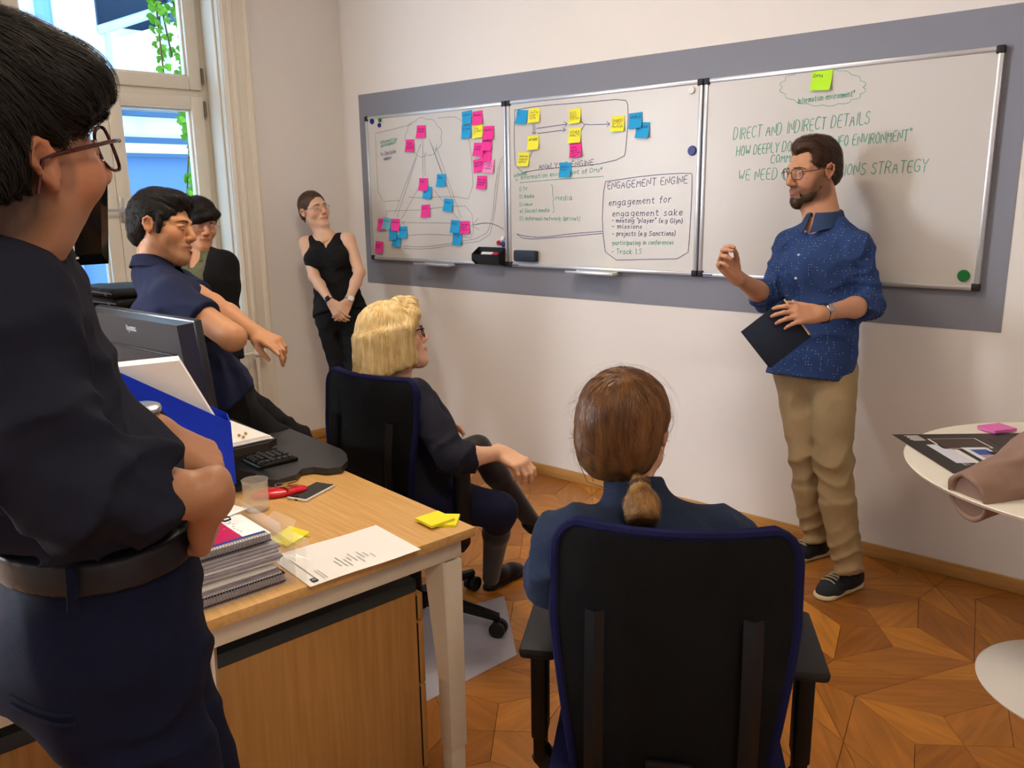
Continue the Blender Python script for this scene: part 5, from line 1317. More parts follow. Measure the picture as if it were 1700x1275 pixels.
# ================================================================== BLONDE WOMAN in the second chair
def woman_blonde():
    pr = empty('person', 'blonde woman in dark blouse and glasses sitting in the far office chair', 'person', (2.40, -1.68, 0))
    D = 2.88; hp = at(655, 561, D); R = frame(pit((.44, .86, 0), 12), up); sc = 1.0
    J = dict(neck=at(652, 648, D+.03), shR=at(690, 660, 2.80), shL=at(618, 652, 3.04), elR=on_z(752, 762, .748), wrR=on_z(834, 752, .737), elL=A_([2.13, -1.66, .76]), wrL=A_([2.20, -1.42, .72]),
             hipR=A_([2.46, -1.74, .56]), hipL=A_([2.30, -1.72, .56]), knR=on_z(828, 848, .475), anR=on_z(815, 960, .08), knL=on_z(793, 745, .655), anL=A_([2.56, -1.22, .30]))
    J['waist'] = A_([2.40, -1.68, .76]); J['chest'] = J['waist']*.45 + (J['shR']+J['shL'])*.275
    if DEBUG: print('blonde', {k: np.round(v, 2) for k, v in J.items()}, hp, [np.round(proj(J[k]),0) for k in ('elR','wrR')]); bones(J, [('shR','shL'),('shR','elR'),('elR','wrR'),('hipR','knR'),('knR','anR'),('hipL','knL'),('knL','anL'),('neck','hipL')])
    s = S(); torso_prims(s, J, -.012, .9, .85); head_sdf(s, hp, R, sc, nose=.85, jaw=.94, fem=1, cheek=1.1); neck_prims(s, hp, R, sc, J['neck'], .044, .048)
    arm_prims(s, J['shR'], J['elR'], J['wrR'], .92); arm_prims(s, J['shL'], J['elL'], J['wrL'], .9)
    for q in 'RL': leg_prims(s, J['hip'+q], J['kn'+q], J['an'+q], .85)
    t1 = hand_sdf(s, J['wrR'], at(876, 776, proj3(J['wrR'])-.06) - J['wrR'], up*.8 - f0*.5, 'R', .92, [(.6, .8, .5), (.7, .8, .5), (.8, .85, .5), (.9, .9, .5)], (.8, .4, -.4))
    t2 = hand_sdf(s, J['wrL'], A_([.15, .9, -.3]), up, 'L', .92)
    regs = face_regs(hp, R, sc, 'B8665C', 'D4836C')
    body_mesh(s, 'body', pr, [head_fine_box(hp, R, sc), box_around([J['wrR']]+t1, .035)], .010, .0036, 'DCAE90', regs)
    eyes(pr, hp, R, sc, '4A5A6A'); brows(pr, hp, R, sc, s, mat('blonde_brow', '9A7A48', .8), .002)
    HB = hair_mat('blonde_hair', 'F4E2AE', 'D8B068', .34)
    h = S(); h.X = (R, hp, sc); h.ell((0, -.018, .042), (.088, .105, .093), k=0)
    UPL = R.T @ A_([0, 0, -1.]); UPL = unit(UPL)           # hair hangs straight down
    for i, a in enumerate(np.linspace(-2.55, 2.55, 17)):
        b0 = A_([.070*sin(a), -.022 - .082*cos(a), .030]); dn = UPL*(.158 - .012*abs(a)) + A_([.012*sin(a), -.012*cos(a), 0])
        h.cone(b0, b0 + dn, .030, .026, k=.02, cap=True)
    h.ell((0, .128, -.02), (.071, .085, .110), op='s', k=.010); h.ell((.058, .105, -.09), (.048, .055, .10), op='s', k=.010); h.ell((-.058, .105, -.09), (.048, .055, .10), op='s', k=.010)
    h.path([(.012, .05, .122), (.030, .085, .098), (.062, .075, .060), (.080, .045, .015)], [.016, .018, .017, .014], k=.02); h.wrinkle(.0012, 140, 1); h.X = None
    o, V, Q = hair_mesh(h, 'hair', HB, pr, .0055)
    pt = hp + R @ A_([-.02, .02, .13])
    def flow(P):
        q = (P-hp) @ R; top = np.clip((q[:, 2]-.045)/.05, 0, 1); out = q - A_([-.018, .01, .0]); out[:, 2] = 0
        out /= np.linalg.norm(out, axis=1, keepdims=True)+1e-6; return (out*top[:, None]*1.2) @ R.T + A_([0, 0, -1.])*(1-top*.75)[:, None]
    strands(h, V, Q, 'hair_locks', HB, o, flow, 4200, 8, .012, .0022, .0022, 2, jitter=.12)
    glasses(pr, hp, R, sc, mat('black_acetate', '121214', .25), LENS, .050, .042, .0022, y=.104)
    BL = mat('dark_navy_blouse', '191B2B', .8, bump=.2, bscale=600, var=.15, vscale=14)
    g = S(); torso_prims(g, J, .008, .95, .92, k=.05, hips=False); g.cone(J['waist'], (J['hipR']+J['hipL'])/2 + A_([0, 0, .03]), .112, .135, k=.04, flat=((1, 0, 0), 1.4))
    for q in 'RL':
        sh, el, wr = J['sh'+q], J['el'+q], J['wr'+q]; ce = el + (wr-el)*.30; g.cone(sh, el, .060, .054, k=.03); g.cone(el, ce, .053, .052, k=.02, cap=True); g.cone(el+(wr-el)*.16, el+(wr-el)*.34, .056, .055, k=.004, cap=True)
        g.folds(el, .10, .011, unit(wr-el)+unit(el-sh), 85, 1); g.folds(sh + (el-sh)*.3, .12, .010, unit(el-sh)+A_([.2, .5, 0]), 75, 2)
    g.cone(J['neck'] + A_([0, 0, .03]), J['neck'] + A_([0, .02, .10]), .055, .075, op='s', k=.01); g.wrinkle(.0016, 30, 1); garment(g, 'blouse', BL, pr, .007, 1)
    SK = mat('navy_skirt_cloth', '121634', .85, bump=.2, bscale=600); k = S(); pm = (J['hipR']+J['hipL'])/2
    k.cone(pm + A_([0, 0, .12]), pm, .105, .125, k=.03, flat=((1, 0, 0), 1.4)); k.cone(J['hipR'], J['knR'], .096, .064, k=.05); k.cone(J['hipL'], J['hipL'] + (J['knL']-J['hipL'])*.72, .098, .082, k=.05, cap=True)
    k.cone(J['knR'], J['knR'] + (J['anR']-J['knR'])*.12, .064, .060, k=.03); k.folds(pm + A_([.05, .15, 0]), .16, .010, A_([1, .3, 0]), 70, 1); garment(k, 'skirt', SK, pr, .008, 1)
    TG = mat('sheer_tights', '1C1517', .55, sheen=.2); t = S()
    for q in 'RL': leg_prims(t, J['hip'+q] + (J['kn'+q]-J['hip'+q])*.5, J['kn'+q], J['an'+q], .85, .0035)
    garment(t, 'tights', TG, pr, .008, 2)
    SH = mat('black_shoe', '0F0F11', .45); hl = on_z(803, 982, 0); to = on_z(872, 948, 0); shoe(pr, hl, hl + (to-hl)*.98, SH, SH, sc=.80)
    d = unit(J['anL']-J['knL']); s2 = S(); a = J['anL']; f = unit(A_([.35, .8, -.5])); s2.cone(a, a+f*.14, .034, .028, k=0); s2.cone(a - f*.03, a, .03, .036, k=.02); V, Q = s2.surf(.007); np_mesh('shoe', V, Q, SH, pr)
    return pr
# ================================================================== WOMAN with a ponytail in the near chair
def woman_ponytail():
    pr = empty('person', 'woman with brown ponytail in navy turtleneck sitting in the near office chair, seen from behind', 'person', (3.74, -2.24, 0))
    D = 1.70; hp = at(1044, 712, D); R = frame(pit((-.20, .98, 0), 8), unit(up + .02*rx)); sc = .97
    c0 = A_([3.752, -2.262, 0]); fw = A_([-.5, .866, 0]); rt = A_([.866, .5, 0]); W_ = lambda x, y, z: c0 + rt*x + fw*y + A_([0, 0, z])
    J = dict(neck=at(1058, 862, 1.66), shL=at(948, 905, 1.60), shR=at(1192, 900, 1.66), elL=at(922, 958, 1.60), wrL=W_(-.10, .25, .70), elR=W_(.200, .10, .745), wrR=W_(.08, .28, .70),
             hipL=W_(-.09, -.04, .57), hipR=W_(.09, -.04, .57), knL=W_(-.11, .40, .53), knR=W_(.11, .40, .53), anL=W_(-.10, .42, .10), anR=W_(.10, .42, .10))
    J['waist'] = W_(0, -.05, .74); J['chest'] = J['waist']*.4 + (J['shL']+J['shR'])*.3
    if DEBUG: print('pony', {k: np.round(v, 2) for k, v in J.items()}, hp); bones(J, [('shR','shL'),('shR','elR'),('shL','elL'),('elR','wrR'),('neck','hipL')])
    s = S(); torso_prims(s, J, -.012, .9, .85); head_sdf(s, hp, R, sc, nose=.9, jaw=.93, fem=1); neck_prims(s, hp, R, sc, J['neck'], .046, .050)
    arm_prims(s, J['shR'], J['elR'], J['wrR'], .85); arm_prims(s, J['shL'], J['elL'], J['wrL'], .85)
    for q in 'RL': leg_prims(s, J['hip'+q], J['kn'+q], J['an'+q], .85)
    t1 = hand_sdf(s, J['wrR'], -rt + fw*.3, up, 'R', .9); t2 = hand_sdf(s, J['wrL'], rt + fw*.3, up, 'L', .9)
    body_mesh(s, 'body', pr, [head_fine_box(hp, R, sc)], .011, .0036, 'D0A084', face_regs(hp, R, sc, 'B8665C', 'C87C64'))
    eyes(pr, hp, R, sc, '4A5A6A'); brows(pr, hp, R, sc, s, mat('brown_brow', '2E2019', .8), .002)
    HB = hair_mat('chestnut_hair', '7A522C', '4A2E1B', .34); h = S(); h.X = (R, hp, sc); h.ell((0, -.022, .042), (.093, .106, .096), k=0); h.ell((-.006, -.062, -.024), (.076, .060, .066), k=.04); h.ell((-.05, -.035, -.015), (.042, .06, .07), k=.03)
    h.ell((.085, .012, -.052), (.052, .058, .060), op='s', k=.012); h.ell((-.092, .035, -.06), (.05, .05, .055), op='s', k=.01); h.ell((0, .118, -.02), (.105, .085, .095), op='s', k=.01); h.ell((0, -.055, -.132), (.12, .09, .052), op='s', k=.012); h.wrinkle(.0010, 120, 1); h.X = None
    o, V, Q = hair_mesh(h, 'hair', HB, pr, .0045)
    tie = at(1062, 803, 1.585); tl = (tie-hp) @ R/sc
    def flow(P):
        q = ((P-hp) @ R)/sc; cr = q - A_([.026, -.055, .118]); away = cr/(np.linalg.norm(cr, axis=1, keepdims=True)+1e-6); to = tl - q; to /= np.linalg.norm(to, axis=1, keepdims=True)+1e-6
        w = np.clip((q[:, 2]+.02)/.12, 0, 1)[:, None]; return (away*w*.9 + to*(1-w*.55) + A_([0, -.15, 0])) @ R.T
    strands(h, V, Q, 'hair_locks', HB, o, flow, 6500, 9, .011, .0016, .0018, 2, jitter=.13, keep=lambda P: np.linalg.norm(((P-hp) @ R)/sc - A_([.028, -.05, .122]), axis=1) > .012)
    strands(h, V, Q, 'flyaway_hair', HB, o, flow, 320, 10, .012, .0007, .006, 9, jitter=.45, drift=2)
    # tail, loose strands, hair tie
    p = S(); ends = at(1068, 866, 1.545); p.cone(tie, tie*.5+ends*.5, .013, .021, k=0); p.cone(tie*.5+ends*.5, tie*.12+ends*.88, .021, .021, k=.02, cap=True); V2, Q2 = p.surf(.004)
    po = np_mesh('ponytail', smooth_mesh(V2, Q2, 1), Q2, HB, pr); strands(p, V2, Q2, 'tail_locks', hair_mat('light_hair_ends', 'B58A52', '7A5430', .4), po, lambda P: (P - (tie + (tie-ends)*.8)), 2200, 9, .0085, .0011, .0016, 4, jitter=.10, drift=4)
    b = MB()
    for k in range(26):
        a = 2*pi*k/26; x = unit(np.cross(tie-ends, f0)); y = unit(np.cross(tie-ends, x)); 
    ring = [tie + (x*cos(a) + y*sin(a))*.016 for a in np.linspace(0, 2*pi, 20)]; b.tube(ring, .0055, 8, False); b.build('hair_tie', mat('brown_tie', '4A3428', .8), po)
    b = MB(); rg = random.Random(4)
    for (pts) in ([(966, 735), (962, 770), (975, 800), (1008, 812)], [(985, 740), (978, 780), (985, 800)], [(1035, 620), (1070, 640), (1080, 690)], [(980, 745), (1030, 735), (1072, 700)]):
        b.tube([at(x, y, 1.63) for x, y in pts], .0009, 4)
    b.build('loose_strands', HB, po)
    KN = mat('navy_wool', '1E2A40', .95, bump=.6, bscale=260, var=.2, vscale=30)
    g = S(); torso_prims(g, J, .012, .97, .95, k=.045); g.cone(J['neck'] + A_([0, 0, -.02]), J['neck'] + (hp-J['neck'])*.44, .064, .059, k=.03, cap=True); g.cone(J['neck'] + (hp-J['neck'])*.36, J['neck'] + (hp-J['neck'])*.40, .010, .01, k=.01)
    for q in 'RL':
        arm_prims(g, J['sh'+q], J['el'+q], J['wr'+q], .95, .022); g.folds(J['sh'+q] + A_([0, 0, -.02]), .10, .012, (J['shR']-J['shL']) + A_([0, 0, .15]), 75, 1); g.folds(J['sh'+q]*.5 + J['el'+q]*.5, .12, .012, A_([.2, 0, 1]), 70, 2)
        g.ell(J['sh'+q] + up*.012, (.055, .052, .045), k=.03)
    g.wrinkle(.0020, 40, 1); garment(g, 'turtleneck', KN, pr, .0065, 1)
    trousers(J, mat('dark_blue_trousers', '151833', .9, bump=.2, bscale=600), pr, .012, .10, .055, .008)
    SH = mat('black_shoe', '0F0F11', .45)
    for q in 'RL': a = J['an'+q]; shoe(pr, (a[0]+.02, a[1]-.035, 0), (a[0]-.10, a[1]+.175, 0), SH, SH, sc=.85)
    return pr
# ================================================================== MAN in the foreground, back turned
def man_front():
    pr = empty('person', 'man in dark navy shirt and trousers with glasses, standing in the left foreground', 'person', (3.55, -3.10, 0))
    D = .90; hp = at(17, 280, D); vd = unit(A_([ray(90, 260)[0], ray(90, 260)[1], 0])); rt = A_([-vd[1]*-1, -vd[0], 0]); rt = unit(A_([vd[1], -vd[0], 0]))
    R = frame(pit(rt*.82 + vd*.57, 15), up); sc = 1.0
    J = dict(neck=at(-34, 432, D+.04), shR=at(2, 515, .86), shL=at(-8, 455, 1.18), elR=at(108, 806, .86), wrR=at(352, 826, .985), elL=at(66, 690, 1.20), wrL=at(258, 720, 1.13),
             hipR=at(160, 1010, 1.02), hipL=at(195, 985, 1.18))
    bd = unit(rt*.95 + vd*.30); hm = (J['hipR']+J['hipL'])/2; z0 = hm[2]
    for q, o_ in (('R', .05), ('L', .05)): h_ = J['hip'+q]; J['kn'+q] = A_([h_[0], h_[1], .52]) + bd*(.045+o_); J['an'+q] = A_([h_[0], h_[1], .09]) + bd*(.0+o_)
    J['waist'] = at(128, 835, 1.06); J['chest'] = at(-14, 625, 1.03)
    if DEBUG: print('front', {k: np.round(v, 2) for k, v in J.items()}, hp, bd); bones(J, [('shR','shL'),('shR','elR'),('elR','wrR'),('shL','elL'),('elL','wrL'),('neck','hipL')])
    s = S(); torso_prims(s, J, -.022, .95, .95); head_sdf(s, hp, R, sc, nose=.95, jaw=.90, cheek=.92, lid=.001, chin=.046, brow=.7); neck_prims(s, hp, R, sc, J['neck'], .056, .062)
    arm_prims(s, J['shR'], J['elR'], J['wrR'], 1.0); arm_prims(s, J['shL'], J['elL'], J['wrL'], 1.0)
    for q in 'RL': leg_prims(s, J['hip'+q], J['kn'+q], J['an'+q], .95)
    t1 = hand_sdf(s, J['wrR'], at(340, 925, 1.09) - J['wrR'], rx*1.0 + up*.15 - f0*.25, 'R', .92, [(.75, .9, .5), (.8, .95, .5), (.85, 1., .5), (.9, 1., .5)], (.7, .4, -.5), .3)
    t2 = hand_sdf(s, J['wrL'], at(356, 766, 1.175) - J['wrL'], up*.80 - f0*.35 + rx*.45, 'L', .95, [(.65, .6, .3), (.7, .65, .35), (.75, .7, .4), (.8, .7, .45)], (.75, .45, -.5), .3)
    regs = face_regs(hp, R, sc, 'A86452', 'B8684C') + [(hp + R @ A_([0, -.055, -.012])*sc, (.082, .062, .062), R, '2A201C', .35, .85)] + [(hp + R @ A_([x*.074, .012, -.012])*sc, (.012, .012, .022), R, '2A201C', .6, .4) for x in (-1, 1)]
    body_mesh(s, 'body', pr, [head_fine_box(hp, R, sc), box_around([J['wrR'], J['wrL']]+t1+t2, .035)], .010, .0034, 'A9795A', regs)
    eyes(pr, hp, R, sc, '20150F'); brows(pr, hp, R, sc, s, LASH)
    HK = hair_mat('black_hair', '0D0B0A', '1C1714', .55); h = S(); h.X = (R, hp, sc)
    h.ell((0, -.024, .060), (.091, .112, .098), k=0); h.ell((0, .03, .085), (.082, .075, .066), k=.04); h.ell((0, -.075, .005), (.078, .054, .075), k=.04)
    h.path([(-.06, .075, .075), (0, .104, .066), (.06, .075, .07), (.078, .045, .055)], [.024, .026, .026, .022], k=.03)
    h.ell((0, .118, -.030), (.100, .082, .078), op='s', k=.008)
    for x in (-1, 1): h.ell((x*.098, .010, -.052), (.060, .062, .066), op='s', k=.01); h.ell((x*.092, -.010, .002), (.026, .020, .028), op='s', k=.006)
    h.ell((0, -.06, -.072), (.13, .13, .060), op='s', k=.012); h.wrinkle(.0012, 110, 3); h.X = None
    o, V, Q = hair_mesh(h, 'hair', HK, pr, .0045)
    whorl = A_([0, -.055, .155])
    def flow(P):
        q = ((P-hp) @ R)/sc; a = q - whorl; a /= np.linalg.norm(a, axis=1, keepdims=True)+1e-6; return (a + A_([.15, .1, -.45])) @ R.T
    strands(h, V, Q, 'hair_locks', HK, o, flow, 7000, 9, .0095, .0013, .0024, 5, jitter=.18, drift=1.5, keep=no_ear(hp, R, sc))
    glasses(pr, hp, R, sc, mat('dark_red_acetate', '3A1216', .22, coat=.5), LENS, .052, .050, .0021, y=.108, z=-.006)
    SHM = mat('dark_navy_twill', '20222F', .95, spec=.12, bump=.15, bscale=2200, var=.2, vscale=16)
    lat = unit(J['shR']-J['shL']); g = S(); torso_prims(g, J, .014, 1.0, 1.05, hips=False, k=.06); g.cone(J['waist'], hm + A_([0, 0, .116]), .120, .1185, k=.05, flat=(lat, 1.36), cap=True)
    g.box(hm + A_([0, 0, .126-.25]), (.4, .4, .25), op='s', k=.004)
    for q in 'RL':
        sh, el, wr = J['sh'+q], J['el'+q], J['wr'+q]; e = unit(wr-el); fr = .56 if q == 'R' else .24; ce = el + (wr-el)*fr; g.cone(sh, el, .064, .062, k=.035); g.cone(el, ce, .060, .054, k=.03, cap=True); g.cone(ce - e*.045, ce + e*.008, .0580, .0565, k=.004, cap=True)
        g.folds(el, .13, .014, e + unit(el-sh), 70, 1.2); g.folds(sh*.5 + el*.5, .15, .010, unit(el-sh) + A_([.4, .4, .2]), 55, .4); g.folds(ce - e*.05, .08, .009, e + A_([0, .3, .3]), 90, 2)
    g.folds(J['waist'] - vd*.08, .18, .014, A_([.5, .2, .9]), 55, 1.0); g.folds(J['chest'] + bd*.1, .16, .010, A_([.3, .7, .9]), 50, 2.0); g.wrinkle(.0015, 30, 1)
    g.cone(J['neck'] + A_([0, 0, .02]), J['neck'] + A_([0, 0, .12]), .060, .08, op='s', k=.01); garment(g, 'shirt', SHM, pr, .006, 1)
    collar(pr, 'shirt_collar', mat('dark_collar', '0E1118', .9, bump=.3, bscale=700), at(-24, 412, .94), unit(hp-J['neck']) + up*.9, bd, .062, .068, .036, .046, .5, .004, .0)
    TR = mat('navy_wool_suiting', '11162C', .85, spec=.15, bump=.3, bscale=900, var=.2, vscale=16)
    t = S(); t.cone(hm + A_([0, 0, .09]), hm - A_([0, 0, .03]), .114, .120, k=.03, flat=(lat, 1.38)); t.ell(hm - bd*.050 - A_([0, 0, .05]), (.105, .105, .09), k=.06)
    for q in 'RL':
        hi, kn, an = J['hip'+q], J['kn'+q], J['an'+q]; t.cone(hi - A_([0, 0, .03]), kn, .100, .076, k=.04); t.cone(kn, an - A_([0, 0, .03]), .076, .066, k=.03, cap=True)
        t.folds(hi - bd*.04 - A_([0, 0, .17]), .14, .013, A_([.2, .3, .9]) + bd*.8, 55, 1.3); t.folds(hi + bd*.08 - A_([0, 0, .10]), .12, .012, A_([0, 0, 1]) - bd*.5, 70, .6); t.folds(kn, .14, .012, A_([.2, .1, 1]), 60, 2)
    t.wrinkle(.0015, 26, 2); garment(t, 'trousers', TR, pr, .007, 1)
    b = S(); b.cone(hm + A_([0, 0, .085]), hm + A_([0, 0, .123]), .1235, .1235, k=0, flat=(lat, 1.375), cap=True); V, Q = b.surf(.006); be = np_mesh('belt', smooth_mesh(V, Q, 1), Q, mat('dark_belt_leather', '23242A', .35, bump=.15, bscale=200), pr)
    for a in (-2.4, -1.2, 0, 1.2, 2.4):
        dv = -bd*cos(a) + lat*sin(a)*1.375; m = MB(); c = hm + A_([0, 0, .103]) + dv*.126; m.box(c, (.012, .008, .056), frame(unit(dv), up), .003); m.build('belt_loop', TR, pr)
    m = MB(); pts = []
    for i in range(9):
        a = .45 + .62*i/8; dv = -bd*cos(a) + lat*sin(a)*1.375; p0 = hm + dv*.16 + A_([0, 0, -.035-.012*i/8]); 
        for _ in range(30): p0 = p0 - unit(dv)*max(t.ev(p0[None])[0]*.5, 0)
        pts.append(p0 + unit(dv)*.001)
    m.tube(pts, .0022, 6); m.tube([p + A_([0, 0, -.012]) for p in pts], .0022, 6); m.build('back_pocket', TR, pr)
    SH = mat('black_leather', '121214', .4)
    for q in 'RL': a = J['an'+q]; shoe(pr, tuple(A_([a[0], a[1], 0]) - bd*.05), tuple(A_([a[0], a[1], 0]) + bd*.23), SH, SH)
    ax = unit(J['wrL']-J['elL']); watch(pr, 'wristwatch', J['wrL']-ax*.016, J['elL'], .030, mat('dark_brown_strap', '2A1E1A', .5), mat('steel_case', 'A9ABB0', .25, metal=.8), up*.9 - f0*.3, False, .022, 1.3)
    return pr
# ================================================================== PERSON at the right edge
def person_edge():
    pr = empty('person', 'person in beige jacket at the right edge, leaning on the white table', 'person', (4.72, -1.42, 0))
    hp = A_([4.86, -1.36, 1.22]); fwd = unit(A_([-.45, .9, 0])); R = frame(fwd, up)
    J = dict(neck=A_([4.86, -1.38, 1.06]), shL=at(1850, 640, 2.48), shR=A_([5.03, -1.30, 1.0]), elL=at(1806, 742, 2.44), wrL=at(1686, 792, 2.38), elR=A_([5.1, -1.12, .76]), wrR=A_([4.92, -.98, .74]), hipL=A_([4.80, -1.52, .55]), hipR=A_([4.98, -1.46, .55]), knL=A_([4.66, -1.15, .52]), knR=A_([4.86, -1.06, .52]), anL=A_([4.68, -1.12, .09]), anR=A_([4.88, -1.04, .09]))
    J['waist'] = A_([4.88, -1.46, .74]); J['chest'] = A_([4.87, -1.41, .90])
    if DEBUG: print('edge', {k: np.round(v, 2) for k, v in J.items()}); bones(J, [('shL','elL'),('elL','wrL'),('shR','elR')])
    s = S(); torso_prims(s, J, -.01, .95, .92); head_sdf(s, hp, R, .98); neck_prims(s, hp, R, .98, J['neck']); arm_prims(s, J['shL'], J['elL'], J['wrL'], .95); arm_prims(s, J['shR'], J['elR'], J['wrR'], .95)
    for q in 'RL': leg_prims(s, J['hip'+q], J['kn'+q], J['an'+q], .88)
    t1 = hand_sdf(s, J['wrL'], J['wrL']-J['elL'], up, 'L', .8, [(1.2, 1.2, .8)]*4, (.8, .2, -.4)); hand_sdf(s, J['wrR'], A_([-.7, .5, -.1]), up, 'R', .95)
    body_mesh(s, 'body', pr, [head_fine_box(hp, R, .98), box_around([J['wrL']]+t1, .03)], .012, .006, 'CDA08A', face_regs(hp, R, .98)); eyes(pr, hp, R, .98)
    HB = hair_mat('brown_hair', '33231A', '4A3426'); h = S(); h.X = (R, hp, .98); cap_hair(h, .004); cut_face(h, .062); h.X = None; hair_mesh(h, 'hair', HB, pr, .008)
    BG = mat('beige_jacket', '94796A', .85, bump=.25, bscale=500, var=.12, vscale=9); g = S(); torso_prims(g, J, .02, 1.0, 1.0, k=.05, hips=False); g.cone(J['waist'], (J['hipL']+J['hipR'])/2, .13, .145, k=.03, flat=(J['shL']-J['shR'], 1.35))
    for q in 'LR':
        sh, el, wr = J['sh'+q], J['el'+q], J['wr'+q]; ce = el + (wr-el)*(1.62 if q == 'L' else .8); g.cone(sh, el, .105, .095, k=.03); g.cone(el, ce, .112, .060, k=.03, cap=True, flat=((0, 0, 1), 1.12)); g.folds((el+ce)/2, .13, .024, unit(wr-el)*.5 + A_([0, 0, 1]), 60, .3); g.folds(el, .13, .016, unit(el-sh) + A_([0, 0, .4]), 60, 1); g.folds((sh+el)/2, .14, .014, unit(el-sh) + A_([.3, .3, .5]), 55, 2)
    g.cone(J['neck'] + A_([0, 0, .03]), J['neck'] + A_([0, 0, .11]), .06, .08, op='s', k=.01); o = garment(g, 'jacket', BG, pr, .0075, 1)
    el, wr = J['elL'], J['wrL']; e = unit(wr-el); ce = el + (wr-el)*1.62; c = S(); c.cone(ce - e*.085, ce + e*.010, .068, .066, k=0, flat=((0, 0, 1), 1.12), cap=True); c.cone(ce - e*.02, ce + e*.05, .050, .056, op='s', k=.003, flat=((0, 0, 1), 1.12)); c.folds(ce, .1, .006, A_([.3, .2, 1]), 50, 1); V, Q = c.surf(.006); np_mesh('turned_cuff', smooth_mesh(V, Q, 2), Q, BG, o)
    c = S(); c.cone(J['elR'] + (J['wrR']-J['elR'])*.6, J['elR'] + (J['wrR']-J['elR'])*.92, .045, .040, k=0, cap=True); V, Q = c.surf(.008); np_mesh('shirt_cuff', smooth_mesh(V, Q), Q, mat('light_blue_shirt', 'A9B6D8', .85), pr)
    trousers(J, mat('navy_trousers', '191D30', .9, bump=.2, bscale=600), pr, .012, .08, .058, .008, h=.012)
    SH = mat('black_leather', '121214', .4)
    for q in 'RL': a = J['an'+q]; shoe(pr, (a[0]+.02, a[1]-.04, 0), (a[0]-.10, a[1]+.20, 0), SH, SH)
    return pr
for f_ in (woman_blonde, woman_ponytail, man_front, person_edge): rebase(f_())
# ================================================================== ON THE BOARDS: marker drawings, notes, magnets
INKB = mat('marker_dark_blue', '454A78', .6); INKG = mat('marker_green', '4FA892', .6); INKK = mat('marker_grey', '75737A', .6); INKP = mat('pen_ink', '3A2A4A', .7); INKV = mat('marker_violet', '3B3A78', .6)
YS = -.0228
def z1(x, y): return (590 + x*.2509, 140 + y*.2509)
def z2(x, y): return (840 + x*.26667, 120 + y*.26667)
def z3(x, y): return (1160 + x*.34505, 60 + y*.34505)
def bxz(p): q = on_y(p[0], p[1], YS); return (q[0], q[2])
def board_ink(B, name, m, zf, lines, w=.0028, sm=1, texts=()):
    L = A_(B.location); b = MB()
    put = lambda x, z: (x - L[0], YS - .0004, z - L[2])
    ink(b, [[bxz(zf(*p)) for p in pl] for pl in lines], w, put, sm)
    if lines: b.build(name, m, B, False)
    for t in texts:
        txt, p, q, h = t[:4]; a = A_(bxz(zf(*p))); e = A_(bxz(zf(*q))); sl = (e[1]-a[1])/(e[0]-a[0]+1e-9); st = text_strokes(txt, h, 0, 0, 0, t[4] if len(t) > 4 else .08, len(txt)+int(p[1]))
        wd = max(pt[0] for s in st for pt in s); k = (e[0]-a[0])/wd
        b = MB(); ink(b, [[(a[0] + x*k, a[1] + y + x*k*sl) for x, y in s] for s in st], t[5] if len(t) > 5 else w, put, 1); b.build('written_line', m, B, False)
def cloud(pts, n, r):
    out = []; P = [A_(p, ) for p in pts]
    return pts
def arc_cloud(cx_, cy_, a, b_, n, bump):
    out = []
    for k in range(n*6+1):
        t = 2*pi*k/(n*6); r = 1 + bump*abs(sin(t*n/2)); out.append((cx_ + a*r*cos(t), cy_ + b_*r*sin(t)))
    return out
board_ink(boards[0], 'diagram_lines', INKK, z1, [
    [(132, 325), (300, 285), (380, 262)], [(545, 222), (700, 212), (760, 360), (785, 765), (640, 740), (420, 752), (350, 745)], [(132, 325), (140, 520), (155, 778), (290, 768)],
    arc_cloud(452, 350, 112, 118, 9, .12), [(405, 485), (275, 880)], [(432, 395), (262, 850)], [(445, 370), (447, 620)], [(460, 470), (462, 610)], [(490, 365), (570, 585)], [(505, 400), (640, 760)], [(540, 430), (700, 880)],
    [(420, 685), (305, 890)], [(520, 700), (680, 890)], [(305, 915), (640, 918)], [(330, 905), (303, 916), (330, 930)], [(205, 838), (430, 832), (600, 810), (768, 803), (785, 1018), (700, 1008)], [(205, 838), (208, 885)], [(345, 1000), (500, 990), (640, 1000)],
    [(320, 1070), (450, 1078), (620, 1055), (860, 1010), (905, 900), (930, 640), (950, 520), (988, 465)], [(315, 1085), (460, 1092), (640, 1065), (880, 1030), (920, 880), (945, 620), (965, 520), (990, 500)],
    [(760, 935), (860, 912), (940, 930), (988, 970)], [(790, 930), (880, 915), (985, 955)], [(815, 885), (768, 935), (822, 962)], [(540, 395), (530, 430)], [(432, 395), (428, 415)]], .0022)
board_ink(boards[0], 'green_writing', INKG, z1, [[(142, 380), (143, 386)]], .0030, 1, [('information', (165, 395), (275, 372), .022), ('environment', (170, 418), (268, 392), .020), ('v', (455, 470), (470, 466), .018), ('v', (525, 445), (540, 440), .02)])
board_ink(boards[0], 'dark_writing', INKB, z1, [[(150, 472), (151, 478)], ], .0030, 1, [('to Decision', (168, 475), (268, 455), .023), ('Makers', (188, 505), (240, 492), .020)])
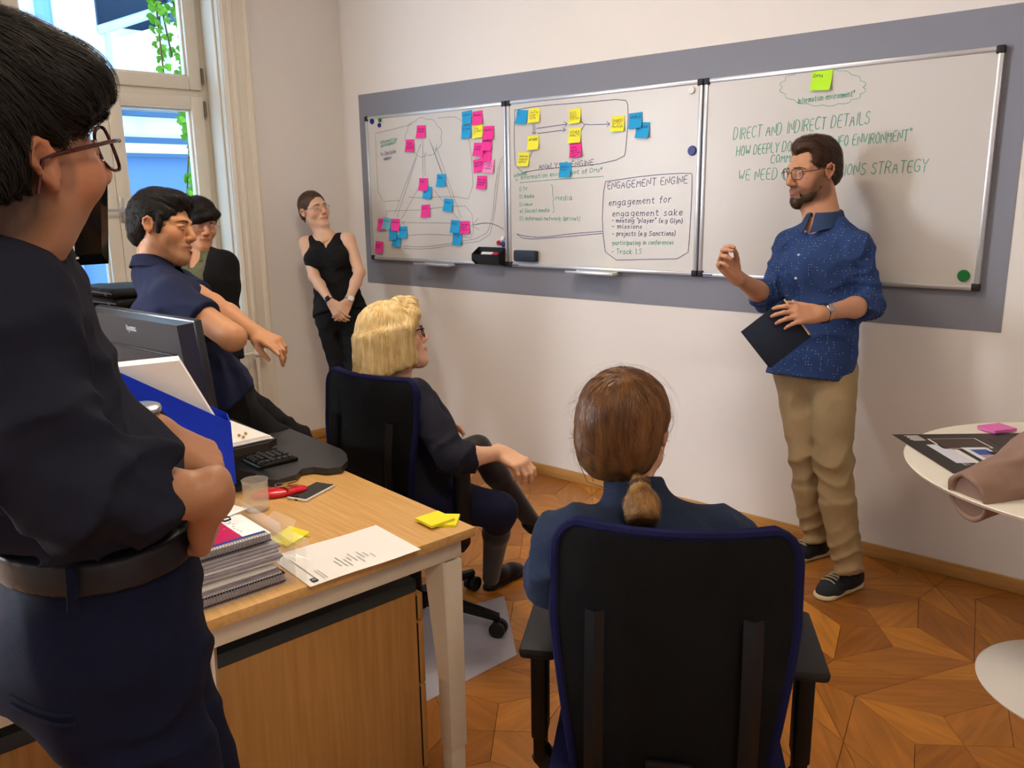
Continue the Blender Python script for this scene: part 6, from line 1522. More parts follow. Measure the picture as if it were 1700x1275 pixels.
board_ink(boards[1], 'diagram_lines', INKV, z2, [
    [(55, 235), (200, 210), (520, 185), (740, 163), (765, 215), (748, 470), (735, 535), (540, 580), (240, 600), (60, 632), (50, 420), (55, 235)], [(190, 350), (380, 322)], [(362, 308), (384, 322), (365, 338)], [(195, 382), (370, 358)], [(352, 345), (374, 358), (355, 373)],
    [(470, 305), (488, 328), (645, 322)], [(628, 308), (648, 322), (630, 338)], [(488, 328), (470, 360)], [(170, 325), (170, 380)], [(180, 325), (180, 378)], [(162, 375), (175, 386), (188, 373)], [(148, 530), (166, 490)],
    [(620, 680), (900, 640), (1150, 625), (1162, 645), (1145, 1000), (1130, 1160), (880, 1165), (625, 1170), (598, 960), (605, 760), (620, 680)], [(600, 990), (400, 1005), (220, 1030), (110, 1020), (55, 1000), (120, 1042), (300, 1030), (600, 1003)]], .0030)
board_ink(boards[1], 'blue_writing', INKB, z2, [], .0030, 1, [('ANALYSIS ENGINE', (205, 605), (545, 578), .028), ('ENGAGEMENT ENGINE', (632, 728), (1130, 688), .034), ('engagement for', (640, 832), (1030, 808), .032), ('engagement sake', (662, 898), (1098, 890), .030),
    ('- meeting "player" (e.g Glyn)', (660, 935), (1098, 938), .021), ('- missions', (660, 972), (845, 972), .020), ('- projects (e.g Sanctions)', (662, 1018), (1055, 1016), .022)])
board_ink(boards[1], 'green_writing', INKG, z2, [[(88, 688), (300, 668), (610, 648)], [(280, 700), (290, 705), (290, 770), (302, 788), (290, 800), (303, 860), (290, 876)]], .0028, 1, [('Information environment of DMs*', (90, 668), (598, 618), .022), ('1) TV', (82, 740), (132, 738), .020), ('2) Radio', (82, 785), (175, 780), .018), ('3) News', (82, 835), (165, 830), .018), ('4) Social media', (84, 875), (270, 868), .019),
    ('5) Informal network (privat)', (84, 922), (462, 922), .021), ('Media', (310, 798), (410, 795), .026), ('-participating in conferences', (655, 1075), (1042, 1072), .021), ('- Track 1.5', (656, 1130), (845, 1132), .026), ('informal', (48, 655), (130, 635), .018), ('v', (58, 680), (72, 678), .02)])
board_ink(boards[2], 'green_writing', INKG, z3, [], .0030, 1, [('DIRECT AND INDIRECT DETAILS', (165, 500), (822, 420), .050, .12), ('HOW DEEPLY DOES THEIR "INFO ENVIRONMENT"', (180, 578), (1022, 500), .042, .12), ('COMMUNICATION', (345, 612), (640, 590), .034, .12), ('WE NEED COMMUNICATIONS STRATEGY', (190, 695), (1102, 650), .047, .12)])
board_ink(boards[2], 'cloud_drawing', INKG, z3, [arc_cloud(597, 246, 192, 84, 16, .10)], .0018, 1, [('Information environment*', (475, 325), (750, 288), .024, .1, .0022)])
NOTE_GROUP = 'sticky notes on the whiteboards'
NCOL = {'p': mat('pink_note', 'F0409C', .8, spec=.2), 'l': mat('pale_pink_note', 'F590C8', .8, spec=.2), 'b': mat('blue_note', '2FA4DE', .8, spec=.2), 'c': mat('dusty_blue_note', '6FB4C8', .8, spec=.2), 'y': mat('yellow_note', 'F2EE4A', .8, spec=.2), 'g': mat('lime_note', 'B8EE3A', .8, spec=.2)}
def note(zf, p, c, label, rot=0.0, txt='', sz=.076, lift=.012, order=0):
    x, z = bxz(zf(*p)); N_ = empty('sticky_note', label, 'note', (x, YS-.0006-.0016*order, z), 0, NOTE_GROUP)
    b = MB(); g = []; cr, sr = cos(rot), sin(rot); rnd = random.Random(int(p[0]*7+p[1])); sk = rnd.uniform(-.3, .3)
    def pt(u, v):                      # u across, v down from the glued edge
        d = lift*(v**2)*(1 + sk*(u-.5)*2) + .0006; a, c_ = (u-.5)*sz, (.5-v)*sz*(1-.05*v); return (a*cr - c_*sr, -d, a*sr + c_*cr)
    for i in range(7): g.append([pt(j/4, i/6) for j in range(5)])
    b.sheet(g, .0004); b.build('paper', NCOL[c], N_)
    if txt:
        w = MB(); ls = txt.split('/')
        for k, t in enumerate(ls):
            st = text_strokes(t, .0125 if len(ls) < 4 else .010, seed=k+len(t)); wd = max(max(q[0] for q in s) for s in st); kx = min(1.3, .060/wd)
            ink(w, [[((x_*kx + .008)/sz, .16 + (k+1)*.19 - y_/sz) for x_, y_ in s] for s in st], .020, lambda u, v: (A_(pt(u, v)) + A_([0, -.0009, 0])), 1)
        w.build('handwriting', INKP, N_, False)
    return N_
B1 = [((437, 315), 'p', 'pink note at the top of the drawn cloud on the left-hand board', -.03, 'Decision/maker', 0), ((363, 407), 'p', 'pink note on the lower left rim of the drawn cloud', -.03, 'other/within/system', 0),
 ((742, 222), 'b', 'blue note, upper of the two beside the pink and yellow pair, left-hand board', .10, 'actor', 1), ((811, 223), 'p', 'topmost pink note of the upper right cluster on the left-hand board', .04, 'funder', 0), ((737, 315), 'b', 'blue note, lower of the two left of the yellow note on the left-hand board', .02, 'in town', 0),
 ((814, 312), 'y', 'only yellow note on the left-hand board', .06, 'The/Client/?', 1), ((885, 322), 'p', 'pink note right of the yellow note on the left-hand board', -.03, 'market', 1), ((873, 395), 'p', 'pink note half covered below the market note', -.05, 'meeting', 0), ((820, 433), 'p', 'pink note left in the middle of the pink column', -.06, 'urgent/need', 2),
 ((868, 468), 'p', 'pink note tucked behind the middle of the pink column', -.10, 'age', 0), ((818, 538), 'p', 'pink note tilted, left of the pale pink note', .16, 'family/security', 1), ((887, 542), 'l', 'pale pink note folded over at the right of the pink column', -.10, 'Team/Video/comm', 2), ((838, 650), 'p', 'lowest pink note of the upper right cluster', -.05, 'having/engaging/needs', 0),
 ((453, 663), 'p', 'pink note in the middle of the triangle of arrows', -.04, 'tool', 0), ((480, 718), 'b', 'blue note overlapping the pink note in the middle of the arrows', -.10, 'link/up', 1), ((571, 637), 'b', 'blue note on the right arrow, upper one', -.02, 'who', 0), ((617, 800), 'b', 'blue note on the right arrow, lower one', -.08, 'what', 0), ((468, 838), 'p', 'pink note alone below the triangle of arrows', .05, 'ONU', 0),
 ((178, 928), 'p', 'pink note at the left of the lower left cluster', -.02, 'public', 0), ((270, 930), 'p', 'pink note at the right of the lower left cluster', -.02, 'media', 0), ((212, 922), 'c', 'dusty blue note on top of two pink notes', -.16, 'press', 1), ((252, 992), 'b', 'blue note hanging below the dusty blue note', .03, '', 0), ((318, 980), 'b', 'blue note at the far right of the lower left cluster', .02, 'social', 0), ((277, 1035), 'b', 'lowest blue note of the lower left cluster', -.08, '', 1),
 ((160, 1078), 'p', 'pink note in the bottom left corner of the left-hand board', -.06, 'start/here', 0), ((665, 942), 'b', 'blue note left of a pink note, lower right of the left-hand board', -.04, 'NGO', 1), ((728, 948), 'p', 'pink note at the right end of the long arrow', .03, 'target/main/region', 0), ((677, 1022), 'b', 'blue note below the blue and pink pair, lower right of the left-hand board', -.05, 'field', 0)]
B2 = [((100, 280), 'b', 'blue note at the far left of the middle board', -.14, 'E', 0), ((178, 270), 'y', 'yellow DATA note beside the blue note', .02, 'DATA/user-/note', 0), ((430, 275), 'y', 'yellow note, uppermost in the middle column of the middle board', .04, 'ECO/MON/SYSTEM', 0), ((430, 395), 'y', 'yellow OTHER note above the pink note', .0, 'OTHER/ANALYS', 0), ((436, 486), 'p', 'only pink note on the middle board', .08, 'level/depth/reaction/report', 1),
 ((172, 440), 'y', 'yellow NETWORK note below the double arrow', .02, 'NETWORK', 0), ((112, 543), 'y', 'yellow note lowest at the left of the middle board', -.05, 'interview/regular/spots', 0), ((371, 608), 'b', 'blue note covering part of the heading on the middle board', -.03, 'media/tool', 0), ((698, 322), 'y', 'yellow note at the right end of the arrow on the middle board', .0, 'SHARED/INTEL/Package', 0), ((808, 302), 'b', 'blue note at the right of the box, upper of two', .04, 'WORLD', 0), ((853, 362), 'b', 'blue note at the right of the box, lower of two', -.06, 'UKRAIN/II', 1)]
for (p, c, lb, r, t, o_) in B1: note(z1, p, c, lb, r, t, order=o_)
for (p, c, lb, r, t, o_) in B2: note(z2, p, c, lb, r, t, order=o_)
note(z3, (592, 213), 'g', 'lime green note in the drawn cloud on the right-hand board', -.06, 'DMs', .085, .014)
def magnet(zf, p, col, label, r=.016, off=0):
    x, z = bxz(zf(*p)); o = MB().lathe([(0, 0), (r, 0), (r*1.04, .004), (r*.9, .008), (r*.5, .0085), (0, .007)], (0, 0, 0), 20, Rx(pi/2)).build('magnet', mat('magnet_'+col, {'blue': '1F2C7A', 'green': '1F7A3C', 'white': 'E8E6E2', 'red': 'B01E2E'}[col], .35), None, True, 40)
    o.location = (x, YS-off, z); tag(o, label, 'magnet', 'round magnets on the whiteboards')
magnet(z1, (112, 245), 'blue', 'dark blue magnet at the top left corner of the left-hand board', .017); magnet(z1, (164, 237), 'green', 'green magnet near the top left of the left-hand board', .013); magnet(z1, (160, 271), 'blue', 'dark blue magnet below the green magnet', .013)
magnet(z1, (977, 1017), 'white', 'white magnet at the bottom right of the left-hand board', .014); magnet(z1, (950, 1049), 'red', 'red magnet at the bottom right of the left-hand board', .014); magnet(z1, (980, 1058), 'blue', 'blue magnet beside the red magnet', .016)
magnet(z2, (1158, 112), 'white', 'white magnet at the top right of the middle board'); magnet(z2, (1160, 488), 'blue', 'dark blue magnet at the right of the middle board', .022); magnet(z3, (1275, 1152), 'green', 'green magnet at the bottom right of the right-hand board', .022)
# pen holder (a black wedge-shaped magnetic box), pens, eraser, note on the tray
x, z = bxz(z1(905, 1135)); PH = empty('pen_holder', 'black wedge-shaped magnetic pen holder on the left-hand board', 'holder', (x, YS-.001, z)); PB = mat('holder_plastic', '17181C', .45)
w = .205
b = MB(); b.sheet([[(-w*.36, -.001, .055), (w*.5, -.001, .055)], [(-w*.5, -.001, .012), (w*.5, -.001, -.05)], ], .002)
b = MB(); b.prism([(-w*.5, 0), (w*.5, 0), (w*.5, -.004), (-w*.5, -.004)], -.05, .05); b.build('back_plate', PB, PH)
b = MB(); Vv = [(-w*.5, 0, .0), (-w*.40, -.062, -.035), (w*.5, -.062, -.035), (w*.5, 0, -.05), (-w*.3, 0, -.05), (-w*.5, 0, .02), (-w*.44, -.064, -.002), (w*.5, -.064, .004), (w*.5, 0, .048)]
b.sheet([[(-w*.5, -.062, .012), (w*.5, -.062, .012)], [(-w*.46, -.06, -.02), (w*.5, -.06, -.03)], [(-w*.34, -.03, -.048), (w*.5, -.03, -.05)], [(-w*.32, -.002, -.05), (w*.5, -.002, -.05)]], .003); b.build('trough', PB, PH)
for s in (-1, 1): b = MB(); b.prism([(0, .05), (0, -.05), (-.03, -.05), (-.062, -.025), (-.062, .012)], s*w*.5-.0015, s*w*.5+.0015, np.array([[0, 0, 1], [1, 0, 0], [0, 1, 0]])); b.build('end_plate', PB, PH)
PH.rotation_euler = (0, 0, 0)
for k, (dy, dz, cm, lb) in enumerate(((-.020, -.022, 'E8E6E4', 'white marker with red cap lying uppermost in the pen holder'), (-.040, -.026, 'D8D6D6', 'white marker lying in front in the pen holder'), (-.030, -.036, 'C23040', 'red marker lying under the white ones in the pen holder'))):
    P_ = empty('marker_pen', lb, 'pen', (x-.055+.012*k, YS-.001+dy, z+dz+.038), 0, 'markers in the pen holder'); b = MB(); b.tube([(0, 0, 0), (.085, 0, 0)], .0078, 10); b.build('barrel', mat('barrel_'+cm, cm, .4), P_); b = MB(); b.tube([(.085, 0, 0), (.122, 0, 0)], [.0084, .0075], 10); b.build('cap', mat('red_cap', 'B83444', .4), P_)
x, z = bxz(z2(136, 1142)); E_ = empty('board_eraser', 'dark blue-grey magnetic eraser at the bottom left of the middle board', 'eraser', (x, YS-.001, z)); b = MB(); b.box((0, -.020, 0), (.158, .030, .062), bev=.010); b.build('grip', mat('eraser_plastic', '2E3A4C', .5), E_); b = MB(); b.box((0, -.003, 0), (.150, .006, .056)); b.build('felt', mat('felt', '3A3D42', .95), E_)
q = on_y(1005, 452, -.055); o = MB().box((0, 0, 0), (.11, .05, .004), Rz(.1)).build('note_pad', NCOL['y'], None, False); o.location = (q[0], -.062, BZ0-.006); tag(o, 'yellow note pad lying on the pen tray under the middle board', 'note')
for B_ in (boards[1], boards[2]):            # maker's mark on the rail: too small to read, a short dark print
    b = MB(); ink(b, [[(.03, .0085), (.052, .0085)], [(.055, .0085), (.064, .0085)], [(.067, .0085), (.074, .0085)]], .006, lambda x_, z_: (x_, -.0296, z_+.001), 0); o = b.build('rail_print', INKB, B_, False); o['kind'] = 'stuff'
# ================================================================== ON THE DESKS
def thing(name, label, cat, p, rz=0.0, group=None): return empty(name, label, cat, tuple(p), rz, group)
PAPER = mat('white_paper', 'F4F3EF', .85, spec=.2); PINKISH = mat('grey_paper', 'B9B3BC', .85, col2='8E8994', vscale=40, stretch=(1, 1, 30), spec=.2); TXT = mat('print_ink', '55555A', .8); ACR = mat('clear_acrylic', 'F4F4F2', .06, alpha=.16, spec=.6); NKY = mat('navy_print', '1B2040', .6)
# ---- stack of clear letter trays with documents
TX0, TX1, TY0, TY1 = -.300, -.035, -.840, -.505
trays = []
for k, z in enumerate((.741, .788, .833)):
    lb = ('bottom', 'middle', 'top')[k]; dx = (.0, -.006, -.030)[k]; dy = (.0, .006, -.012)[k]
    T_ = thing('letter_tray', 'clear plastic letter tray, %s one of the stack on the desk corner' % lb, 'tray', dk((TX0+TX1)/2+dx, (TY0+TY1)/2+dy, z), DRZ, 'clear letter trays')
    W_, D_ = TX1-TX0, TY1-TY0
    b = MB(); b.box((0, 0, .001), (W_, D_, .002)); b.build('tray_floor', ACR, T_, False)
    for (c, d) in (((0, D_/2, .022), (W_, .002, .042)), ((0, -D_/2, .022), (W_, .002, .042)), ((-W_/2, 0, .022), (.002, D_, .042))): b = MB(); b.box(c, d); b.build('tray_wall', ACR, T_, False)
    b = MB(); b.add([(W_/2-.06, D_/2-.001, .002), (W_/2+.02, D_/2+.018, .002), (W_/2+.02, D_/2+.018, .03), (W_/2-.06, D_/2-.001, .044)], [(0, 1, 2, 3)]); b.add([(W_/2-.06, D_/2-.001, .044), (W_/2+.02, D_/2+.018, .03), (W_/2-.01, D_/2+.045, .036), (W_/2-.07, D_/2+.02, .05)], [(0, 1, 2, 3)]); b.build('tray_lip', ACR, T_, False)
def sheaf(label, x, y, z, n, w, d, thick, m, rz=0.0, seed=1, wob=.006, group='documents in the letter trays'):
    S_ = thing('document_pile', label, 'papers', dk(x, y, z), DRZ+rz, group); rnd = random.Random(seed); zz = 0
    for k in range(n):
        t = thick/n; b = MB(); ox, oy, a = rnd.uniform(-wob, wob), rnd.uniform(-wob, wob), rnd.uniform(-.03, .03); g = []
        for i in range(5): g.append([(*(Rz(a)[:2, :2] @ A_([(i/4-.5)*w, (j/5-.5)*d]) + A_([ox, oy])), zz + t/2 + .006*(j/5)**2*(k/n)*0 + .004*sin(pi*i/4)*rnd.uniform(0, .3)) for j in range(6)])
        b.sheet(g, t*.82); b.build('paper_sheaf', m if k % 3 else PAPER, S_); zz += t
    return S_
def spiral(label, x, y, z, w, d, th, cov, rz=0.0, rings=44):
    N_ = thing('spiral_notebook', label, 'notebook', dk(x, y, z+.0022), DRZ+rz); b = MB(); b.box((0, 0, th*.5), (w, d, th*.8)); b.build('pages', PINKISH, N_, False)
    b = MB(); b.box((0, 0, th-.001), (w+.003, d+.003, .002)); b.build('cover', cov, N_, False); b = MB(); b.box((0, 0, .001), (w+.003, d+.003, .002)); b.build('cover', NKY, N_, False)
    b = MB()
    for k in range(rings):
        yy = -d/2 + .008 + (d-.016)*k/(rings-1); b.tube([(w/2-.004 + .0095*cos(a)*.9, yy+.0012*sin(a), th/2 + (th/2+.003)*sin(a)) for a in np.linspace(0, 2*pi, 9)], .0009, 4, False)
    o = b.build('spiral_binding', mat('grey_wire', 'A9A6A0', .4, metal=.5), N_); o['kind'] = 'stuff'; return N_
cx0, cy0 = (TX0+TX1)/2, (TY0+TY1)/2
spiral('spiral-bound report with dark cover in the bottom letter tray', cx0+.012, cy0, .7435, .212, .297, .020, NKY)
sheaf('loose documents on the spiral report in the bottom letter tray', cx0+.004, cy0-.01, .7648, 4, .21, .297, .018, PINKISH, .02, 2)
sheaf('thick wad of documents in the middle letter tray', cx0+.0, cy0+.0, .7905, 6, .21, .297, .036, PINKISH, -.02, 3)
spiral('spiral-bound brochure in the top letter tray under the red booklet', cx0-.018, cy0-.012, .8355, .212, .297, .018, PAPER, 0)
RB = thing('booklet', 'crimson and white booklet on top of the letter trays', 'booklet', dk(cx0-.020, cy0-.02, .856), DRZ+.0)
b = MB(); b.box((0, 0, .0015), (.21, .297, .003)); b.build('booklet_pages', PAPER, RB, False); b = MB(); b.box((.020, -.020, .0033), (.150, .235, .0008)); b.build('red_cover', mat('crimson_print', 'B3164A', .45), RB, False)
b = MB(); b.box((.100, .0, .0033), (.010, .297, .0008)); b.build('blue_edge', mat('blue_print', '2B3B86', .5), RB, False)
b = MB()
for (t, x_, y_, h_) in (('- -', .03, .09, .012), ('- --', .045, .06, .009)): ink(b, text_strokes(t, h_, jit=.05), .0012, lambda u, v, x_=x_, y_=y_: (x_ - v, y_ - .0 + u - .02, .0040), 0)
b.build('cover_print', PAPER, RB, False)
b = MB(); rnd = random.Random(6)
for k in range(14): u0 = .105+rnd.uniform(0, .03); ink(b, text_strokes(rnd.choice(('ou', 'oo', 'co', 'uo', 'oc')), .010, jit=.2, seed=k), .0016, lambda u, v, k=k: (-.09 + .013*k - v*.6, u0-.02+u*.4, .0040), 0)
b.build('scribbled_print', NKY, RB, False)
q = on_z(372, 812, .86); o = MB().box((0, 0, 0), (.15, .12, .0012), Rz(DRZ+.3)).build('paper_sheet', PAPER, None, False); o.location = tuple(A_(dk(cx0-.13, cy0+.08, .8615))); tag(o, 'white sheet of paper under the hands on the letter trays', 'paper')
b = MB(); gl = thing('spectacles', 'folded dark spectacles on the papers beside the crimson booklet', 'glasses', dk(cx0-.06, cy0+.085, .8625)); b.tube([(0, .0, .004), (.02, .012, .004), (.035, .006, .004), (.036, -.008, .004), (.02, -.016, .004), (.0, -.014, .004)], .002, 6); b.build('glasses_rim', BLACK, gl)
# ---- wooden organiser, blue magazine file with white folder
WB = mat('pale_plywood', 'C9A46C', .5, col2='B98F55', vscale=5, stretch=(2, 2, 18))
F0 = A_([-.385, -.475]); FD = unit(A_([-.33, -.94])); FN = A_([FD[1], -FD[0]]); FN = FN if FN @ A_([-1, 0]) > 0 else -FN
org = thing('desk_organiser', 'pale wooden organiser box under the blue magazine file', 'box', dk(*(F0 + FD*.18 + FN*.055), .74), DRZ + atan2(FD[1], FD[0]))
for (c, d) in (((0, 0, .006), (.34, .125, .012)), ((0, .0575, .07), (.34, .01, .116)), ((0, -.0575, .07), (.34, .01, .116)), ((.165, 0, .07), (.01, .105, .116)), ((-.165, 0, .07), (.01, .105, .116)), ((0, 0, .133), (.345, .13, .010))): b = MB(); b.box(c, d, bev=.001); b.build('wood_panel', WB, org, False)
MF = thing('magazine_file', 'royal blue magazine file standing on the wooden organiser', 'file', dk(*F0, .879), DRZ); BLU = mat('royal_blue_board', '0F35C4', .38)
def fpt(u, n, z): p = F0*0 + FD*u + FN*n; return (p[0], p[1], z)
prof = [(0, 0), (.34, 0), (.34, .318), (.245, .318), (0, .162)]
for n_ in (0, .098):
    b = MB(); b.add([fpt(u, n_, z) for u, z in prof] + [fpt(u, n_+.003, z) for u, z in prof], [(0, 1, 2, 3, 4), (9, 8, 7, 6, 5)] + [(i, (i+1) % 5, 5+(i+1) % 5, 5+i) for i in range(5)]); b.build('side_panel', BLU, MF, False)
for (u0, z0, z1_) in ((0, 0, .162), (.337, 0, .318)): b = MB(); b.add([fpt(u0+du, n_, z) for du in (0, .003) for n_ in (.003, .098) for z in (z0, z1_)], [(0, 1, 3, 2), (4, 6, 7, 5), (0, 4, 5, 1), (2, 3, 7, 6), (0, 2, 6, 4), (1, 5, 7, 3)]); b.build('end_panel', BLU, MF, False)
b = MB(); b.add([fpt(u, n_, z) for z in (.0, .003) for u, n_ in ((0, .003), (.34, .003), (.34, .098), (0, .098))], [(0, 1, 2, 3), (7, 6, 5, 4), (0, 1, 5, 4), (1, 2, 6, 5), (2, 3, 7, 6), (3, 0, 4, 7)]); b.build('base_panel', BLU, MF, False)
WF = thing('paper_folder', 'white folder standing in the blue magazine file', 'folder', dk(*F0, .884), DRZ); g = []
b = MB(); pr_ = [(.03, .0), (.33, .0), (.33, .316), (.105, .322), (.03, .155)]
b.add([fpt(u, .020, z) for u, z in pr_] + [fpt(u, .092, z) for u, z in pr_], [(0, 1, 2, 3, 4), (9, 8, 7, 6, 5)] + [(i, (i+1) % 5, 5+(i+1) % 5, 5+i) for i in range(5)]); b.build('folder_board', PAPER, WF, False)
CBx = thing('cardboard_box', 'brown cardboard box behind the blue magazine file', 'box', dk(-.86, -.74, .74), DRZ + .35)
for (c, d) in (((0, 0, .225), (.26, .10, .45)), ): b = MB(); b.box(c, d, bev=.002); b.build('carton', mat('cardboard', 'B48E5C', .8), CBx, False)
b = MB(); b.box((0, 0, .4515), (.262, .102, .003)); b.build('carton_flap', mat('cardboard', 'B48E5C', .8), CBx, False)
# ---- sit-stand riser: lower keyboard deck, raised top, links
RS = thing('desk_riser', 'black sit-stand riser on the far edge of the near desk', 'riser', dk(-1.02, -.2, .74), DRZ); rl = lambda x, y: (x+1.02, y+.2)
RSM = mat('riser_black', '2B2B2C', .5); RST = mat('riser_deck', '3A3A3C', .42)
lower = [rl(-1.44, -.30), rl(-.74, -.30), rl(-.655, -.235), rl(-.66, -.17), rl(-.70, -.13), rl(-.69, -.095), rl(-.645, -.07), rl(-.628, -.03), rl(-.672, .02), rl(-.74, .055), rl(-.80, .07), rl(-1.44, .07)]
b = MB(); b.prism(lower, .004, .024); b.build('keyboard_deck', RST, RS, True, 30)
b = MB(); b.prism([rl(-1.40, -.62), rl(-.70, -.62), rl(-.70, -.30), rl(-1.40, -.30)], .002, .016); b.build('base_plate', RSM, RS, False)
b = MB(); b.prism([rl(-1.40, -.60), rl(-.72, -.60), rl(-.672, -.57), rl(-.672, -.245), rl(-.70, -.205), rl(-1.40, -.205)], .118, .140); b.build('top_deck', RSM, RS, True, 30)
for x_ in (-.735, -1.36):
    for (ya, yb) in ((-.27, -.50), (-.50, -.27)): b = MB(); b.box((x_+1.02, (ya+yb)/2+.2, .068), (.012, .245, .028), Rx(.40 if ya > yb else -.40)); b.build('lift_arm', RSM, RS, False)
KB = thing('keyboard', 'black keyboard on the lower deck of the riser', 'keyboard', dk(-1.00, -.165, .7642), DRZ); b = MB(); b.box((0, 0, .006), (.44, .135, .012), bev=.003); b.build('keyboard_case', BLACK, KB)
KM = bpy.data.meshes.new('key'); bm = bmesh.new(); bmesh.ops.create_cube(bm, size=1)
for v in bm.verts: v.co = Vector((v.co.x*.016*(1 if v.co.z < 0 else .82), v.co.y*.016*(1 if v.co.z < 0 else .82), v.co.z*.007))
bm.to_mesh(KM); bm.free(); KM.materials.append(mat('key_plastic', '3A3A3E', .4))
for r in range(6):
    for c in range(21):
        if (c in (15, 19) and r != 2) or (r == 0 and c % 5 == 4): continue
        o = bpy.data.objects.new('key', KM); link(o, KB); o.location = (-.20 + c*.020, -.050 + r*.020, .0155)
sheaf('white printouts lying on top of the riser', -.84, -.335, .8805, 4, .30, .215, .014, PAPER, .05, 8, .008, None)
cp = thing('paper_plate', 'small pale cup-like dish at the back of the printouts', 'dish', dk(-.95, -.30, .8955)); b = MB(); b.lathe([(0, 0), (.03, 0), (.042, .012), (.043, .018), (.041, .018), (.030, .004), (0, .004)], n=24); b.build('dish_bowl', mat('cream_ceramic', 'EFE6D2', .35), cp)
for k, (px, py) in enumerate(((397, 722), (404, 725), (408, 719))):
    b = MB(); b.ell((0, 0, 0), (.007, .004, .004), n=8, m=6); o = b.build('nut', mat('nut_brown', 'C99A4E', .6)); q = on_z(px, py, .9); o.location = (q[0], q[1], .8995); tag(o, ('pale brown nut nearest the blue file on the printouts', 'pale brown nut furthest right on the printouts', 'pale brown nut between two others on the printouts')[k], 'nut', 'nuts on the printouts')
# ---- monitors
def monitor(label, TR, TL, h, tilt, stand_z, name_txt=None, gloss=False):
    """TR, TL: top corners; back side faces the camera"""
    TR = A_(TR, ); TL = A_(TL); ex = unit(TR-TL); w = np.linalg.norm(TR-TL); nz = A_([0, 0, 1.]); back = np.cross(ex, nz); back = back if back @ f0 < 0 else -back
    upv = unit(nz*cos(tilt) + back*sin(tilt)); back = unit(np.cross(ex, upv)); back = back if back @ f0 < 0 else -back
    M_ = empty('monitor', label, 'monitor', tuple((TR+TL)/2 - A_([0, 0, (TR+TL)[2]/2 - stand_z]))); o0 = A_(M_.location); R = np.column_stack([ex, back, upv]); c = (TR+TL)/2 - upv*h/2 - o0
    BM = mat('monitor_gloss', '101113', .10, spec=.6) if gloss else mat('monitor_back', '2A2D33', .28, spec=.5)
    m = MB(); m.box(c - R[:, 1]*.022, (w, .024, h), R, .006); m.build('bezel', BM, M_)
    m = MB(); m.box(c - R[:, 1]*.0345, (w-.03, .002, h-.03), R); m.build('screen', mat('dark_screen', '08090B', .08), M_, False)
    m = MB(); A1 = [(-w/2+.006, 0, -h/2+.006), (w/2-.006, 0, -h/2+.006), (w/2-.006, 0, h/2-.006), (-w/2+.006, 0, h/2-.006)]; A2 = [(-w/2+.045, .030, -h/2+.06), (w/2-.045, .030, -h/2+.06), (w/2-.045, .030, h/2-.012), (-w/2+.045, .030, h/2-.012)]
    V = [c - R[:, 1]*.010 + R @ A_(p) for p in A1 + A2]; m.add(V, [(4, 5, 6, 7)] + [(i, (i+1) % 4, 4+(i+1) % 4, 4+i) for i in range(4)]); m.build('back_cover', BM, M_, True, 20)
    m = MB(); m.box(c + R @ A_([0, .024, h*.21]), (w*.72, .004, .006), R, .001); m.build('vent_groove', BLACK, M_); 
    m = MB(); m.tube([c + R @ A_([0, .03, -.03]), A_([back[0]*.07, back[1]*.07, c[2]-.06]), A_([back[0]*.07, back[1]*.07, .012])], .024, 10); m.build('stand_neck', mat('stand_grey', '8A8C90', .35, metal=.4), M_)
    m = MB(); m.box(A_([back[0]*.03, back[1]*.03, .006]), (.24, .18, .012), frame(back, (0, 0, 1)), .004); m.build('stand_foot', BLACK, M_)
    return M_, c, R, w, h
M1, c, R, w, h = monitor('black monitor seen from behind, brand lettering near its top edge', dk(-.700, -.430, 1.262), dk(-1.305, -.515, 1.262), .355, .10, .8805)
b = MB(); st = text_strokes('iiyama', .017, jit=.02, gap=.9); wd = max(q[0] for s in st for q in s)
ink(b, st, .0030, lambda x_, y_: c + R @ A_([(.115 - x_) * -1 * -1 if False else (-.045 + x_), .0212, h/2-.050+y_]), 0)
b.build('brand_lettering', mat('silver_print', 'D5D9E0', .4), M1, False)
tr = at(181, 297, 3.72); tl = at(-110, 300, 3.25); tl[2] = tr[2]
SD = thing('standing_desk', 'black-topped raised desk by the window behind the perched man', 'desk', (.42, -2.25, 0), DRZ + pi/2)
b = MB(); b.box((0, 0, 1.115), (1.3, .72, .025), bev=.002); b.build('tabletop', mat('dark_desktop', '23262B', .3), SD)
for x_ in (-.5, .5):
    b = MB(); b.box((x_, 0, .56), (.07, .05, 1.08), bev=.003); lg = b.build('leg', mat('grey_steel', '55585C', .4, metal=.5), SD); b = MB(); b.box((x_, 0, .014), (.07, .62, .028), bev=.004); b.build('leg_foot', mat('grey_steel', '55585C', .4, metal=.5), lg)
M2, c, R, w, h = monitor('large glossy black monitor seen from behind, beside the window', tr, tl, .40, .26, 1.128, gloss=True)
b = MB(); b.box(c + R @ A_([w/2-.20, .0212, -h/2+.085]), (.075, .0006, .045), R); b.build('barcode_sticker', PAPER, M2, False); b = MB()
for k in range(9): b.box(c + R @ A_([w/2-.23+.006*k, .0218, -h/2+.093]), (.0025, .0006, .018), R)
b.build('barcode_print', BLACK, M2, False)
b = MB()
for k in range(5): b.box(c + R @ A_([w/2-.24+.022*k, .0212, -h/2+.048+.004*(k % 2)]), (.014, .0005, .010), R)
o = b.build('approval_marks', PAPER, M2, False); o['kind'] = 'stuff'
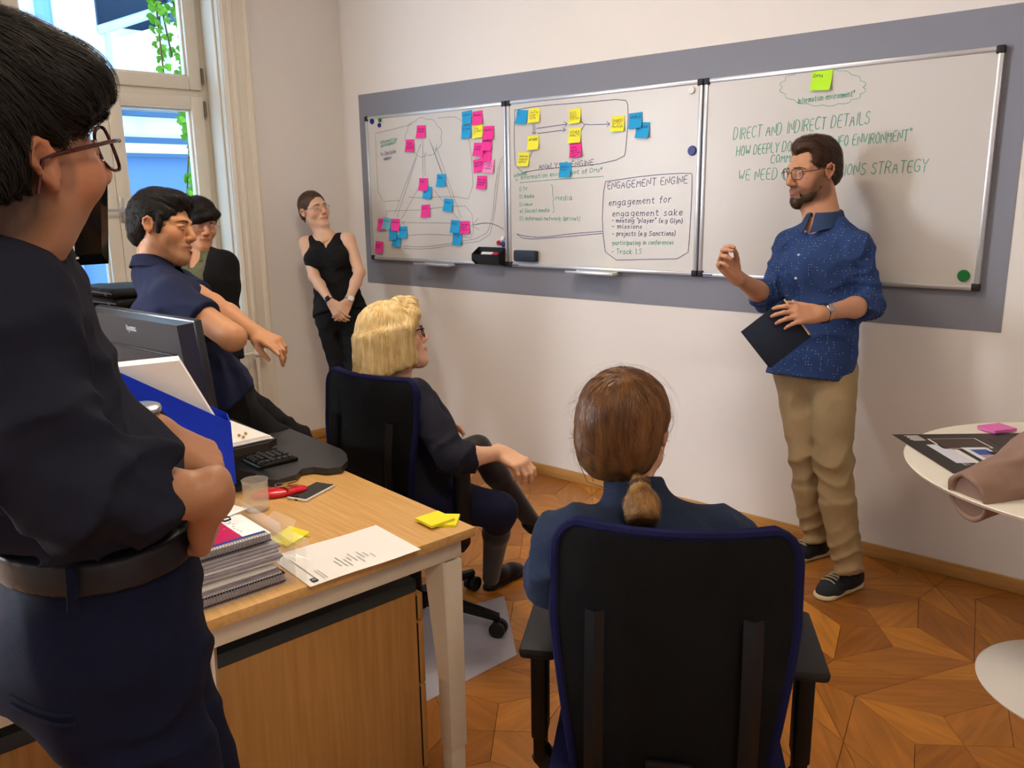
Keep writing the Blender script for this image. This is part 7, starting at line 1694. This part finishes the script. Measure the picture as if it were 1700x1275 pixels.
for k, (px, py, zz, lb) in enumerate(((200, 503, 1.128, 'black zipped laptop sleeve lying under another on the raised desk'), (203, 486, 1.172, 'black padded case lying on the zipped sleeve'))):
    q = on_z(px, 503, 1.128); s = S(); s.box((0, 0, .021), (.19, .12, .020), rnd=.018); s.wrinkle(.002, 40, k); V, Q = s.surf(.010); B_ = thing('laptop_sleeve', lb, 'case', (q[0]+.05, q[1]-.02, zz+.003), DRZ+.2-.1*k); np_mesh('sleeve_body', smooth_mesh(V, Q), Q, mat('black_nylon', '121315', .6), B_); b = MB(); b.tube([(-.18, -.121, .021), (.18, -.121, .021)], .003, 6); b.tube([(.12, -.123, .02), (.14, -.128, .012)], .003, 6); b.build('zip', mat('steel_zip', '8A8C90', .3, metal=.8), B_)
q = on_z(170, 490, 1.128); o = MB().box((0, 0, .006), (.10, .06, .012), Rz(.3), .003).build('green_pack', mat('green_pack', '1FA04A', .5)); o.location = tuple(q); o.location.z += .0; tag(o, 'small green packet on the raised desk beside the black cases', 'packet')
s = S(); s.ell((0, 0, .012), (.055, .032, .018)); s.box((0, 0, -.02), (.1, .1, .02), op='s'); V, Q = s.surf(.005); q = on_z(183, 484, 1.128); o = np_mesh('mouse', smooth_mesh(V, Q), Q, mat('mouse_black', '17181A', .3)); o.location = tuple(q); tag(o, 'black computer mouse on the raised desk behind the green packet', 'mouse')
# ---- small things in the open on the near desk
TG_ = thing('drinking_glass', 'empty clear drinking glass beside the red case on the near desk', 'glass', dk(-.523, -.365, .74)); b = MB(); b.lathe([(0, 0), (.0325, 0), (.0345, .004), (.0355, .088), (.0365, .0895), (.0345, .0895), (.0330, .008), (0, .007)], n=40); b.build('tumbler', mat('tumbler_glass', 'FBFBF5', .03, alpha=.22, spec=1.0), TG_, True, 60)
s = S(); s.ell((0, 0, .010), (.085, .034, .014)); s.box((0, 0, -.05), (.2, .2, .05), op='s', k=.003); V, Q = s.surf(.006); o = np_mesh('red_case', smooth_mesh(V, Q), Q, mat('red_lacquer', 'D01422', .3, coat=.5)); o.location = tuple(dk(-.590, -.262, .74)); o.rotation_euler = (0, 0, DRZ + 1.25); tag(o, 'glossy red case lying behind the drinking glass', 'case')
KR = thing('key_ring', 'small bunch of keys on the red case', 'keys', dk(-.60, -.255, .7655), .5); b = MB(); b.tube([(.014*cos(a), .014*sin(a), .002) for a in np.linspace(0, 2*pi, 14)], .0012, 5, False); b.build('ring', mat('steel_zip', '8A8C90', .3, metal=.8), KR)
for a in (.2, .9, -.5): b = MB(); b.box(Rz(a) @ A_([.035, 0, .002]), (.035, .007, .002), Rz(a)); b.ell(Rz(a) @ A_([.016, 0, .002]), (.010, .009, .0015), n=10, m=6); b.build('key', mat('brass_key', 'B39A5A', .35, metal=.8), KR)
pc = [on_z(474, 829, .74), on_z(505, 837, .74), on_z(559, 809, .74), on_z(528, 801, .74)]; pm_ = sum(pc)/4; ax = (pc[2]+pc[3]-pc[0]-pc[1])/2; pa = atan2(ax[1], ax[0])
PHN = thing('mobile_phone', 'smartphone with black screen in a white case on the near desk', 'phone', (pm_[0], pm_[1], .74), pa); b = MB(); b.box((0, 0, .0042), (.142, .070, .0084), bev=.004); b.build('phone_case', mat('white_case', 'E4E3E0', .4), PHN); b = MB(); b.box((0, 0, .0087), (.134, .063, .0006)); b.build('phone_screen', mat('phone_glass', '15171A', .06), PHN, False); b = MB(); b.box((-.0712, 0, .004), (.0006, .010, .003)); b.build('phone_port', BLACK, PHN, False)
L4 = [on_z(627, 873.5, .74), on_z(697, 914, .74), on_z(512, 976, .74), on_z(446, 921, .74)]; lm = (L4[0]+L4[2])/2; ux = unit(L4[1]-L4[2]); uy = unit(np.cross((0, 0, 1), ux)); LT = thing('letter_sheet', 'printed white letter hanging slightly over the desk edge', 'paper', (lm[0], lm[1], .741), 0)
RL = np.column_stack([ux, uy, (0, 0, 1)]); b = MB(); g = [[RL @ A_([(i/8-.5)*.297, (j/6-.5)*.21, .0008 + .0015*sin(i*.6)**2]) for j in range(7)] for i in range(9)]; b.sheet(g, .0006); b.build('sheet', PAPER, LT)
b = MB(); rnd = random.Random(9); put = lambda x_, y_: RL @ A_([x_, y_, .0036])
ink(b, [[(-.121, -.092 + .0), (-.121, .06)]], .0016, put, 0)
for k in range(9):
    x_ = -.045 + .011*k; y0 = -.075 + rnd.uniform(0, .03); ink(b, [[(x_, y0), (x_, y0 + rnd.uniform(.02, .07))]], .0014, put, 0)
for x_ in (-.105, -.098): ink(b, [[(x_, -.092), (x_, -.04)]], .0010, put, 0)
b.build('letter_print', TXT, LT, False); b = MB(); b.box(RL @ A_([-.128, -.083, .0036]), (.013, .019, .0004), RL); b.build('emblem', NKY, LT, False); b = MB(); b.lathe([(.0030, 0), (.0042, 0), (.0042, .0003), (.0030, .0003)], RL @ A_([-.128, -.083, .0039]), 12); b.build('emblem_stars', PAPER, LT)
YN = mat('yellow_pad', 'F2E93A', .8, spec=.2)
for k, (px, py, rz_, zz, lb) in enumerate(((737, 863, .62, .74, 'yellow sticky pad underneath another at the desk corner'), (722, 865, -.15, .7465, 'yellow sticky pad on top at the desk corner'), (479, 893, .1, .74, 'yellow sticky pad curling up beside the letter trays'))):
    q = on_z(px, py, .745); P_ = thing('sticky_pad', lb, 'notes', (q[0], q[1], zz), rz_, 'yellow sticky pads on the desk'); b = MB(); b.box((0, 0, .003), (.076, .076, .006)); b.build('pad_block', YN, P_, False); b = MB(); b.sheet([[((i/4-.5)*.076, (j/4-.5)*.076, .0065 + (.010*(j/4)**2 if k == 2 else .001*(j/4))) for j in range(5)] for i in range(5)], .0003); b.build('top_note', YN, P_)
# ---- on the round table: dark poster with pictures, pink pad
PO = thing('poster', 'dark printed poster with pictures lying over the edge of the white table', 'poster', (4.3, -.6, .7405)); pz = .742
pcs = [on_z(1481, 722, pz), on_z(1640, 822, pz), on_z(1860, 742, pz), on_z(1690, 672, pz)]; e1 = unit(pcs[1]-pcs[0]); e2 = unit(np.cross((0, 0, 1), e1)); po0 = A_(PO.location)
PW, PL = .42, .594; put = lambda u, v, dz=0.0: pcs[0] + e1*u*PW + e2*v*PL - po0 + A_([0, 0, .0006+dz + .03*max(0, .10-v*.5-u*.3)**1.5])
b = MB(); b.sheet([[put(i/8, j/10) for j in range(11)] for i in range(9)], .0008); b.build('sheet', mat('charcoal_print', '2E2B28', .4), PO)
def patch(name, col, u0, u1, v0, v1, dz=.0008): b = MB(); b.sheet([[put(u0+(u1-u0)*i/3, v0+(v1-v0)*j/3, dz) for j in range(4)] for i in range(4)], .0003); return b.build(name, mat('print_'+col, col, .5), PO, False)
patch('picture_border', 'E8E6E4', .14, .42, .16, .44); patch('picture', '4A3A30', .15, .41, .17, .43, .0014); patch('picture_border', 'E8E6E4', .44, .98, .20, .23); patch('picture', '5A4638', .46, .72, .26, .46); patch('picture_border', 'E8E6E4', .44, .80, .47, .485); patch('map_sheet', 'DADDE8', .30, .78, .10, .20)
patch('map_sheet', 'E4E6EE', .40, .92, .26, .40, .0018); patch('map_sea', '3A5AA8', .46, .60, .29, .38, .0024); patch('map_land', 'C49AA0', .60, .70, .29, .36, .0024); patch('map_land', '15171E', .52, .60, .36, .40, .0028); patch('picture', '6A6238', .30, .70, .55, .70); patch('picture', '3A2E28', .16, .40, .50, .70); patch('picture_border', 'E8E6E4', .76, .80, .24, .52)
b = MB()
for k in range(6): ink(b, [[(.05+.026*k, .06+.01*(k % 2)), (.05+.026*k, .135)]], .012, lambda u, v: put(u, v, .0012), 0)
ink(b, text_strokes('IN', .05, jit=.02), .006, lambda u, v: put(.84 - v, .12 + u*.6, .0012), 0)
b.build('headline_lettering', PAPER, PO, False)
q = on_z(1655, 711, .75); P_ = thing('sticky_pad', 'pink sticky pad on the dark poster on the white table', 'notes', (q[0], q[1], .7445), 1.0); b = MB(); b.box((0, 0, .005), (.10, .076, .010)); b.build('pad_block', mat('pink_pad', 'E87ABF', .8, spec=.2), P_, False); b = MB(); b.sheet([[((i/4-.5)*.10, (j/4-.5)*.076, .0103+.001*j/4) for j in range(5)] for i in range(5)], .0003); b.build('top_note', mat('pink_pad', 'E87ABF', .8, spec=.2), P_)
